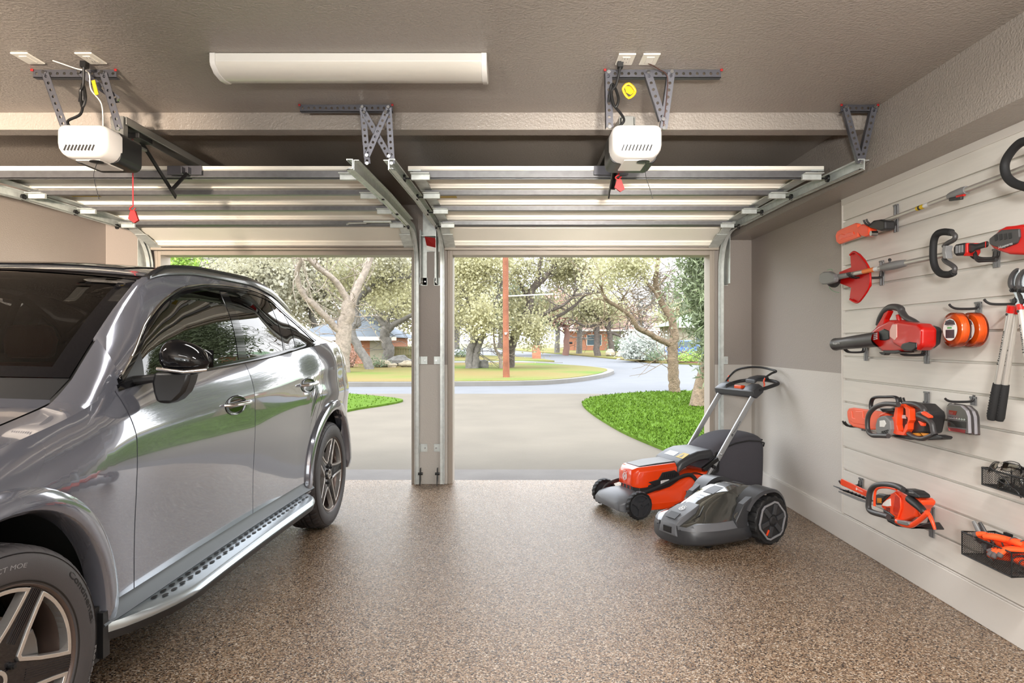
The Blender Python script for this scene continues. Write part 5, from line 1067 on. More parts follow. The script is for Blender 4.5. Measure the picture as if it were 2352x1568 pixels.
def L_(mb,name,m,par=None,**k):
    if not name.startswith('wheel'): mb.v=[(v[0]*.86,v[1],v[2]) for v in mb.v]
    return mb.build(name,m,par or mw,local=True,**k)
def small_wheel(par,x,y,r,w_,sd):
    mb=MB(); n=72; prof=[(r*.80,-w_/2+.004),(r*.93,-w_/2),(r*.985,-w_*.35),(r,-w_*.1),(r,w_*.1),(r*.985,w_*.35),(r*.93,w_/2),(r*.80,w_/2-.004)]; vs=[];q=len(prof)
    for k in range(n):
        a=2*PI*k/n
        for i,(rr,h) in enumerate(prof):
            if rr>r*.95: rr-=.006*((k//2+(i>q/2))%2)
            vs.append((x+rr*math.cos(a),y+h,r+rr*math.sin(a)))
    fs=[(k*q+i,k*q+i+1,((k+1)%n)*q+i+1,((k+1)%n)*q+i) for k in range(n) for i in range(q-1)]; mb.add(vs,fs); wh=L_(mb,'wheel',m_rub,par,smooth=30)
    mb=MB(); f=sd*w_/2
    mb.lathe([(r*.82,-.004),(r*.80,.004),(r*.70,.004),(r*.68,-.006),(r*.30,-.008),(r*.28,.006),(.012,.008),(.010,.0),(0,0)],(x,y+f*.92,r),(0,sd,0),n=40)
    for k in range(3):
        a=2*PI*k/3+.5; mb.bar((x+r*.25*math.cos(a),y+f*.95,r+r*.25*math.sin(a)),(x+r*.70*math.cos(a),y+f*.95,r+r*.70*math.sin(a)),r*.34,.010,(0,1,0))
    L_(mb,'wheel_disc',m_dg,wh,smooth=30); return wh
for x,r in ((0,.103),(.62,.13)):
    for sd in (-1,1): small_wheel(mw,x,sd*(.255 if x==0 else .26),r,.045,sd)
# front apron
mb=MB(); mb.loft([[(x,-w_,z0),(x,w_,z0),(x,w_,z1-.02),(x,w_*.86,z1),(x,w_*.42,z1+dz),(x,-w_*.42,z1+dz),(x,-w_*.86,z1),(x,-w_,z1-.02)] for x,w_,z0,z1,dz in ((-.150,.13,.070,.095,0),(-.142,.18,.055,.115,.005),(-.10,.205,.045,.135,.02),(-.03,.205,.05,.150,.026),(.05,.20,.06,.155,.024),(.10,.19,.06,.150,.02))]); L_(mb,'front_apron',m_gr,smooth=35,bevel=.006)
mb=MB(); mb.cyl((-.0,-.25,.103),(0,.25,.103),.010,n=10); mb.prism([(-.06,.05),(.03,.05),(.03,.13),(-.02,.14)],lambda u,v,d:(u,-.215+d,v),-.006,.006); mb.prism([(-.06,.05),(.03,.05),(.03,.13),(-.02,.14)],lambda u,v,d:(u,.215+d,v),-.006,.006); L_(mb,'front_axle',m_or,smooth=30)
# cutting deck
def dk(x,w_,zt_,ws,zs=.05):
    return [(x,-ws,zs),(x,ws,zs),(x,ws,zs+.05),(x,w_+.02,zt_-.05),(x,w_,zt_-.01),(x,w_*.7,zt_),(x,-w_*.7,zt_),(x,-w_,zt_-.01),(x,-w_-.02,zt_-.05),(x,-ws,zs+.05)]
mb=MB(); mb.loft([dk(.03,.14,.15,.17,.07),dk(.06,.17,.165,.195),dk(.12,.175,.172,.225),dk(.25,.175,.178,.235),dk(.38,.175,.20,.24),dk(.48,.18,.245,.24),dk(.57,.19,.285,.235),dk(.66,.19,.30,.225),dk(.78,.18,.30,.20),dk(.80,.17,.27,.18,.10)]); deck=L_(mb,'deck',m_or,smooth=50,bevel=.01,bseg=3)
mb=MB(); mb.box(.50,.53,-.245,-.225,.11,.17); L_(mb,'deck_port',m_gr,deck,smooth=0,bevel=.003)
# motor cover
def mc_(x,w_,z0,z1,e=.03): return [(x,-w_,z0),(x,w_,z0),(x,w_,z1-e),(x,w_-e,z1),(x,-w_+e,z1),(x,-w_,z1-e)]
mb=MB(); mb.loft([mc_(.045,.085,.21,.30),mc_(.055,.105,.20,.325),mc_(.10,.135,.195,.345),mc_(.30,.155,.20,.358),mc_(.47,.155,.21,.365),mc_(.49,.14,.22,.35)]); mo=L_(mb,'motor_cover',m_or,smooth=35,bevel=.012,bseg=3)
mb=MB(); mb.loft([mc_(.062,.085,.168,.215,.01),mc_(.10,.130,.165,.225,.01),mc_(.28,.160,.17,.235,.01),mc_(.49,.162,.18,.25,.01)]); L_(mb,'motor_base',m_bk2,mo,smooth=30,bevel=.006)
mb=MB(); mb.loft([mc_(.12,.10,.335,.352,.01),mc_(.30,.115,.345,.368,.01),mc_(.48,.115,.35,.374,.01)]); L_(mb,'battery_lid',m_dg,mo,smooth=30,bevel=.006)
mb=MB(); mb.prism([(.24,.205),(.48,.215),(.49,.285),(.44,.315),(.31,.305),(.27,.255),(.17,.24)],lambda u,v,d:(u,-.155-d,v),-.006,.004); pn=L_(mb,'side_panel',m_bk2,mo,smooth=0,bevel=.003)
mb=MB()
for i in range(7): mb.bar((.325+i*.021,-.160,.262),(.335+i*.021,-.160,.298),.004,.004,(0,1,0))
L_(mb,'vent',m_black,pn,smooth=0)
mb=MB(); mb.prism([(.29,.215),(.37,.218),(.39,.235),(.375,.25),(.29,.245)],lambda u,v,d:(u,-.160-d,v),0,.002); lp=L_(mb,'name_plate',m_logo,pn,smooth=0)
mb=MB(); text(mb,'LC 247iX',lambda x,y:(.33+x,-.1625,.231+y),.009,cx=True); L_(mb,'lettering',m_print,lp,smooth=0)
for sx,s1 in ((1,-1),):
    mb=MB(); logo(mb,lambda u,v,d:(.043-d*3+.1*max(0,v),-u,.268+v),.030); mb.v=[(x+.006*0-.001,y,z) for x,y,z in mb.v]; L_(mb,'emblem',m_logo,mo,smooth=0)
mb=MB()
for y in (-.05,0,.05): mb.box(.060,.066,y-.006,y+.006,.175,.205)
L_(mb,'front_slot',m_ord,mo,smooth=0)
# rear flap and label
mb=MB(); mb.loft([[(x,-w_,z-.07),(x,w_,z-.07),(x,w_,z-.02),(x,w_-.02,z),(x,-w_+.02,z),(x,-w_,z-.02)] for x,w_,z in ((.46,.155,.345),(.50,.175,.385),(.60,.18,.425),(.68,.178,.445),(.84,.17,.45))]); fl=L_(mb,'rear_flap',m_dg,smooth=35,bevel=.010,bseg=3)
mb=MB(); zf=lambda x:.385+(x-.50)*.41+.0015
mb.add([(.525,-.155,zf(.525)),(.525,-.06,zf(.525)),(.60,-.075,zf(.60)),(.60,-.15,zf(.60))],[(0,1,2,3)]); L_(mb,'warning_label',m_yellow,fl,smooth=0,solid=.001)
mb=MB(); mb.add([(.54,-.105+.016,zf(.54)+.001),(.54,-.105-.016,zf(.54)+.001),(.585,-.105,zf(.585)+.001)],[(0,1,2)]); L_(mb,'warning_sign',m_black,fl,smooth=0)
mb=MB(); mb.add([(.53,-.03,zf(.53)),(.53,.10,zf(.53)),(.59,.09,zf(.59)),(.59,-.03,zf(.59))],[(0,1,2,3)]); L_(mb,'text_label',mat('grey_label',srgb(190,195,200),rough=.2),fl,smooth=0,solid=.001)
# frame bars
for sd in (-1,1):
    mb=MB(); mb.tube(catmull([(-.05,sd*.222,.10),(.02,sd*.222,.165),(.20,sd*.215,.205),(.42,sd*.21,.262),(.52,sd*.21,.282),(.58,sd*.212,.272),(.63,sd*.22,.22),(.68,sd*.225,.17)],5),.013,8,flat=(.5,1.2)); L_(mb,'frame_bar',m_bk2,smooth=60)
# handle
for sd in (-1,1):
    mb=MB(); mb.bar((.74,sd*.20,.235),(1.27,sd*.20,.865),.024,.040,(0,1,0)) if 0 else mb.bar((.74,sd*.20,.235),(1.275,sd*.20,.870),.022,.044,(-1,0,1)); hb=L_(mb,'handle_tube',m_alu,smooth=0,bevel=.006)
    mb=MB(); mb.bar((.70,sd*.20,.31),(.86,sd*.20,.385),.032,.03,(-1,0,1)); mb.bar((.82,sd*.178,.30),(.88,sd*.178,.43),.010,.045,(-1,0,1)); mb.cyl((.80,sd*.178,.33),(.80,sd*.235,.33),.014,n=12); L_(mb,'handle_bracket',m_black,smooth=30,bevel=.003)
    mb=MB(); mb.cyl((.895,sd*.188,.42),(.895,sd*.226,.42),.006,n=8); mb.cyl((.87,sd*.188,.39),(.87,sd*.226,.39),.004,n=8); L_(mb,'bolt',m_bolt,hb,smooth=30)
d_=Vector((.535,0,.635)).normalized(); n_=Vector((-d_.z,0,d_.x))
mb=MB(); o=Vector((1.03,-.2115,.58)); text(mb,'Husqvarna',lambda x,y:o+d_*x+n_*(y-.008),.017,cx=False,width=.115); logo(mb,lambda u,v,d:o+d_*(u-.022)+n_*(v-.001)+Vector((0,-d,0)),.011); L_(mb,'lettering',m_print,smooth=0)
mb=MB(); mb.loft([[(x,y,z0) for x,z0 in ((1.235,.855),(1.27,.84),(1.345,.885),(1.36,.92),(1.33,.955-dz),(1.26,.935-dz),(1.225,.90))] for y,dz in ((-.235,.02),(-.20,0),(-.12,0),(-.10,.025),(.10,.025),(.12,0),(.20,0),(.235,.02))]); cn=L_(mb,'control_console',m_dg,smooth=35,bevel=.006)
mb=MB(); mb.box(1.255,1.30,-.07,.02,.905,.935); L_(mb,'start_button',m_or,cn,smooth=0,bevel=.006)
mb=MB(); lp_=catmull([(1.30,-.225,.905),(1.40,-.23,.925),(1.50,-.225,.945),(1.555,-.20,.955),(1.585,-.12,.965),(1.59,0,.97),(1.585,.12,.965),(1.555,.20,.955),(1.50,.225,.945),(1.40,.23,.925),(1.30,.225,.905)],5); mb.tube(lp_,.0145,10); L_(mb,'handle_grip',m_bk2,smooth=70)
mb=MB(); mb.tube(catmull([(1.38,-.215,1.0),(1.46,-.215,1.035),(1.545,-.19,1.05),(1.57,-.10,1.062),(1.555,0,1.075),(1.50,.10,1.072),(1.46,.20,1.045),(1.38,.215,.985),(1.345,.215,.95)],5),.009,8); L_(mb,'bail_lever',m_bk2,smooth=70)
for sd in (-1,1):
    mb=MB(); mb.tube(catmull([(1.37,sd*.218,.92),(1.375,sd*.218,.95),(1.37,sd*.216,.975),(1.385,sd*.216,1.0)],4),.006,8); L_(mb,'bail_pivot',m_or,smooth=70)
mb=MB(); mb.loft([[(x,-.055,z-.03),(x,.055,z-.03),(x,.06,z-.005),(x,.045,z),(x,-.045,z),(x,-.06,z-.005)] for x,z in ((1.43,.975),(1.47,.995),(1.57,1.01),(1.60,.995))]); L_(mb,'display_pod',m_dg,smooth=30,bevel=.005)
# grass bag
secs=[]
for x,wt,wb,zb,zt_ in ((.80,.16,.15,.20,.42),(.90,.19,.18,.12,.50),(1.05,.205,.19,.10,.545),(1.20,.21,.19,.08,.56),(1.33,.205,.185,.06,.55),(1.40,.19,.175,.055,.53),(1.415,.17,.16,.075,.50)):
    secs.append([(x+random.uniform(-.004,.004),y,z) for y,z in ((-wb*.8,zb),(0,zb-.005),(wb*.8,zb),(wb,zb+.04),(wb*1.03,(zb+zt_)/2),(wt,zt_-.05),(wt*.85,zt_-.008),(wt*.4,zt_+.008),(0,zt_+.010),(-wt*.4,zt_+.008),(-wt*.85,zt_-.008),(-wt,zt_-.05),(-wb*1.03,(zb+zt_)/2),(-wb,zb+.04))])
mb=MB(); mb.loft(secs); bagm=L_(mb,'grass_bag',m_bag,smooth=60,subsurf=2)
mb=MB(); mb.tube([s_[11] for s_ in secs],.006,6); mb.tube([(1.41,-.16,.50),(1.42,0,.51),(1.41,.16,.50)],.006,6); L_(mb,'bag_piping',m_bk2,bagm,smooth=60)
mb=MB()
for k in range(4): mb.tube(catmull([(.90-k*.01,-.195,.42-k*.01),(.84,-.215-.006*k,.33-.012*k),(.74,-.20,.27),(.62,-.19,.29-.01*k),(.50,-.16,.26)],5),.0035,6)
L_(mb,'control_cable',m_black,smooth=60)
# ---------------------------------------------------------------- robot mower
rm=thing('robot_mower','dark grey robotic lawn mower with big rear wheels in front of the orange mower','robot mower',(1.48,4.586,0),R(ANG))
def Q(mb,name,m,par=None,**k): return mb.build(name,m,par or rm,local=True,**k)
wf=hermite([-.60,-.585,-.55,-.48,-.38,-.25,-.10,.05,.14],[.085,.14,.185,.222,.245,.250,.235,.205,.18])
tf=hermite([-.60,-.56,-.50,-.42,-.33,-.25,-.15,-.05,.05,.12,.15],[.135,.165,.195,.225,.27,.305,.335,.347,.338,.30,.25])
X1=[-.60,-.592,-.575,-.55,-.52,-.48,-.44,-.40,-.35,-.30,-.25,-.20,-.15,-.10,-.05,0,.05,.10,.14]
def loop(f,z): return [(x,-f(x),z) for x in X1]+[(x,f(x),z) for x in X1[::-1]]
mb=MB(); mb.loft([loop(lambda x:wf(x)-.03,.035),loop(lambda x:wf(x)-.008,.045),loop(lambda x:wf(x)+.004,.06),loop(lambda x:wf(x)+.006,.115),loop(lambda x:wf(x)-.004,.130),loop(lambda x:wf(x)-.03,.135)]); Q(mb,'bumper',m_dg,smooth=40)
mb=MB(); mb.loft([[(x,-wf(x)*.985+.0,.128),(x,wf(x)*.985,.128),(x,wf(x)*.955,.150),(x,wf(x)*.90,min(.172,tf(x)-.01)),(x,-wf(x)*.90,min(.172,tf(x)-.01)),(x,-wf(x)*.955,.150)] for x in X1]); Q(mb,'lower_body',m_gr,smooth=30)
def cs2(x):
    w_,t=wf(x)*.87,tf(x); zz=min(.168,t-.012); m=max(zz+.004,zz+(t-zz)*.55)
    return [(x,-w_,zz-.02),(x,w_,zz-.02),(x,w_,zz),(x,w_*.78,m),(x,w_*.45,t-.006),(x,w_*.22,t),(x,-w_*.22,t),(x,-w_*.45,t-.006),(x,-w_*.78,m),(x,-w_,zz)]
mb=MB(); mb.loft([cs2(x) for x in X1]); Q(mb,'top_cover',m_glg,smooth=28,bevel=.004)
# nose block with stop button and emblem
mb=MB(); mb.loft([[(x,-w_,z0),(x,w_,z0),(x,w_*.8,z1),(x,-w_*.8,z1)] for x,w_,z0,z1 in ((-.607,.075,.085,.125),(-.600,.085,.08,.155),(-.565,.095,.09,.190),(-.52,.10,.12,.212),(-.45,.095,.15,.238),(-.38,.06,.18,.25))]); nb=Q(mb,'nose_block',m_gr,smooth=30,bevel=.006)
mb=MB(); mb.box(-.610,-.598,-.038,.038,.095,.135); Q(mb,'front_port',m_black,nb,smooth=0,bevel=.003)
mb=MB(); mb.add([(-.585,-.042,.183),(-.585,.042,.183),(-.535,.042,.212),(-.535,-.042,.212)],[(0,1,2,3)]); Q(mb,'stop_button',m_dg,nb,smooth=0,solid=.004,bevel=.001)
mb=MB(); logo(mb,lambda u,v,d:(-.485+v*.95,-u,.2285+v*.38+d),.022); Q(mb,'emblem',m_logo,nb,smooth=0)
mb=MB()
for sd in (-1,1):
    mb=MB(); mb.tube([(-.60,sd*.10,.125),(-.54,sd*.118,.165),(-.45,sd*.120,.205),(-.37,sd*.075,.243)],.0035,6); Q(mb,'cover_seam',m_black,smooth=60)
# label on the cover
mb=MB(); text(mb,'AUTOMOWER',lambda x,y:(-.30+y*.85,-.10-x*.95*0-(.075-x) if 0 else .02-x,.2865+y*.42),.015,width=.085); text(mb,'410 X',lambda x,y:(-.325+y*.85,.02-x,.2745+y*.42),.012,width=.045); Q(mb,'lettering',m_logo,smooth=0)
mb=MB(); mb.loft([[(x,y,tf(x)+.002) for y in (-.045,.045)]+[(x,y,tf(x)-.004) for y in (.045,-.045)] for x in (-.26,-.20,-.10,.02)]); Q(mb,'hatch',m_dg,smooth=20,bevel=.002)
# wheels and arches
def shroud(sd):
    mb=MB(); r=.178; secs=[]
    for k in range(17):
        a=R(15+142*k/16); ca,sa=math.cos(a),math.sin(a); y0=sd*.150; y1=sd*(.295-.035*abs(math.cos(a))); 
        secs.append([(.0-ca*-1*r*1.02 if 0 else ca*r,y1,.155+sa*r),(ca*(r+.018),y1-sd*.01,.155+sa*(r+.018)),(ca*(r+.022),y0,.155+sa*(r+.024)),(ca*(r-.004),y0,.155+sa*(r-.004))])
    mb.loft(secs); return mb
for sd in (-1,1):
    Q(shroud(sd),'wheel_arch',m_dg,smooth=35)
    mb=MB(); mb.prism([(-.23,.045),(-.15,.045),(-.165,.12),(-.16,.20),(-.12,.27),(-.06,.315),(-.10,.32),(-.20,.27),(-.27,.17)],lambda u,v,d:(u,sd*(.235+d),v),-.04,.012); Q(mb,'side_skirt',m_dg,smooth=20,bevel=.006)
    mb=MB(); mb.prism([(-.25,.155),(-.13,.15),(-.17,.215),(-.21,.235),(-.27,.20)],lambda u,v,d:(u,sd*(.222+d),v),0,.012); Q(mb,'side_grip',m_glg,smooth=20,bevel=.004)
    r=.155; n=90; prof=[(r*.74,-.028),(r*.93,-.034),(r,-.028),(r,.028),(r*.93,.034),(r*.74,.028)]; mb=MB(); vs=[]; q=6; yc=sd*.262
    for k in range(n):
        a=2*PI*k/n
        for i,(rr,h) in enumerate(prof):
            if i in (2,3): rr-=.008*((k//3)%2)
            vs.append((rr*math.cos(a),yc+h,r+rr*math.sin(a)))
    mb.add(vs,[(k*q+i,k*q+i+1,((k+1)%n)*q+i+1,((k+1)%n)*q+i) for k in range(n) for i in range(q-1)]); wh=Q(mb,'wheel',m_rub,smooth=30)
    yo=yc+sd*.030
    mb=MB(); mb.lathe([(0,.004),(r*.78,.004),(r*.78,-.01)],(0,yo,r),(0,sd,0),n=48); Q(mb,'wheel_disc',m_bk2,wh,smooth=30)
    out=[(r*(.80 if i%4 in (0,1) else .74)*math.cos(PI/12*i+.1),r+r*(.80 if i%4 in (0,1) else .74)*math.sin(PI/12*i+.1)) for i in range(24)]; inn=[((x)*.90,r+(z-r)*.90) for x,z in out]
    mb=MB(); mb.ring(out,inn,lambda u,v,d:(u,yo+sd*d,v),.002,.010); Q(mb,'wheel_trim',mat('satin_grey_ring',srgb(150,150,154),rough=.35,metal=.3),wh,smooth=0,bevel=.001)
    for k in range(6):
        a=2*PI*k/6+.25; mb=MB(); mb.bar((r*.24*math.cos(a),yo+sd*.008,r+r*.24*math.sin(a)),(r*.68*math.cos(a),yo+sd*.008,r+r*.68*math.sin(a)),.030,.012,(0,1,0)); Q(mb,'wheel_spoke',m_dg,wh,smooth=0,bevel=.003)
    mb=MB(); mb.lathe([(0,.016),(.020,.016),(.030,.010),(.032,0)],(0,yo,r),(0,sd,0),n=24); Q(mb,'wheel_hub',m_bk2,wh,smooth=30)
    mb=MB(); a=R(238) ; mb.bar((r*.42*math.cos(a),yo+sd*.006,r+r*.42*math.sin(a)),(r*.66*math.cos(a),yo+sd*.006,r+r*.66*math.sin(a)),.010,.008,(0,1,0)); Q(mb,'wheel_mark',m_or,wh,smooth=0)
for sd in (-1,1):
    mb=MB(); mb.lathe([(0,-.018),(.036,-.016),(.042,-.008),(.042,.008),(.036,.016),(0,.018)],(-.40,sd*.14,.042),(0,1,0),n=24); Q(mb,'caster_wheel',m_rub,smooth=40)
# ================================================================ tools on the slat wall
Z1=lambda x,y:(1860+x/3.734,280+y/3.734); Z2=lambda x,y:(1880+x/4.356,680+y/4.356); Z3=lambda x,y:(1880+x/4.356,1040+y/4.356)
ZA=lambda x,y:(2180+x/7.84,280+y/7.84); ZB=lambda x,y:(2120+x/6.534,480+y/6.534); ZC_=lambda x,y:(2180+x/3.92,600+y/3.92); ZD=lambda x,y:(2180+x/5.227,1040+y/5.227)
def V(zf,x,y,X): a=zf(x,y); return PX(a[0],a[1],X)
def VL(zf,pts,X): return [V(zf,x,y,X) for x,y in pts]
def cut(mb,zf,pts,X,d):
    """outline in the plane X, extruded towards the wall by d"""
    P_=[V(zf,x,y,X) for x,y in pts]; return mb.prism([(p.y,p.z) for p in P_],lambda u,v,w_:(X+w_,u,v),0,d)
m_tor=mat('tool_orange',srgb(240,74,30),rough=.3,coat=.2); m_tred=mat('tool_red',srgb(180,20,14),rough=.3,coat=.2,spec=.35); m_guard=mat('blade_cover_orange',srgb(240,96,60),rough=.32); m_tgr=mat('tool_grey',srgb(118,118,118),rough=.4)
m_tdk=mat('tool_dark_grey',srgb(58,56,56),rough=.42); m_foam=mat('foam_grip',srgb(18,18,19),rough=.75,bump=.3,bscale=300,bdist=.001); m_tube=mat('aluminium_tube',srgb(186,182,176),rough=.3,metal=.6); m_hook=mat('hook_black',srgb(34,33,34),rough=.45)
m_hpl=mat('hook_plate',srgb(120,120,120),rough=.4,metal=.5); m_steel=mat('blade_steel',srgb(190,196,200),rough=.22,metal=.85); m_lit=mat('light_print',srgb(205,205,205),rough=.5); m_shield=mat('shield_red',srgb(190,12,12),rough=.35,spec=.3)
def hook(label,zf,top,bot,prong,L=.13,two=True,up=.03,dn=0.0):
    """plate clipped in a groove with one or two prongs reaching into the room"""
    a=V(zf,*top,SF-.006); b=V(zf,*bot,SF-.006); t=thing('wall_hook',label,'hook',(SF,a.y,b.z)); yc=(a.y+b.y)/2; w_=.020
    mb=MB(); mb.box(SF-.010,SF-.004,yc-w_,yc+w_,b.z,a.z); mb.box(SF-.014,SF-.004,yc-w_,yc+w_,a.z-.006,a.z+.003); mb.box(SF-.014,SF-.010,yc-.006,yc-.002,b.z,a.z); mb.box(SF-.014,SF-.010,yc+.003,yc+.007,b.z,a.z); mb.build('plate',m_hpl,t,smooth=0,bevel=.001)
    p=V(zf,*prong,SF-.02)
    for dy in ((-.014,.014) if two else (0,)):
        mb=MB(); y=p.y+dy; mb.tube(catmull([(SF-.008,y,p.z+.03),(SF-.014,y,p.z+.006),(SF-.035,y,p.z),(SF-L*.8,y,p.z+dn),(SF-L,y,p.z+dn+up*.4),(SF-L-.012,y,p.z+dn+up)],5),.0055,8); mb.build('prong',m_hook,t,smooth=70)
    return t
# ---- pole saw
ps=thing('pole_saw','pole saw with orange blade cover and round black loop handle, topmost tool','pole saw',V(Z1,900,760,2.0))
XP=2.0
mb=MB(); cut(mb,Z1,[(218,975),(232,938),(262,920),(388,866),(408,872),(414,930),(410,985),(380,1000),(250,1047),(226,1028)],1.985,.022); bc=mb.build('blade_cover',m_guard,ps,smooth=0,bevel=.005,bseg=3)
mb=MB(); cut(mb,Z1,[(245,975),(272,958),(300,968),(330,950),(372,940),(378,965),(330,985),(300,992),(262,1008),(245,1000)],1.981,.006); mb.build('cover_recess',m_or,bc,smooth=0,bevel=.002)
mb=MB(); cut(mb,Z1,[(405,905),(440,876),(480,880),(505,905),(505,970),(470,985),(430,975),(408,945)],1.975,.05); mb.build('saw_head',m_tor,ps,smooth=0,bevel=.008,bseg=3)
mb=MB(); cut(mb,Z1,[(500,880),(540,845),(600,835),(640,850),(640,920),(600,935),(545,915),(505,905)],1.965,.06); mb.build('gear_housing',m_hook,ps,smooth=0,bevel=.010,bseg=3)
mb=MB(); a=V(Z1,545,955,1.97); mb.cyl((1.955,a.y,a.z),(1.99,a.y,a.z),.014,n=8); mb.build('bar_nut',m_bolt,ps,smooth=30)
pa=V(Z1,600,865,XP); pb=V(Z1,1837,398,XP); pd=(pb-pa); mb=MB(); mb.cyl(pa,pa+pd*.60,.0115,n=14); tb=mb.build('pole',m_tube,ps,smooth=60)
mb=MB(); mb.cyl(pa+pd*.58,pa+pd*1.9,.0135,n=14); mb.build('pole',m_tube,ps,smooth=60)
k1=pa+pd*.565; k2=pa+pd*.68; mb=MB(); mb.tube([k1,k1+(k2-k1)*.2,k1+(k2-k1)*.75,k2],[.015,.019,.021,.018],14); mb.build('coupling',m_tgr,ps,smooth=40)
q=k1+(k2-k1)*.45; mb=MB(); mb.bar(q+Vector((-.012,.03,-.020)),q+Vector((-.012,-.055,-.030)),.014,.016); mb.build('coupling_clamp',m_hook,ps,smooth=0,bevel=.003)
mb=MB(); mb.bar(q+Vector((-.014,-.02,-.018)),q+Vector((-.014,-.075,-.022)),.012,.010); mb.build('clamp_lever',m_tred,ps,smooth=0,bevel=.003)
for f0,f1,m in ((.33,.385,m_yellow),(.345,.36,m_black),(.39,.42,m_lit)):
    mb=MB(); mb.cyl(pa+pd*f0,pa+pd*f1,.0119 if m is not m_black else .0121,n=14); mb.build('tube_label',m,tb,smooth=60)
lp_=VL(ZA,[(1348,350),(1220,425),(1100,560),(1020,700),(1000,830),(1040,980),(1150,1090),(1300,1150),(1480,1180),(1650,1120),(1780,950),(1800,720),(1700,480),(1530,350)],1.90)
mb=MB(); mb.tube(catmull(lp_,4,True),.0165,12,closed=True); mb.build('loop_handle',m_foam,ps,smooth=70)
hook('double hook under the head of the pole saw, highest on the left',Z1,(742,712),(740,945),(715,890),L=.165,up=.035)
# ---- string trimmer
st=thing('string_trimmer','string trimmer with red guard, grey head and red motor, second tool down','string trimmer',V(Z1,900,1200,2.0))
ta=V(Z1,215,1335,1.93); tb_=V(Z1,1480,1072,2.0)
td=tb_-ta
mb=MB(); mb.cyl(ta+td*.03,ta+td*.52,.0125,n=14); tu=mb.build('shaft',m_tube,st,smooth=60)
mb=MB(); mb.cyl(ta+td*.54,ta+td*.84,.0130,n=14); mb.build('shaft',m_tube,st,smooth=60)
for f0,f1,m in ((.255,.345,mat('orange_label',srgb(222,120,50),rough=.4)),(.345,.375,m_lit)): mb=MB(); mb.cyl(ta+td*f0,ta+td*f1,.0131,n=14); mb.build('tube_label',m,tu,smooth=60)
mb=MB(); mb.tube([ta+td*.40,ta+td*.42,ta+td*.50,ta+td*.56,ta+td*.57],[.015,.021,.022,.018,.014],14); cp=mb.build('coupling',m_tgr,st,smooth=40)
q=ta+td*.455; mb=MB(); mb.cyl(q,q+Vector((0,0,.032)),.005,n=8); mb.sphere(q+Vector((0,0,.034)),.009,8); mb.build('coupling_knob',m_hook,cp,smooth=40)
mb=MB(); cut(mb,Z1,[(345,1150),(360,1118),(385,1110),(420,1130),(465,1180),(488,1225),(512,1262),(516,1405),(490,1440),(440,1518),(402,1552),(345,1530),(340,1500),(352,1422),(242,1380),(238,1355),(252,1285),(352,1245)],1.975,.012); sh=mb.build('guard',m_shield,st,smooth=0,bevel=.004,bseg=3)
mb=MB(); mb.tube(catmull(VL(Z1,[(345,1140),(385,1114),(460,1180),(510,1265),(514,1400),(450,1510),(402,1548),(345,1520)],1.965),4),.006,8); mb.build('guard_rim',m_shield,sh,smooth=60)
hc=V(Z1,150,1338,1.92)
mb=MB(); cut(mb,Z1,[(76,1345),(80,1305),(110,1285),(160,1282),(200,1305),(212,1340),(205,1372),(150,1390),(100,1392),(82,1375)],1.895,.03); hd_=mb.build('gear_head',m_tgr,st,smooth=0,bevel=.008,bseg=3)
mb=MB(); mb.lathe([(0,.0),(.030,.0),(.038,.008),(.040,.03),(.036,.045),(0,.05)],V(Z1,178,1352,1.925),(.75,.25,-.25),n=28); mb.build('spool_head',m_hook,st,smooth=40)
mb=MB(); mb.tube(catmull(VL(Z1,[(150,1270),(185,1262),(192,1275)],1.93),4),.0012,5); mb.tube(catmull(VL(Z1,[(165,1410),(185,1440),(225,1458),(250,1462)],1.95),4),.0012,5); mb.build('cutting_line',mat('green_line',srgb(60,150,90),rough=.4),st)
mb=MB(); mb.tube([ta+td*.035,ta+td*.06,ta+td*.13],[.017,.016,.015],12); mb.build('shaft_clamp',m_tgr,st,smooth=40)
mb=MB(); hp=VL(Z1,[(1150,1070),(1180,1040),(1235,1010),(1247,975),(1215,948),(1150,942),(1095,960),(1067,1010),(1058,1090),(1060,1180),(1080,1255),(1125,1300),(1190,1308),(1235,1290),(1245,1255),(1215,1225),(1165,1195),(1150,1170)],1.90); mb.tube(catmull(hp[4:14],4),.0155,12); mb.build('loop_handle',m_foam,st,smooth=70)
mb=MB(); mb.tube(catmull(hp[:5],4),.0105,10); mb.tube(catmull(hp[13:],4),.0105,10); mb.build('handle_bend',m_tdk,st,smooth=70)
mb=MB(); cut(mb,Z1,[(1138,1062),(1172,1060),(1160,1110),(1172,1172),(1142,1172),(1130,1115)],1.885,.03); mb.build('handle_clamp',m_tgr,st,smooth=0,bevel=.003)
mb=MB(); cut(mb,Z1,[(1228,1075),(1245,1050),(1310,1036),(1330,1040),(1332,1120),(1310,1140),(1250,1148),(1230,1130)],1.925,.055); ct=mb.build('control_head',m_hook,st,smooth=0,bevel=.007,bseg=3)
mb=MB()
for i in range(3): cut(mb,Z1,[(1246+i*24,1062-i*3),(1262+i*24,1059-i*3),(1262+i*24,1125-i*4),(1246+i*24,1128-i*4)],1.922,.004)
mb.build('control_grille',m_tgr,ct,smooth=0,bevel=.001)
mb=MB(); cut(mb,Z1,[(1330,1040),(1346,1036),(1348,1120),(1330,1150),(1310,1150),(1326,1120)],1.923,.06); mb.build('control_trim',m_tred,ct,smooth=0,bevel=.004)
mb=MB(); mb.loft([[V(Z1,x,y+yy,X) for X,yy in ((1.93,-h_),(1.99,-h_),(1.99,h_),(1.93,h_))] for x,y,h_ in ((1346,1082,44),(1400,1082,42),(1420,1075,26),(1500,1052,26),(1535,1045,30))]); mb.build('rear_grip',m_hook,st,smooth=40,bevel=.010,bseg=3)
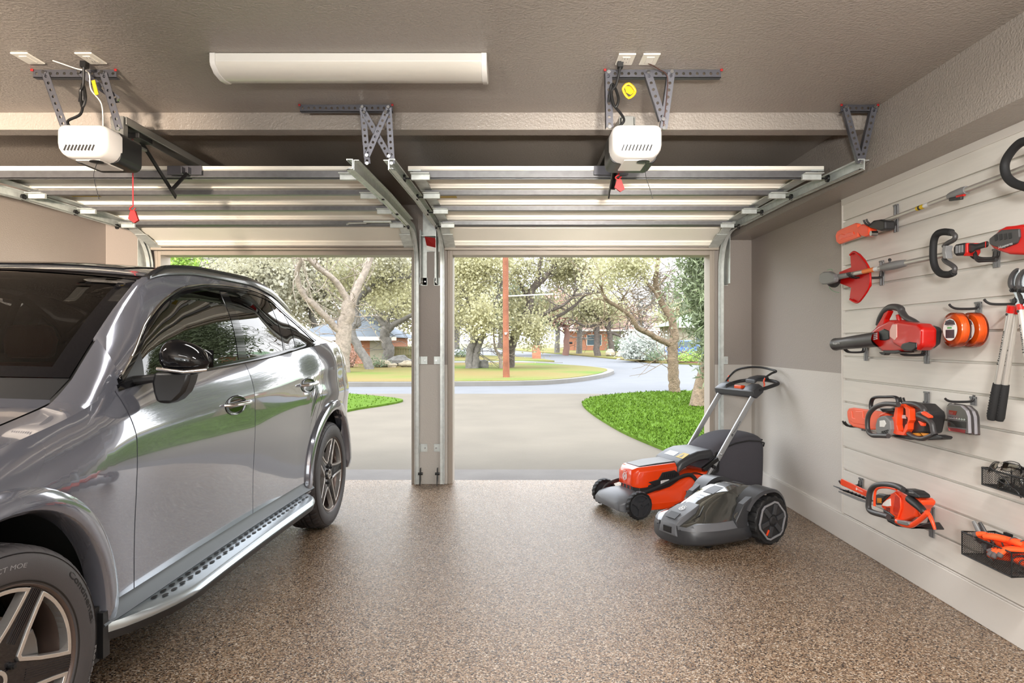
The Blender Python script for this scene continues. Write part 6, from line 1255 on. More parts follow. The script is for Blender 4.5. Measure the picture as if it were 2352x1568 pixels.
mb=MB(); mb.loft([[V(Z1,x,y+yy,X) for X,yy in ((1.928,-h_),(1.992,-h_),(1.992,h_),(1.928,h_))] for x,y,h_ in ((1502,1052,28),(1512,1050,28))]); mb.build('grip_ring',m_tred,st,smooth=40,bevel=.006)
mb=MB(); cut(mb,Z1,[(1530,1000),(1570,970),(1620,920),(1670,895),(1740,888),(1790,880),(1900,872),(2120,880),(2150,1060),(2000,1125),(1837,1142),(1700,1135),(1620,1110),(1565,1085),(1530,1050)],1.925,.08); mt=mb.build('motor_housing',m_tred,st,smooth=0,bevel=.016,bseg=4)
mb=MB(); cut(mb,Z1,[(1535,1000),(1575,968),(1640,925),(1790,915),(1795,985),(1770,1040),(1650,1085),(1570,1065),(1535,1045)],1.917,.02); mg=mb.build('motor_side_cover',m_tdk,mt,smooth=0,bevel=.005,bseg=3)
mb=MB()
for i in range(4): cut(mb,Z1,[(1580+i*40,970-i*5),(1606+i*40,964-i*5),(1610+i*40,1010-i*5),(1588+i*40,1022-i*6)],1.915,.004)
mb.build('vent',m_black,mg,smooth=0)
o1_=V(Z1,1622,1088,1.915); o2_=V(Z1,1740,1050,1.915); dv=(o2_-o1_).normalized(); mb=MB(); text(mb,'Husqvarna',lambda x,y:o1_+dv*x+Vector((-.0005,0,y)),.011,cx=False,width=(o2_-o1_).length); mb.build('lettering',m_lit,mg,smooth=0)
mb=MB(); mb.tube(catmull(VL(Z1,[(1412,1110),(1425,1160),(1445,1188),(1480,1188),(1600,1182)],1.96),4),.008,8); mb.build('trigger_guard',m_hook,st,smooth=70)
hook('double hook holding the string trimmer shaft beside the red guard',Z1,(622,1192),(615,1402),(600,1335),L=.19,up=.03)
hook('double hook under the string trimmer motor near the right edge',Z1,(1605,1090),(1600,1250),(1580,1170),L=.11,up=.03)
# ---- leaf blower
lb=thing('leaf_blower','red leaf blower with black tube pointing left','leaf blower',V(Z2,700,500,1.98))
b0=V(Z2,170,482,1.90); b1=V(Z2,600,430,1.93); mb=MB(); ax=(b1-b0).normalized(); Lb=(b1-b0).length
mb.lathe([(.0275,.01),(.0365,0),(.0375,.006),(.036,.02),(.0345,Lb*.30),(.036,Lb*.31),(.0385,Lb*.60),(.041,Lb)],b0,ax,n=36); bt=mb.build('blower_tube',m_tdk,lb,smooth=50)
mb=MB(); mb.lathe([(0,.045),(.030,.04),(.0285,.01)],b0,ax,n=28); mb.build('tube_mouth',m_black,bt,smooth=40)
rt=Vector((-1,0,0)); rt=(rt-ax*rt.dot(ax)).normalized(); up_=rt.cross(ax); up_=up_ if up_.z>0 else -up_
def ontube(x,y,r=.0358): a=(y+.004)/r; return b0+ax*(.022-x*-1)+(rt*math.cos(a)+up_*math.sin(a))*r
mb=MB(); text(mb,'Husqvarna',lambda x,y:b0-ax*0+ax*(.035+x)+(rt*math.cos((y-.004)/.036)+up_*math.sin((y-.004)/.036))*.0372,.014,cx=False,width=.075); mb.build('lettering',m_lit,bt,smooth=0)
mb=MB(); mb.loft([[V(Z2,x,y,X) for x,y in ((480,400),(560,330),(640,240),(880,235),(1020,300),(1050,500),(880,545),(760,560),(640,555),(575,500))][::1] for X in (1.985,2.06)]); 
cut(mb,Z2,[(480,405),(545,335),(600,290),(700,240),(860,240),(900,300),(900,540),(760,562),(640,555),(580,505),(545,470)],1.93,.075); mb.build('blower_housing',m_tred,lb,smooth=30,bevel=.014,bseg=4)
mb=MB(); cut(mb,Z2,[(600,350),(650,325),(700,345),(705,430),(660,445),(605,440)],1.926,.01); mb.build('air_intake',m_black,lb,smooth=0,bevel=.006)
mb=MB()
for i in range(4): cut(mb,Z2,[(548,375+i*18),(582,365+i*18),(582,375+i*18),(550,385+i*18)],1.927,.006)
mb.build('vent',m_lit,lb,smooth=0)
mb=MB(); cut(mb,Z2,[(700,330),(738,255),(800,250),(985,275),(1035,320),(1030,500),(985,540),(860,545),(740,480),(700,400)],1.885,.075); bb=mb.build('battery_cover',m_tred,lb,smooth=0,bevel=.016,bseg=4)
mb=MB(); cut(mb,Z2,[(712,340),(735,285),(780,280),(782,410),(760,440),(712,405)],1.882,.004); mb.build('battery_label',mat('pinkish_panel',srgb(206,160,150),rough=.3),bb,smooth=0,bevel=.001)
mb=MB(); cut(mb,Z2,[(830,475),(900,455),(975,465),(975,520),(930,552),(850,545),(815,515)],1.88,.03); mb.build('battery_foot',m_black,bb,smooth=0,bevel=.006)
mb=MB(); cut(mb,Z2,[(1020,290),(1085,310),(1095,350),(1080,480),(1030,520),(1000,525)],1.94,.07); mb.build('rear_cap',m_hook,lb,smooth=0,bevel=.010)
mb=MB(); mb.tube(catmull(VL(Z2,[(590,290),(610,220),(650,160),(700,118),(760,108),(820,125),(835,160),(880,215),(960,255),(1010,290)],1.945),4),[.010,.012,.015,.017,.018,.018,.016,.014,.012],10); mb.build('handle',m_tdk,lb,smooth=70)
mb=MB(); cut(mb,Z2,[(560,330),(620,230),(650,170),(690,140),(700,150),(660,230),(650,300)],1.935,.03); cut(mb,Z2,[(765,185),(790,180),(800,245),(775,240)],1.935,.02); mb.build('trigger_housing',m_tred,lb,smooth=0,bevel=.005)
mb=MB(); cut(mb,Z2,[(640,540),(800,535),(830,560),(760,575),(650,572)],1.93,.07); cut(mb,Z2,[(598,560),(680,565),(655,590),(625,585)],1.96,.03); mb.build('blower_base',m_black,lb,smooth=0,bevel=.004)
hook('double hook under the tube of the leaf blower',Z2,(475,480),(475,645),(440,560),L=.12,up=.03)
hook('double hook under the body of the leaf blower',Z2,(1085,400),(1080,675),(1040,588),L=.13,up=.03)
# ---- line spools
m_spor=mat('orange_line_coil',srgb(236,92,24),rough=.25,coat=.5); g_clam=glassmat('clear_plastic',(.97,.96,.94),1.22)
def spool(px,py,X,label):
    c=PX(px,py,X); t=thing('line_spool',label,'trimmer line spool',c,group='trimmer line spools on the hook'); n=40
    mb=MB(); mb.lathe([(.034,-.016),(.040,-.018),(.068,-.018),(.073,-.010),(.073,.010),(.068,.018),(.040,.018),(.034,.016)],c,(1,0,0),n=n); mb.build('line_coil',m_spor,t,smooth=40)
    mb=MB(); 
    for k in range(7): rr=.0735; mb.lathe([(rr,-.013+k*.0042),(rr+.0012,-.0119+k*.0042),(rr,-.0108+k*.0042)],c,(1,0,0),n=n)
    mb.build('line_strand',m_spor,t,smooth=40)
    mb=MB(); mb.lathe([(0,-.026),(.058,-.026),(.066,-.022),(.078,-.019),(.079,.0),(.078,.019),(.066,.022),(.058,.026),(0,.026)],c,(1,0,0),n=n); mb.build('clear_case',g_clam,t,smooth=40)
    mb=MB(); mb.lathe([(0,-.0285),(.050,-.0285),(.050,-.0275)],c,(1,0,0),n=n); lb_=mb.build('label_disc',m_label,t,smooth=30)
    mb=MB(); pr=lambda a,b:mb.prism([(a[0],a[1]),(b[0],a[1]),(b[0],b[1]),(a[0],b[1])],lambda u,v,d:(c.x-.0287-d,c.y-u,c.z+v),0,.0005)
    pr((-.030,-.038),(.032,.0)); mb.prism([(-.038,.022),(.038,.022),(.030,.040),(0,.047),(-.030,.040)],lambda u,v,d:(c.x-.0287-d,c.y-u,c.z+v),0,.0005); mb.build('dark_print',mat('label_dark',srgb(62,56,62),rough=.5),lb_,smooth=0)
    mb=MB(); pr((-.018,.005),(.014,.012)); mb.build('green_print',mat('label_green',srgb(60,150,70),rough=.5),lb_,smooth=0)
    mb=MB(); text(mb,'TRIMMER LINE',lambda x,y:(c.x-.0293,c.y-x,c.z+.0285+y),.006,width=.052,bold=.01); text(mb,'TWIST FORCE',lambda x,y:(c.x-.0293,c.y-x,c.z+.0155+y),.006,width=.05,bold=.01); mb.build('lettering',m_print,lb_,smooth=0)
    return t
spool(2196,757,2.0,'round clear pack of orange trimmer line, nearer the room')
spool(2235,757,2.072,'round clear pack of orange trimmer line, behind the labelled one')
hook('single peg hook carrying the two orange line packs',Z2,(1605,62),(1600,175),(1575,125),L=.13,two=False,up=.02)
# ---- loppers
def lopper(label,A,B,headp,X,tilt=0):
    t=thing('lopper',label,'lopper',V(ZC_,A[1][0],A[1][1],X))
    for (p0,p1),dx in ((A,0),(B,.022)):
        a=V(ZC_,*p0,X+dx); b=V(ZC_,*p1,X+dx); d=b-a; 
        mb=MB(); mb.tube([a,a+d*.68],.0135,16,flat=(1.0,.85)); h=mb.build('handle',m_tube,t,smooth=60)
        mb=MB(); mb.tube([a+d*.67,a+d*.72,a+d*.97,a+d],[.0165,.0175,.018,.014],16); g_=mb.build('grip',m_foam,t,smooth=50)
        mb=MB(); 
        for k in range(9):
            for j in range(3): q=a+d*(.75+k*.024)+Vector((-.0172,(j-1)*.007,0)); mb.sphere(q,.0022,6)
        mb.build('grip_knurl',m_hook,g_,smooth=0)
        mb=MB(); mb.cyl(a-d*.015,a+d*.045,.0155,n=16); mb.build('collar',m_tred,h,smooth=40)
        mb=MB(); q=a+d*.06+Vector((-.0125,0,0)); mb.cyl(q,q+Vector((-.003,0,0)),.005,n=10); mb.build('rivet',m_black,h,smooth=30)
        u=d.normalized(); s_=Vector((0,1,0)); s_=(s_-u*s_.dot(u)).normalized(); o=a+d*.50+Vector((-.0140,0,0)) ; mb=MB(); text(mb,'Husqvarna',lambda x,y:o-u*x+s_*(y-.004)*1,.010,cx=False,width=d.length*.30,bold=.01) 
        mb.build('lettering',m_print,h,smooth=0)
    hx,hy=headp
    f=lambda pts:[(hx+x,hy+y) for x,y in pts]
    mb=MB(); cut(mb,ZC_,f([(35,-180),(33,-120),(38,-60),(45,-10),(52,20),(60,50),(70,90),(88,140),(70,150),(40,150),(0,150),(10,100),(0,60),(-25,20),(-45,-20),(-50,-60),(-48,-100),(-25,-145),(0,-170)]),X-.008,.005); b1_=mb.build('blade',m_steel,t,smooth=0,bevel=.0015)
    mb=MB(); mb.tube(catmull(VL(ZC_,f([(34,-182),(5,-168),(-25,-130),(-42,-80),(-40,-30),(-10,0),(30,-8),(42,40),(60,90),(88,148)]),X-.012),4),[.003,.006,.008,.009,.008,.008,.009,.010,.011],8,flat=(.7,1.2)); mb.build('hooked_blade',m_tdk,t,smooth=60)
    mb=MB(); q=V(ZC_,hx-12,hy+10,X-.012); mb.cyl(q,q+Vector((-.010,0,0)),.009,n=6); mb.cyl(q+Vector((-.01,0,0)),q+Vector((-.014,0,0)),.005,n=10); mb.build('pivot_bolt',m_black,t,smooth=30)
    mb=MB(); q=V(ZC_,hx+5,hy+105,X-.005); mb.lathe([(0,-.008),(.010,-.007),(.012,0),(.010,.007),(0,.008)],q,(1,0,0),n=16); mb.build('rubber_stop',m_black,t,smooth=40)
    return t
lopper('lopper with silver handles hanging closed, left of the pair',((560,415),(378,1425)),((606,425),(452,1435)),(592,250),1.955)
lopper('lopper at the right picture edge, only one silver handle in view',((645,400),(760,1260)),((690,405),(880,1255)),(660,255),1.925)
hook('single peg hook behind the lopper collars',ZC_,(592,345),(590,400),(575,385),L=.13,two=False,up=.02)
# ---- chainsaw
cs=thing('chainsaw','orange and black battery chainsaw with orange blade cover, below the leaf blower','chainsaw',V(Z2,750,1350,1.98))
mb=MB(); cut(mb,Z2,[(285,1200),(283,1150),(300,1120),(340,1114),(600,1150),(680,1175),(680,1310),(600,1335),(470,1335),(340,1305),(300,1270)],1.985,.022); bc=mb.build('blade_cover',m_guard,cs,smooth=0,bevel=.007,bseg=3)
mb=MB(); cut(mb,Z2,[(300,1235),(300,1160),(330,1150),(335,1215),(365,1225),(370,1150),(440,1150),(445,1215),(480,1230),(480,1290),(345,1270)],1.981,.006); mb.build('cover_rib',m_guard,bc,smooth=0,bevel=.002)
mb=MB(); cut(mb,Z2,[(640,1180),(700,1120),(850,1060),(1000,1075),(1080,1150),(1095,1200),(1060,1370),(900,1395),(700,1400),(600,1390),(590,1260)],1.955,.09); bd=mb.build('saw_body',m_hook,cs,smooth=0,bevel=.012,bseg=3)
mb=MB(); fr=[(742,1368),(730,1300),(745,1225),(765,1110),(790,1080),(850,1078),(905,1125),(912,1240),(895,1270),(890,1330),(850,1392),(780,1385)]; inn_=[(795,1340),(782,1290),(785,1220),(790,1120),(805,1098),(845,1100),(868,1130),(872,1205),(888,1215),(885,1270),(868,1285),(845,1360)]
P_o=[V(Z2,x,y,1.925) for x,y in fr]; P_i=[V(Z2,x,y,1.925) for x,y in inn_]; mb.ring([(p.y,p.z) for p in P_o],[(p.y,p.z) for p in P_i],lambda u,v,d:(1.925+d,u,v),0,.035); mb.build('battery_bay_frame',m_tor,cs,smooth=0,bevel=.003)
mb=MB(); cut(mb,Z2,[(700,1215),(745,1205),(745,1370),(720,1380),(712,1300)],1.93,.03); cut(mb,Z2,[(600,1190),(660,1165),(720,1190),(700,1200),(610,1205)],1.935,.03); mb.build('front_shell',m_tor,cs,smooth=0,bevel=.004)
mb=MB(); cut(mb,Z2,[(790,1185),(875,1190),(880,1225),(830,1222),(790,1225)],1.950,.004); mb.build('bay_label',m_lit,bd,smooth=0)
mb=MB(); cut(mb,Z2,[(568,1290),(585,1225),(620,1198),(665,1195),(712,1245),(718,1330),(705,1388),(640,1394),(585,1385),(570,1340)],1.905,.05); sc=mb.build('sprocket_cover',m_tgr,cs,smooth=0,bevel=.006,bseg=3)
mb=MB(); cut(mb,Z2,[(610,1245),(655,1240),(672,1275),(655,1308),(612,1305)],1.902,.004); mb.build('cover_label',m_label,sc,smooth=0)
mb=MB()
for i in range(4): cut(mb,Z2,[(618+i*18,1372-i*5),(630+i*18,1369-i*5),(634+i*18,1382-i*5),(622+i*18,1386-i*5)],1.902,.004); cut(mb,Z2,[(625+i*18,1352-i*5),(637+i*18,1349-i*5),(641+i*18,1362-i*5),(629+i*18,1366-i*5)],1.902,.004)
mb.build('cover_vent',m_black,sc,smooth=0)
mb=MB(); mb.tube(catmull(VL(Z2,[(800,1085),(720,1078),(650,1080),(580,1105),(525,1150),(495,1210),(490,1290),(500,1350),(540,1390),(620,1395),(700,1398)],1.90),4),.0125,10); mb.build('front_handle',m_tdk,cs,smooth=70)
mb=MB(); mb.tube(catmull(VL(Z2,[(530,1140),(525,1085),(540,1030),(580,1010),(680,1008),(760,1008),(790,1025),(798,1060)],1.965),4),.0095,10,flat=(1.3,.8)); mb.build('hand_guard',m_hook,cs,smooth=70)
mb=MB(); cut(mb,Z2,[(600,1120),(740,1120),(760,1150),(640,1160)],1.93,.05); mb.build('top_plate',m_black,cs,smooth=0,bevel=.004)
mb=MB(); mb.tube(catmull(VL(Z2,[(860,1075),(960,1080),(1030,1110),(1060,1160),(1000,1180)],1.95),4),.014,10); mb.tube(catmull(VL(Z2,[(1000,1195),(1060,1220),(1110,1250),(1140,1290),(1150,1350),(1165,1390)],1.94),4),.0135,10); mb.tube(catmull(VL(Z2,[(1150,1385),(1090,1410),(1040,1425),(960,1410),(900,1370)],1.94),4),.0115,10); mb.build('rear_handle',m_tdk,cs,smooth=70)
mb=MB(); cut(mb,Z2,[(1080,1395),(1170,1385),(1230,1400),(1242,1415),(1225,1432),(1100,1440)],1.935,.05); cut(mb,Z2,[(700,1385),(900,1385),(1050,1420),(1080,1440),(900,1435),(760,1410)],1.945,.06); mb.build('handle_base',m_hook,cs,smooth=0,bevel=.005)
mb=MB(); cut(mb,Z2,[(1015,1160),(1040,1152),(1105,1195),(1112,1215),(1095,1222),(1030,1185)],1.93,.02); mb.build('lock_lever',m_tor,cs,smooth=0,bevel=.004)
mb=MB(); cut(mb,Z2,[(990,1245),(1020,1255),(1050,1270),(1045,1300),(1020,1298)],1.935,.015); mb.build('trigger',m_tor,cs,smooth=0,bevel=.003)
mb=MB(); cut(mb,Z2,[(920,1370),(990,1368),(1020,1395),(945,1398)],1.95,.01); cut(mb,Z2,[(1020,1368),(1080,1372),(1100,1392),(1045,1396)],1.95,.01); mb.build('warning_label',mat('orange_label'if 0 else 'amber_label',srgb(220,140,40),rough=.5),bd,smooth=0)
hook('hook holding the chainsaw body, upright grey plate',Z2,(1095,960),(1075,1185),(1050,1110),L=.12,up=.05)
hook('double hook under the blade cover of the chainsaw',Z2,(450,1190),(445,1345),(420,1300),L=.11,up=.03)
# ---- chain packs
def chainpack(pts,X,label):
    c=V(Z2,pts[2][0],pts[2][1],X); t=thing('chain_pack',label,'chain pack',c,group='saw chain packs on the hook')
    mb=MB(); cut(mb,Z2,pts,X,.024); mb.build('clear_case',g_clam,t,smooth=0,bevel=.004)
    cx_=sum(p[0] for p in pts)/len(pts); cy_=sum(p[1] for p in pts)/len(pts); ip=[(cx_+(x-cx_)*.93,cy_+(y-cy_)*.94) for x,y in pts]
    mb=MB(); cut(mb,Z2,ip,X+.003,.016); cd=mb.build('card',mat('chain_card',srgb(150,148,156),rough=.4),t,smooth=0,bevel=.003)
    a=pts; L0,R0=a[0][0],a[3][0]; x0=min(p[0] for p in pts); y1=max(p[1] for p in pts); y0=min(p[1] for p in pts)
    mb=MB(); cut(mb,Z2,[(x0+22,y1-75),(x0+195,y1-48),(x0+190,y1-14),(x0+28,y1-42)],X+.0015,.001); mb.build('red_band',mat('pack_red',srgb(200,70,76),rough=.5),cd,smooth=0)
    mb=MB(); cut(mb,Z2,[(x0+30,y0+70),(x0+110,y0+82),(x0+95,y0+122),(x0+30,y0+110)],X+.0015,.001); mb.build('red_tag',mat('pack_red2',srgb(196,50,50),rough=.5),cd,smooth=0)
    mb=MB(); cut(mb,Z2,[(x0+20,y0+170),(x0+200,y0+190),(x0+200,y0+255),(x0+20,y0+235)],X+.0015,.001); mb.build('dark_band',m_tdk,cd,smooth=0)
    mb=MB(); mb.tube(VL(Z2,[(x0+22,y0+150),(x0+80,y0+158),(x0+140,y0+164),(x0+200,y0+170)],X+.001),.0022,6)
    for k in range(7): q=V(Z2,x0+35+k*25,y0+148+k*3,X+.0005); mb.box(q.x-.001,q.x+.001,q.y-.004,q.y+.004,q.z-.005,q.z+.004)
    mb.build('saw_chain',m_steel,cd,smooth=0)
    p0=V(Z2,x0+34,y0+105,X+.0005); mb=MB(); text(mb,'X-CUT',lambda x,y:(p0.x,p0.y-x,p0.z+y),.007,cx=False,width=.026,bold=.01); mb.build('lettering',m_lit,cd,smooth=0)
    return t
pk=[(1275,1105),(1300,1068),(1420,1085),(1480,1140),(1500,1200),(1508,1385),(1320,1345),(1285,1300)]
chainpack(pk,2.0,'clear saw chain pack with red and grey label, nearer the room')
chainpack([(x+62,y+8) for x,y in pk],2.045,'clear saw chain pack hanging behind the labelled one')
hook('single peg hook carrying the two saw chain packs',Z2,(1555,1010),(1550,1090),(1530,1055),L=.13,two=False,up=.015)
# ---- hedge trimmer
ht=thing('hedge_trimmer','orange hedge trimmer with toothed blade, lowest tool on the wall','hedge trimmer',V(Z3,700,560,1.98))
mb=MB(); cut(mb,Z3,[(228,256),(500,388),(498,448),(222,318),(215,285)],1.985,.008); bg_=mb.build('blade_guard',m_tor,ht,smooth=0,bevel=.002)
o1_=V(Z3,392,365,1.984); o2_=V(Z3,442,388,1.984); dv=(o2_-o1_).normalized(); mb=MB(); text(mb,'Husqvarna',lambda x,y:o1_+dv*x+Vector((-.0005,0,y-.003)),.010,cx=False,width=(o2_-o1_).length); logo(mb,lambda u,v,d:V(Z3,382,360,1.984)+Vector((-.0005-d,-u,v)),.007); mb.build('lettering',m_label,bg_,smooth=0)
mb=MB(); cut(mb,Z3,[(145,325),(190,338),(350,395),(500,450),(500,462),(350,408),(190,352),(148,332)],1.94,.006); bl=mb.build('cutter_bar',m_steel,ht,smooth=0)
for k in range(8):
    x=205+k*38; y=350+k*14.5; mb=MB(); cut(mb,Z3,[(x,y),(x+50,y+20),(x+88,y+22),(x+92,y+32),(x+50,y+34),(x+2,y+12)],1.935,.008); mb.build('cutter_tooth',m_hook if k%1==0 else m_steel,bl,smooth=0)
mb=MB(); cut(mb,Z3,[(200,378),(500,492),(500,505),(400,478),(200,392)],1.93,.006); mb.build('lower_bar',m_tgr,bl,smooth=0)
mb=MB(); mb.tube(catmull(VL(Z3,[(850,368),(790,335),(700,316),(610,318),(550,340),(515,390),(503,470),(500,540),(520,580),(580,605),(640,620),(700,640)],1.905),4),.0145,12); fh=mb.build('front_handle',m_tdk,ht,smooth=70)
mb=MB(); mb.tube(catmull(VL(Z3,[(780,365),(700,345),(620,345),(575,370),(562,430),(560,530)],1.902),4),.0065,8); mb.build('handle_inlay',m_tor,fh,smooth=70)
mb=MB(); cut(mb,Z3,[(560,420),(600,405),(680,420),(640,470),(600,520),(570,520)],1.96,.03); cut(mb,Z3,[(640,560),(700,590),(760,640),(700,660),(650,625)],1.93,.06); mb.build('gear_case',m_tdk,ht,smooth=0,bevel=.006)
mb=MB(); cut(mb,Z3,[(585,450),(625,450),(625,500),(585,500)],1.957,.004); mb.build('warning_label',mat('amber_label',srgb(220,140,40)),ht,smooth=0)
mb=MB(); cut(mb,Z3,[(618,520),(655,465),(700,410),(745,390),(770,368),(840,375),(900,420),(1000,450),(1030,480),(1020,520),(985,560),(960,640),(860,680),(780,690),(740,650),(690,600),(630,550)],1.935,.075); hb_=mb.build('trimmer_body',m_tor,ht,smooth=0,bevel=.012,bseg=3)
mb=MB(); cut(mb,Z3,[(762,420),(815,420),(832,470),(830,560),(800,640),(750,610),(740,570)],1.931,.01); mb.build('battery_bay',m_ord,hb_,smooth=0,bevel=.005)
mb=MB(); mb.tube(VL(Z3,[(765,395),(822,450),(826,550),(795,650)],1.93),.005,8); mb.build('bay_edge',m_tor,hb_,smooth=60)
mb=MB(); cut(mb,Z3,[(635,525),(645,500),(680,470),(715,455),(718,530),(690,535)],1.931,.006); np_=mb.build('name_plate',m_label,hb_,smooth=0,bevel=.001)
mb=MB()
for i in range(8): cut(mb,Z3,[(628+i*10,490-i*9),(636+i*10,478-i*9),(646+i*10,484-i*9),(637+i*10,497-i*9)],1.932,.005)
for i in range(4):
    for j in range(2): cut(mb,Z3,[(672+j*22,545+i*13),(688+j*22,548+i*13),(688+j*22,555+i*13),(672+j*22,552+i*13)],1.932,.005)
mb.build('vent',m_black,hb_,smooth=0)
mb=MB(); cut(mb,Z3,[(820,360),(860,355),(940,375),(990,410),(1003,445),(980,452),(890,425),(840,400)],1.915,.06); mb.build('control_pad',m_hook,hb_,smooth=0,bevel=.006,bseg=3)
mb=MB(); cut(mb,Z3,[(900,385),(940,392),(948,405),(905,400)],1.912,.004); mb.build('keypad',m_tgr,hb_,smooth=0)
mb=MB(); mb.tube(catmull(VL(Z3,[(910,455),(950,490),(1000,530),(1040,570),(1055,600)],1.925),4),[.021,.020,.019,.017,.015],12); mb.build('rear_grip',m_hook,ht,smooth=70)
mb=MB(); mb.tube(catmull(VL(Z3,[(1030,605),(1080,596),(1110,625),(1140,690),(1165,765)],1.93),4),[.012,.012,.010,.009,.006],10); mb.tube(catmull(VL(Z3,[(790,680),(860,715),(930,722),(1000,680),(1070,620),(1090,600)],1.92),4),[.015,.014,.013,.012,.011],10); rl=mb.build('rear_loop',m_tor,ht,smooth=70)
mb=MB(); cut(mb,Z3,[(780,668),(895,688),(905,718),(880,728),(785,705)],1.902,.03); mb.build('loop_pad',m_tgr,rl,smooth=0,bevel=.004)
mb=MB(); cut(mb,Z3,[(670,655),(720,670),(760,690),(780,720),(930,745),(1060,700),(1110,690),(1165,768),(1100,765),(940,752),(760,725),(690,690)],1.955,.05); mb.build('lower_body',m_hook,ht,smooth=0,bevel=.006)
hook('hook behind the blade guard of the hedge trimmer',Z3,(430,255),(425,390),(400,330),L=.12,up=.03)
hook('hook behind the rear loop of the hedge trimmer',Z3,(1150,545),(1120,835),(1100,720),L=.13,up=.04)
# ---- wire baskets
m_wirem=mat('black_wire',srgb(26,26,27),rough=.4,metal=.3)
def basket(label,x0,x1,y0,y1,z0,z1,sp=.0095):
    t=thing('wire_basket',label,'basket',((x0+x1)/2,(y0+y1)/2,z0)); r=.0008
    def face(o,u,v,U,Vv,name):
        mb=MB(); o=Vector(o);u=Vector(u);v=Vector(v); k=-Vv
        n=int((U+Vv)/sp)+1
        for sgn in (1,-1):
            for i in range(n):
                c=i*sp; a0=max(0,c-Vv); a1=min(U,c)
                if a1-a0<.002: continue
                pts=[(a0,c-a0),(a1,c-a1)]
                if sgn<0: pts=[(a,Vv-b) for a,b in pts]
                mb.tube([o+u*a+v*b for a,b in pts],r,3,caps=False)
        mb.build(name,m_wirem,t,smooth=60,recalc=False)
    W_,D,Hh=y1-y0,x1-x0,z1-z0
    face((x0,y0,z0),(0,1,0),(0,0,1),W_,Hh,'mesh_side'); face((x1,y0,z0),(0,1,0),(0,0,1),W_,Hh,'mesh_side'); face((x0,y0,z0),(1,0,0),(0,0,1),D,Hh,'mesh_end'); face((x0,y1,z0),(1,0,0),(0,0,1),D,Hh,'mesh_end'); face((x0,y0,z0),(1,0,0),(0,1,0),D,W_,'mesh_bottom')
    for z,rr in ((z1,.0038),(z0,.0032)):
        mb=MB(); mb.tube([(x0,y0,z),(x1,y0,z),(x1,y1,z),(x0,y1,z)],rr,8,closed=True); mb.build('rim',m_wirem,t,smooth=60)
    for x in (x0,x1):
        for y in (y0,y1): mb=MB(); mb.cyl((x,y,z0),(x,y,z1),.0026,n=8); mb.build('corner_post',m_wirem,t,smooth=60)
    mb=MB(); mb.box(x1+.001,SF-.001,y0+.05,y0+.09,z1-.03,z1+.012); mb.box(x1+.001,SF-.001,y1-.09,y1-.05,z1-.03,z1+.012); mb.build('wall_bracket',m_wirem,t,smooth=0)
    return t
basket('small black wire basket holding glasses and clear goggles',1.98,2.105,2.66,2.90,.684,.755)
basket('large black wire basket holding orange gloves, lowest on the wall',1.96,2.105,2.70,3.00,.358,.455)
# ---- glasses and goggles
g_lens=glassmat('clear_lens',(.90,.90,.86),1.5,boost=.12)
def glasses(label,c,rz,tilt,name='safety_glasses'):
    t=thing(name,label,'glasses',c,R(rz))
    M=Matrix.Rotation(R(tilt),4,'X')
    for s in (-1,1):
        mb=MB(); mb.T=M; mb.grid(lambda u,v:(s*(.012+.058*u),-.014*(u)**2*1.4+.0,-.022+.045*v*(1-.15*u)),8,5); mb.build('lens',g_lens,t,local=True,smooth=60,solid=.0015)
        mb=MB(); mb.T=M; mb.tube(catmull([(s*.008,0,.018),(s*.04,-.006,.026),(s*.070,-.020,.02),(s*.072,-.02,-.005),(s*.05,-.012,-.022),(s*.02,-.002,-.02),(s*.008,0,.0)],4),.0016,6); mb.tube(catmull([(s*.071,-.02,.015),(s*.074,-.05,.012),(s*.070,-.11,.005),(s*.066,-.135,-.018)],4),.0022,6); mb.build('temple',m_hook,t,local=True,smooth=60)
    return t
glasses('safety glasses standing up at the left end of the small basket',(2.03,2.865,.768),10,24)
glasses('safety glasses lying low inside the small basket',(2.04,2.815,.712),4,8)
gg=thing('goggles','clear goggles at the right end of the small basket','goggles',(2.045,2.72,.742)); 
mb=MB(); mb.T=Matrix.Rotation(R(40),4,'Y'); mb.lathe([(.0,.018),(.03,.016),(.042,.006),(.044,-.008)],(0,0,0),(-1,0,0),n=30); mb.build('lens',g_lens,gg,local=True,smooth=60)
mb=MB(); mb.T=Matrix.Rotation(R(40),4,'Y'); mb.tube([(.008,.044*math.cos(a),.036*math.sin(a)) for a in np.linspace(0,2*PI,31)[:-1]],.004,8,closed=True); mb.build('frame',m_hook,gg,local=True,smooth=60)
mb=MB(); mb.tube(catmull([(0,.03,.0),(.02,.06,.02),(.035,.07,-.01),(.03,.03,-.03),(.02,0,-.035)],5),.004,8); mb.build('strap',m_hook,gg,local=True,smooth=60)
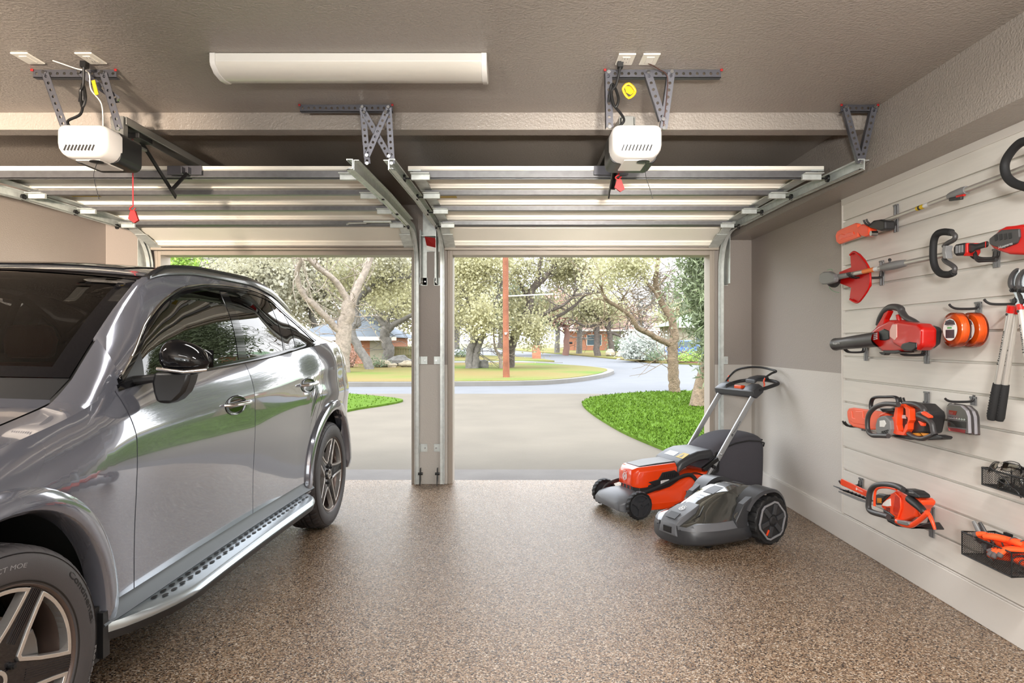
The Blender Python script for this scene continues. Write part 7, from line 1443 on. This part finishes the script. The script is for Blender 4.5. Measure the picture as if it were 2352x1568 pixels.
# ---- gloves
m_glv=mat('orange_glove',srgb(250,84,28),rough=.75,bump=.3,bscale=200,bdist=.002); m_glg2=mat('glove_grey',srgb(84,76,76),rough=.8)
def glove(label,c,rz,rx,flip=1):
    t=thing('work_glove',label,'glove',c,R(rz)); M=Matrix.Rotation(R(rx),4,'Y'); f=flip
    mb=MB(); mb.T=M; secs=[]
    for y,wd,th,dx in ((-.085,.040,.016,0),(-.060,.037,.017,0),(-.030,.036,.016,.002),(0,.042,.018,.004),(.03,.045,.017,.006),(.052,.044,.014,.006),(.060,.036,.009,.006)):
        secs.append([(f*(dx+wd*math.cos(a)),y,th*math.sin(a)) for a in np.linspace(0,2*PI,15)[:-1]])
    mb.loft(secs); bd=mb.build('palm',m_glv,t,local=True,smooth=70,subsurf=1)
    for i,(x,l,cu) in enumerate(((-.030,.056,.3),(-.009,.068,.5),(.014,.066,.65),(.036,.052,.75))):
        mb=MB(); mb.T=M; p=[(f*x,.050,0)]
        for k in range(1,5): a=cu*k*.38; p.append((f*x*1.05,p[-1][1]+l/4*math.cos(a),p[-1][2]-l/4*math.sin(a)))
        mb.tube(catmull(p,3),[.0105,.0115,.011,.0105,.007],10); fg=mb.build('finger',m_glv,t,local=True,smooth=70)
        mb=MB(); mb.T=M; mb.tube([Vector(q)+Vector((0,0,.0)) for q in catmull(p,3)[-5:]],[.0112,.0117,.0112,.0105,.0075],10); mb.build('finger_pad',m_glg2,fg,local=True,smooth=70)
    mb=MB(); mb.T=M; mb.tube(catmull([(-f*.030,-.02,0),(-f*.052,.0,-.003),(-f*.062,.022,-.008),(-f*.064,.042,-.014)],4),[.013,.0135,.0125,.008],10); mb.build('thumb',m_glv,t,local=True,smooth=70)
    mb=MB(); mb.T=M; mb.tube([(f*.041*math.cos(a),-.084,.0165*math.sin(a)) for a in np.linspace(0,2*PI,23)[:-1]],.003,6,closed=True); mb.tube([(f*.037*math.cos(a),-.045,.0175*math.sin(a)) for a in np.linspace(0,2*PI,23)[:-1]],.003,6,closed=True); mb.build('cuff_band',m_glg2,t,local=True,smooth=70)
    return t
glove('orange work glove lying on top of the large basket',(2.025,2.835,.468),25,20)
glove('orange work glove upright at the wall side of the large basket',(2.06,2.80,.448),-150,-35,-1)
glove('orange work glove lying low inside the large basket',(2.035,2.80,.405),4,8)
glove('orange work glove at the right end of the large basket',(2.035,2.76,.445),75,15,-1)
pr_=thing('hand_pruner','hand pruner with grey handle sticking out of the large basket','pruner',(2.02,2.93,.42))
for k,(dy,dx) in enumerate(((0,0),(-.022,.012))):
    mb=MB(); mb.tube(catmull([(2.0+dx,2.985+dy,.505),(2.005+dx,2.965+dy,.475),(2.01+dx,2.94+dy,.43),(2.01+dx,2.92+dy*.3,.395)],5),[.007,.010,.010,.008],10,flat=(.8,1.2)); mb.build('handle',m_tgr if k==0 else m_tdk,pr_,smooth=70)
mb=MB(); mb.prism([(2.925,.40),(2.905,.398),(2.885,.375),(2.875,.366),(2.90,.368),(2.92,.38)],lambda u,v,d:(2.012+d,u,v),-.002,.002); mb.build('blade',m_steel,pr_,smooth=0)
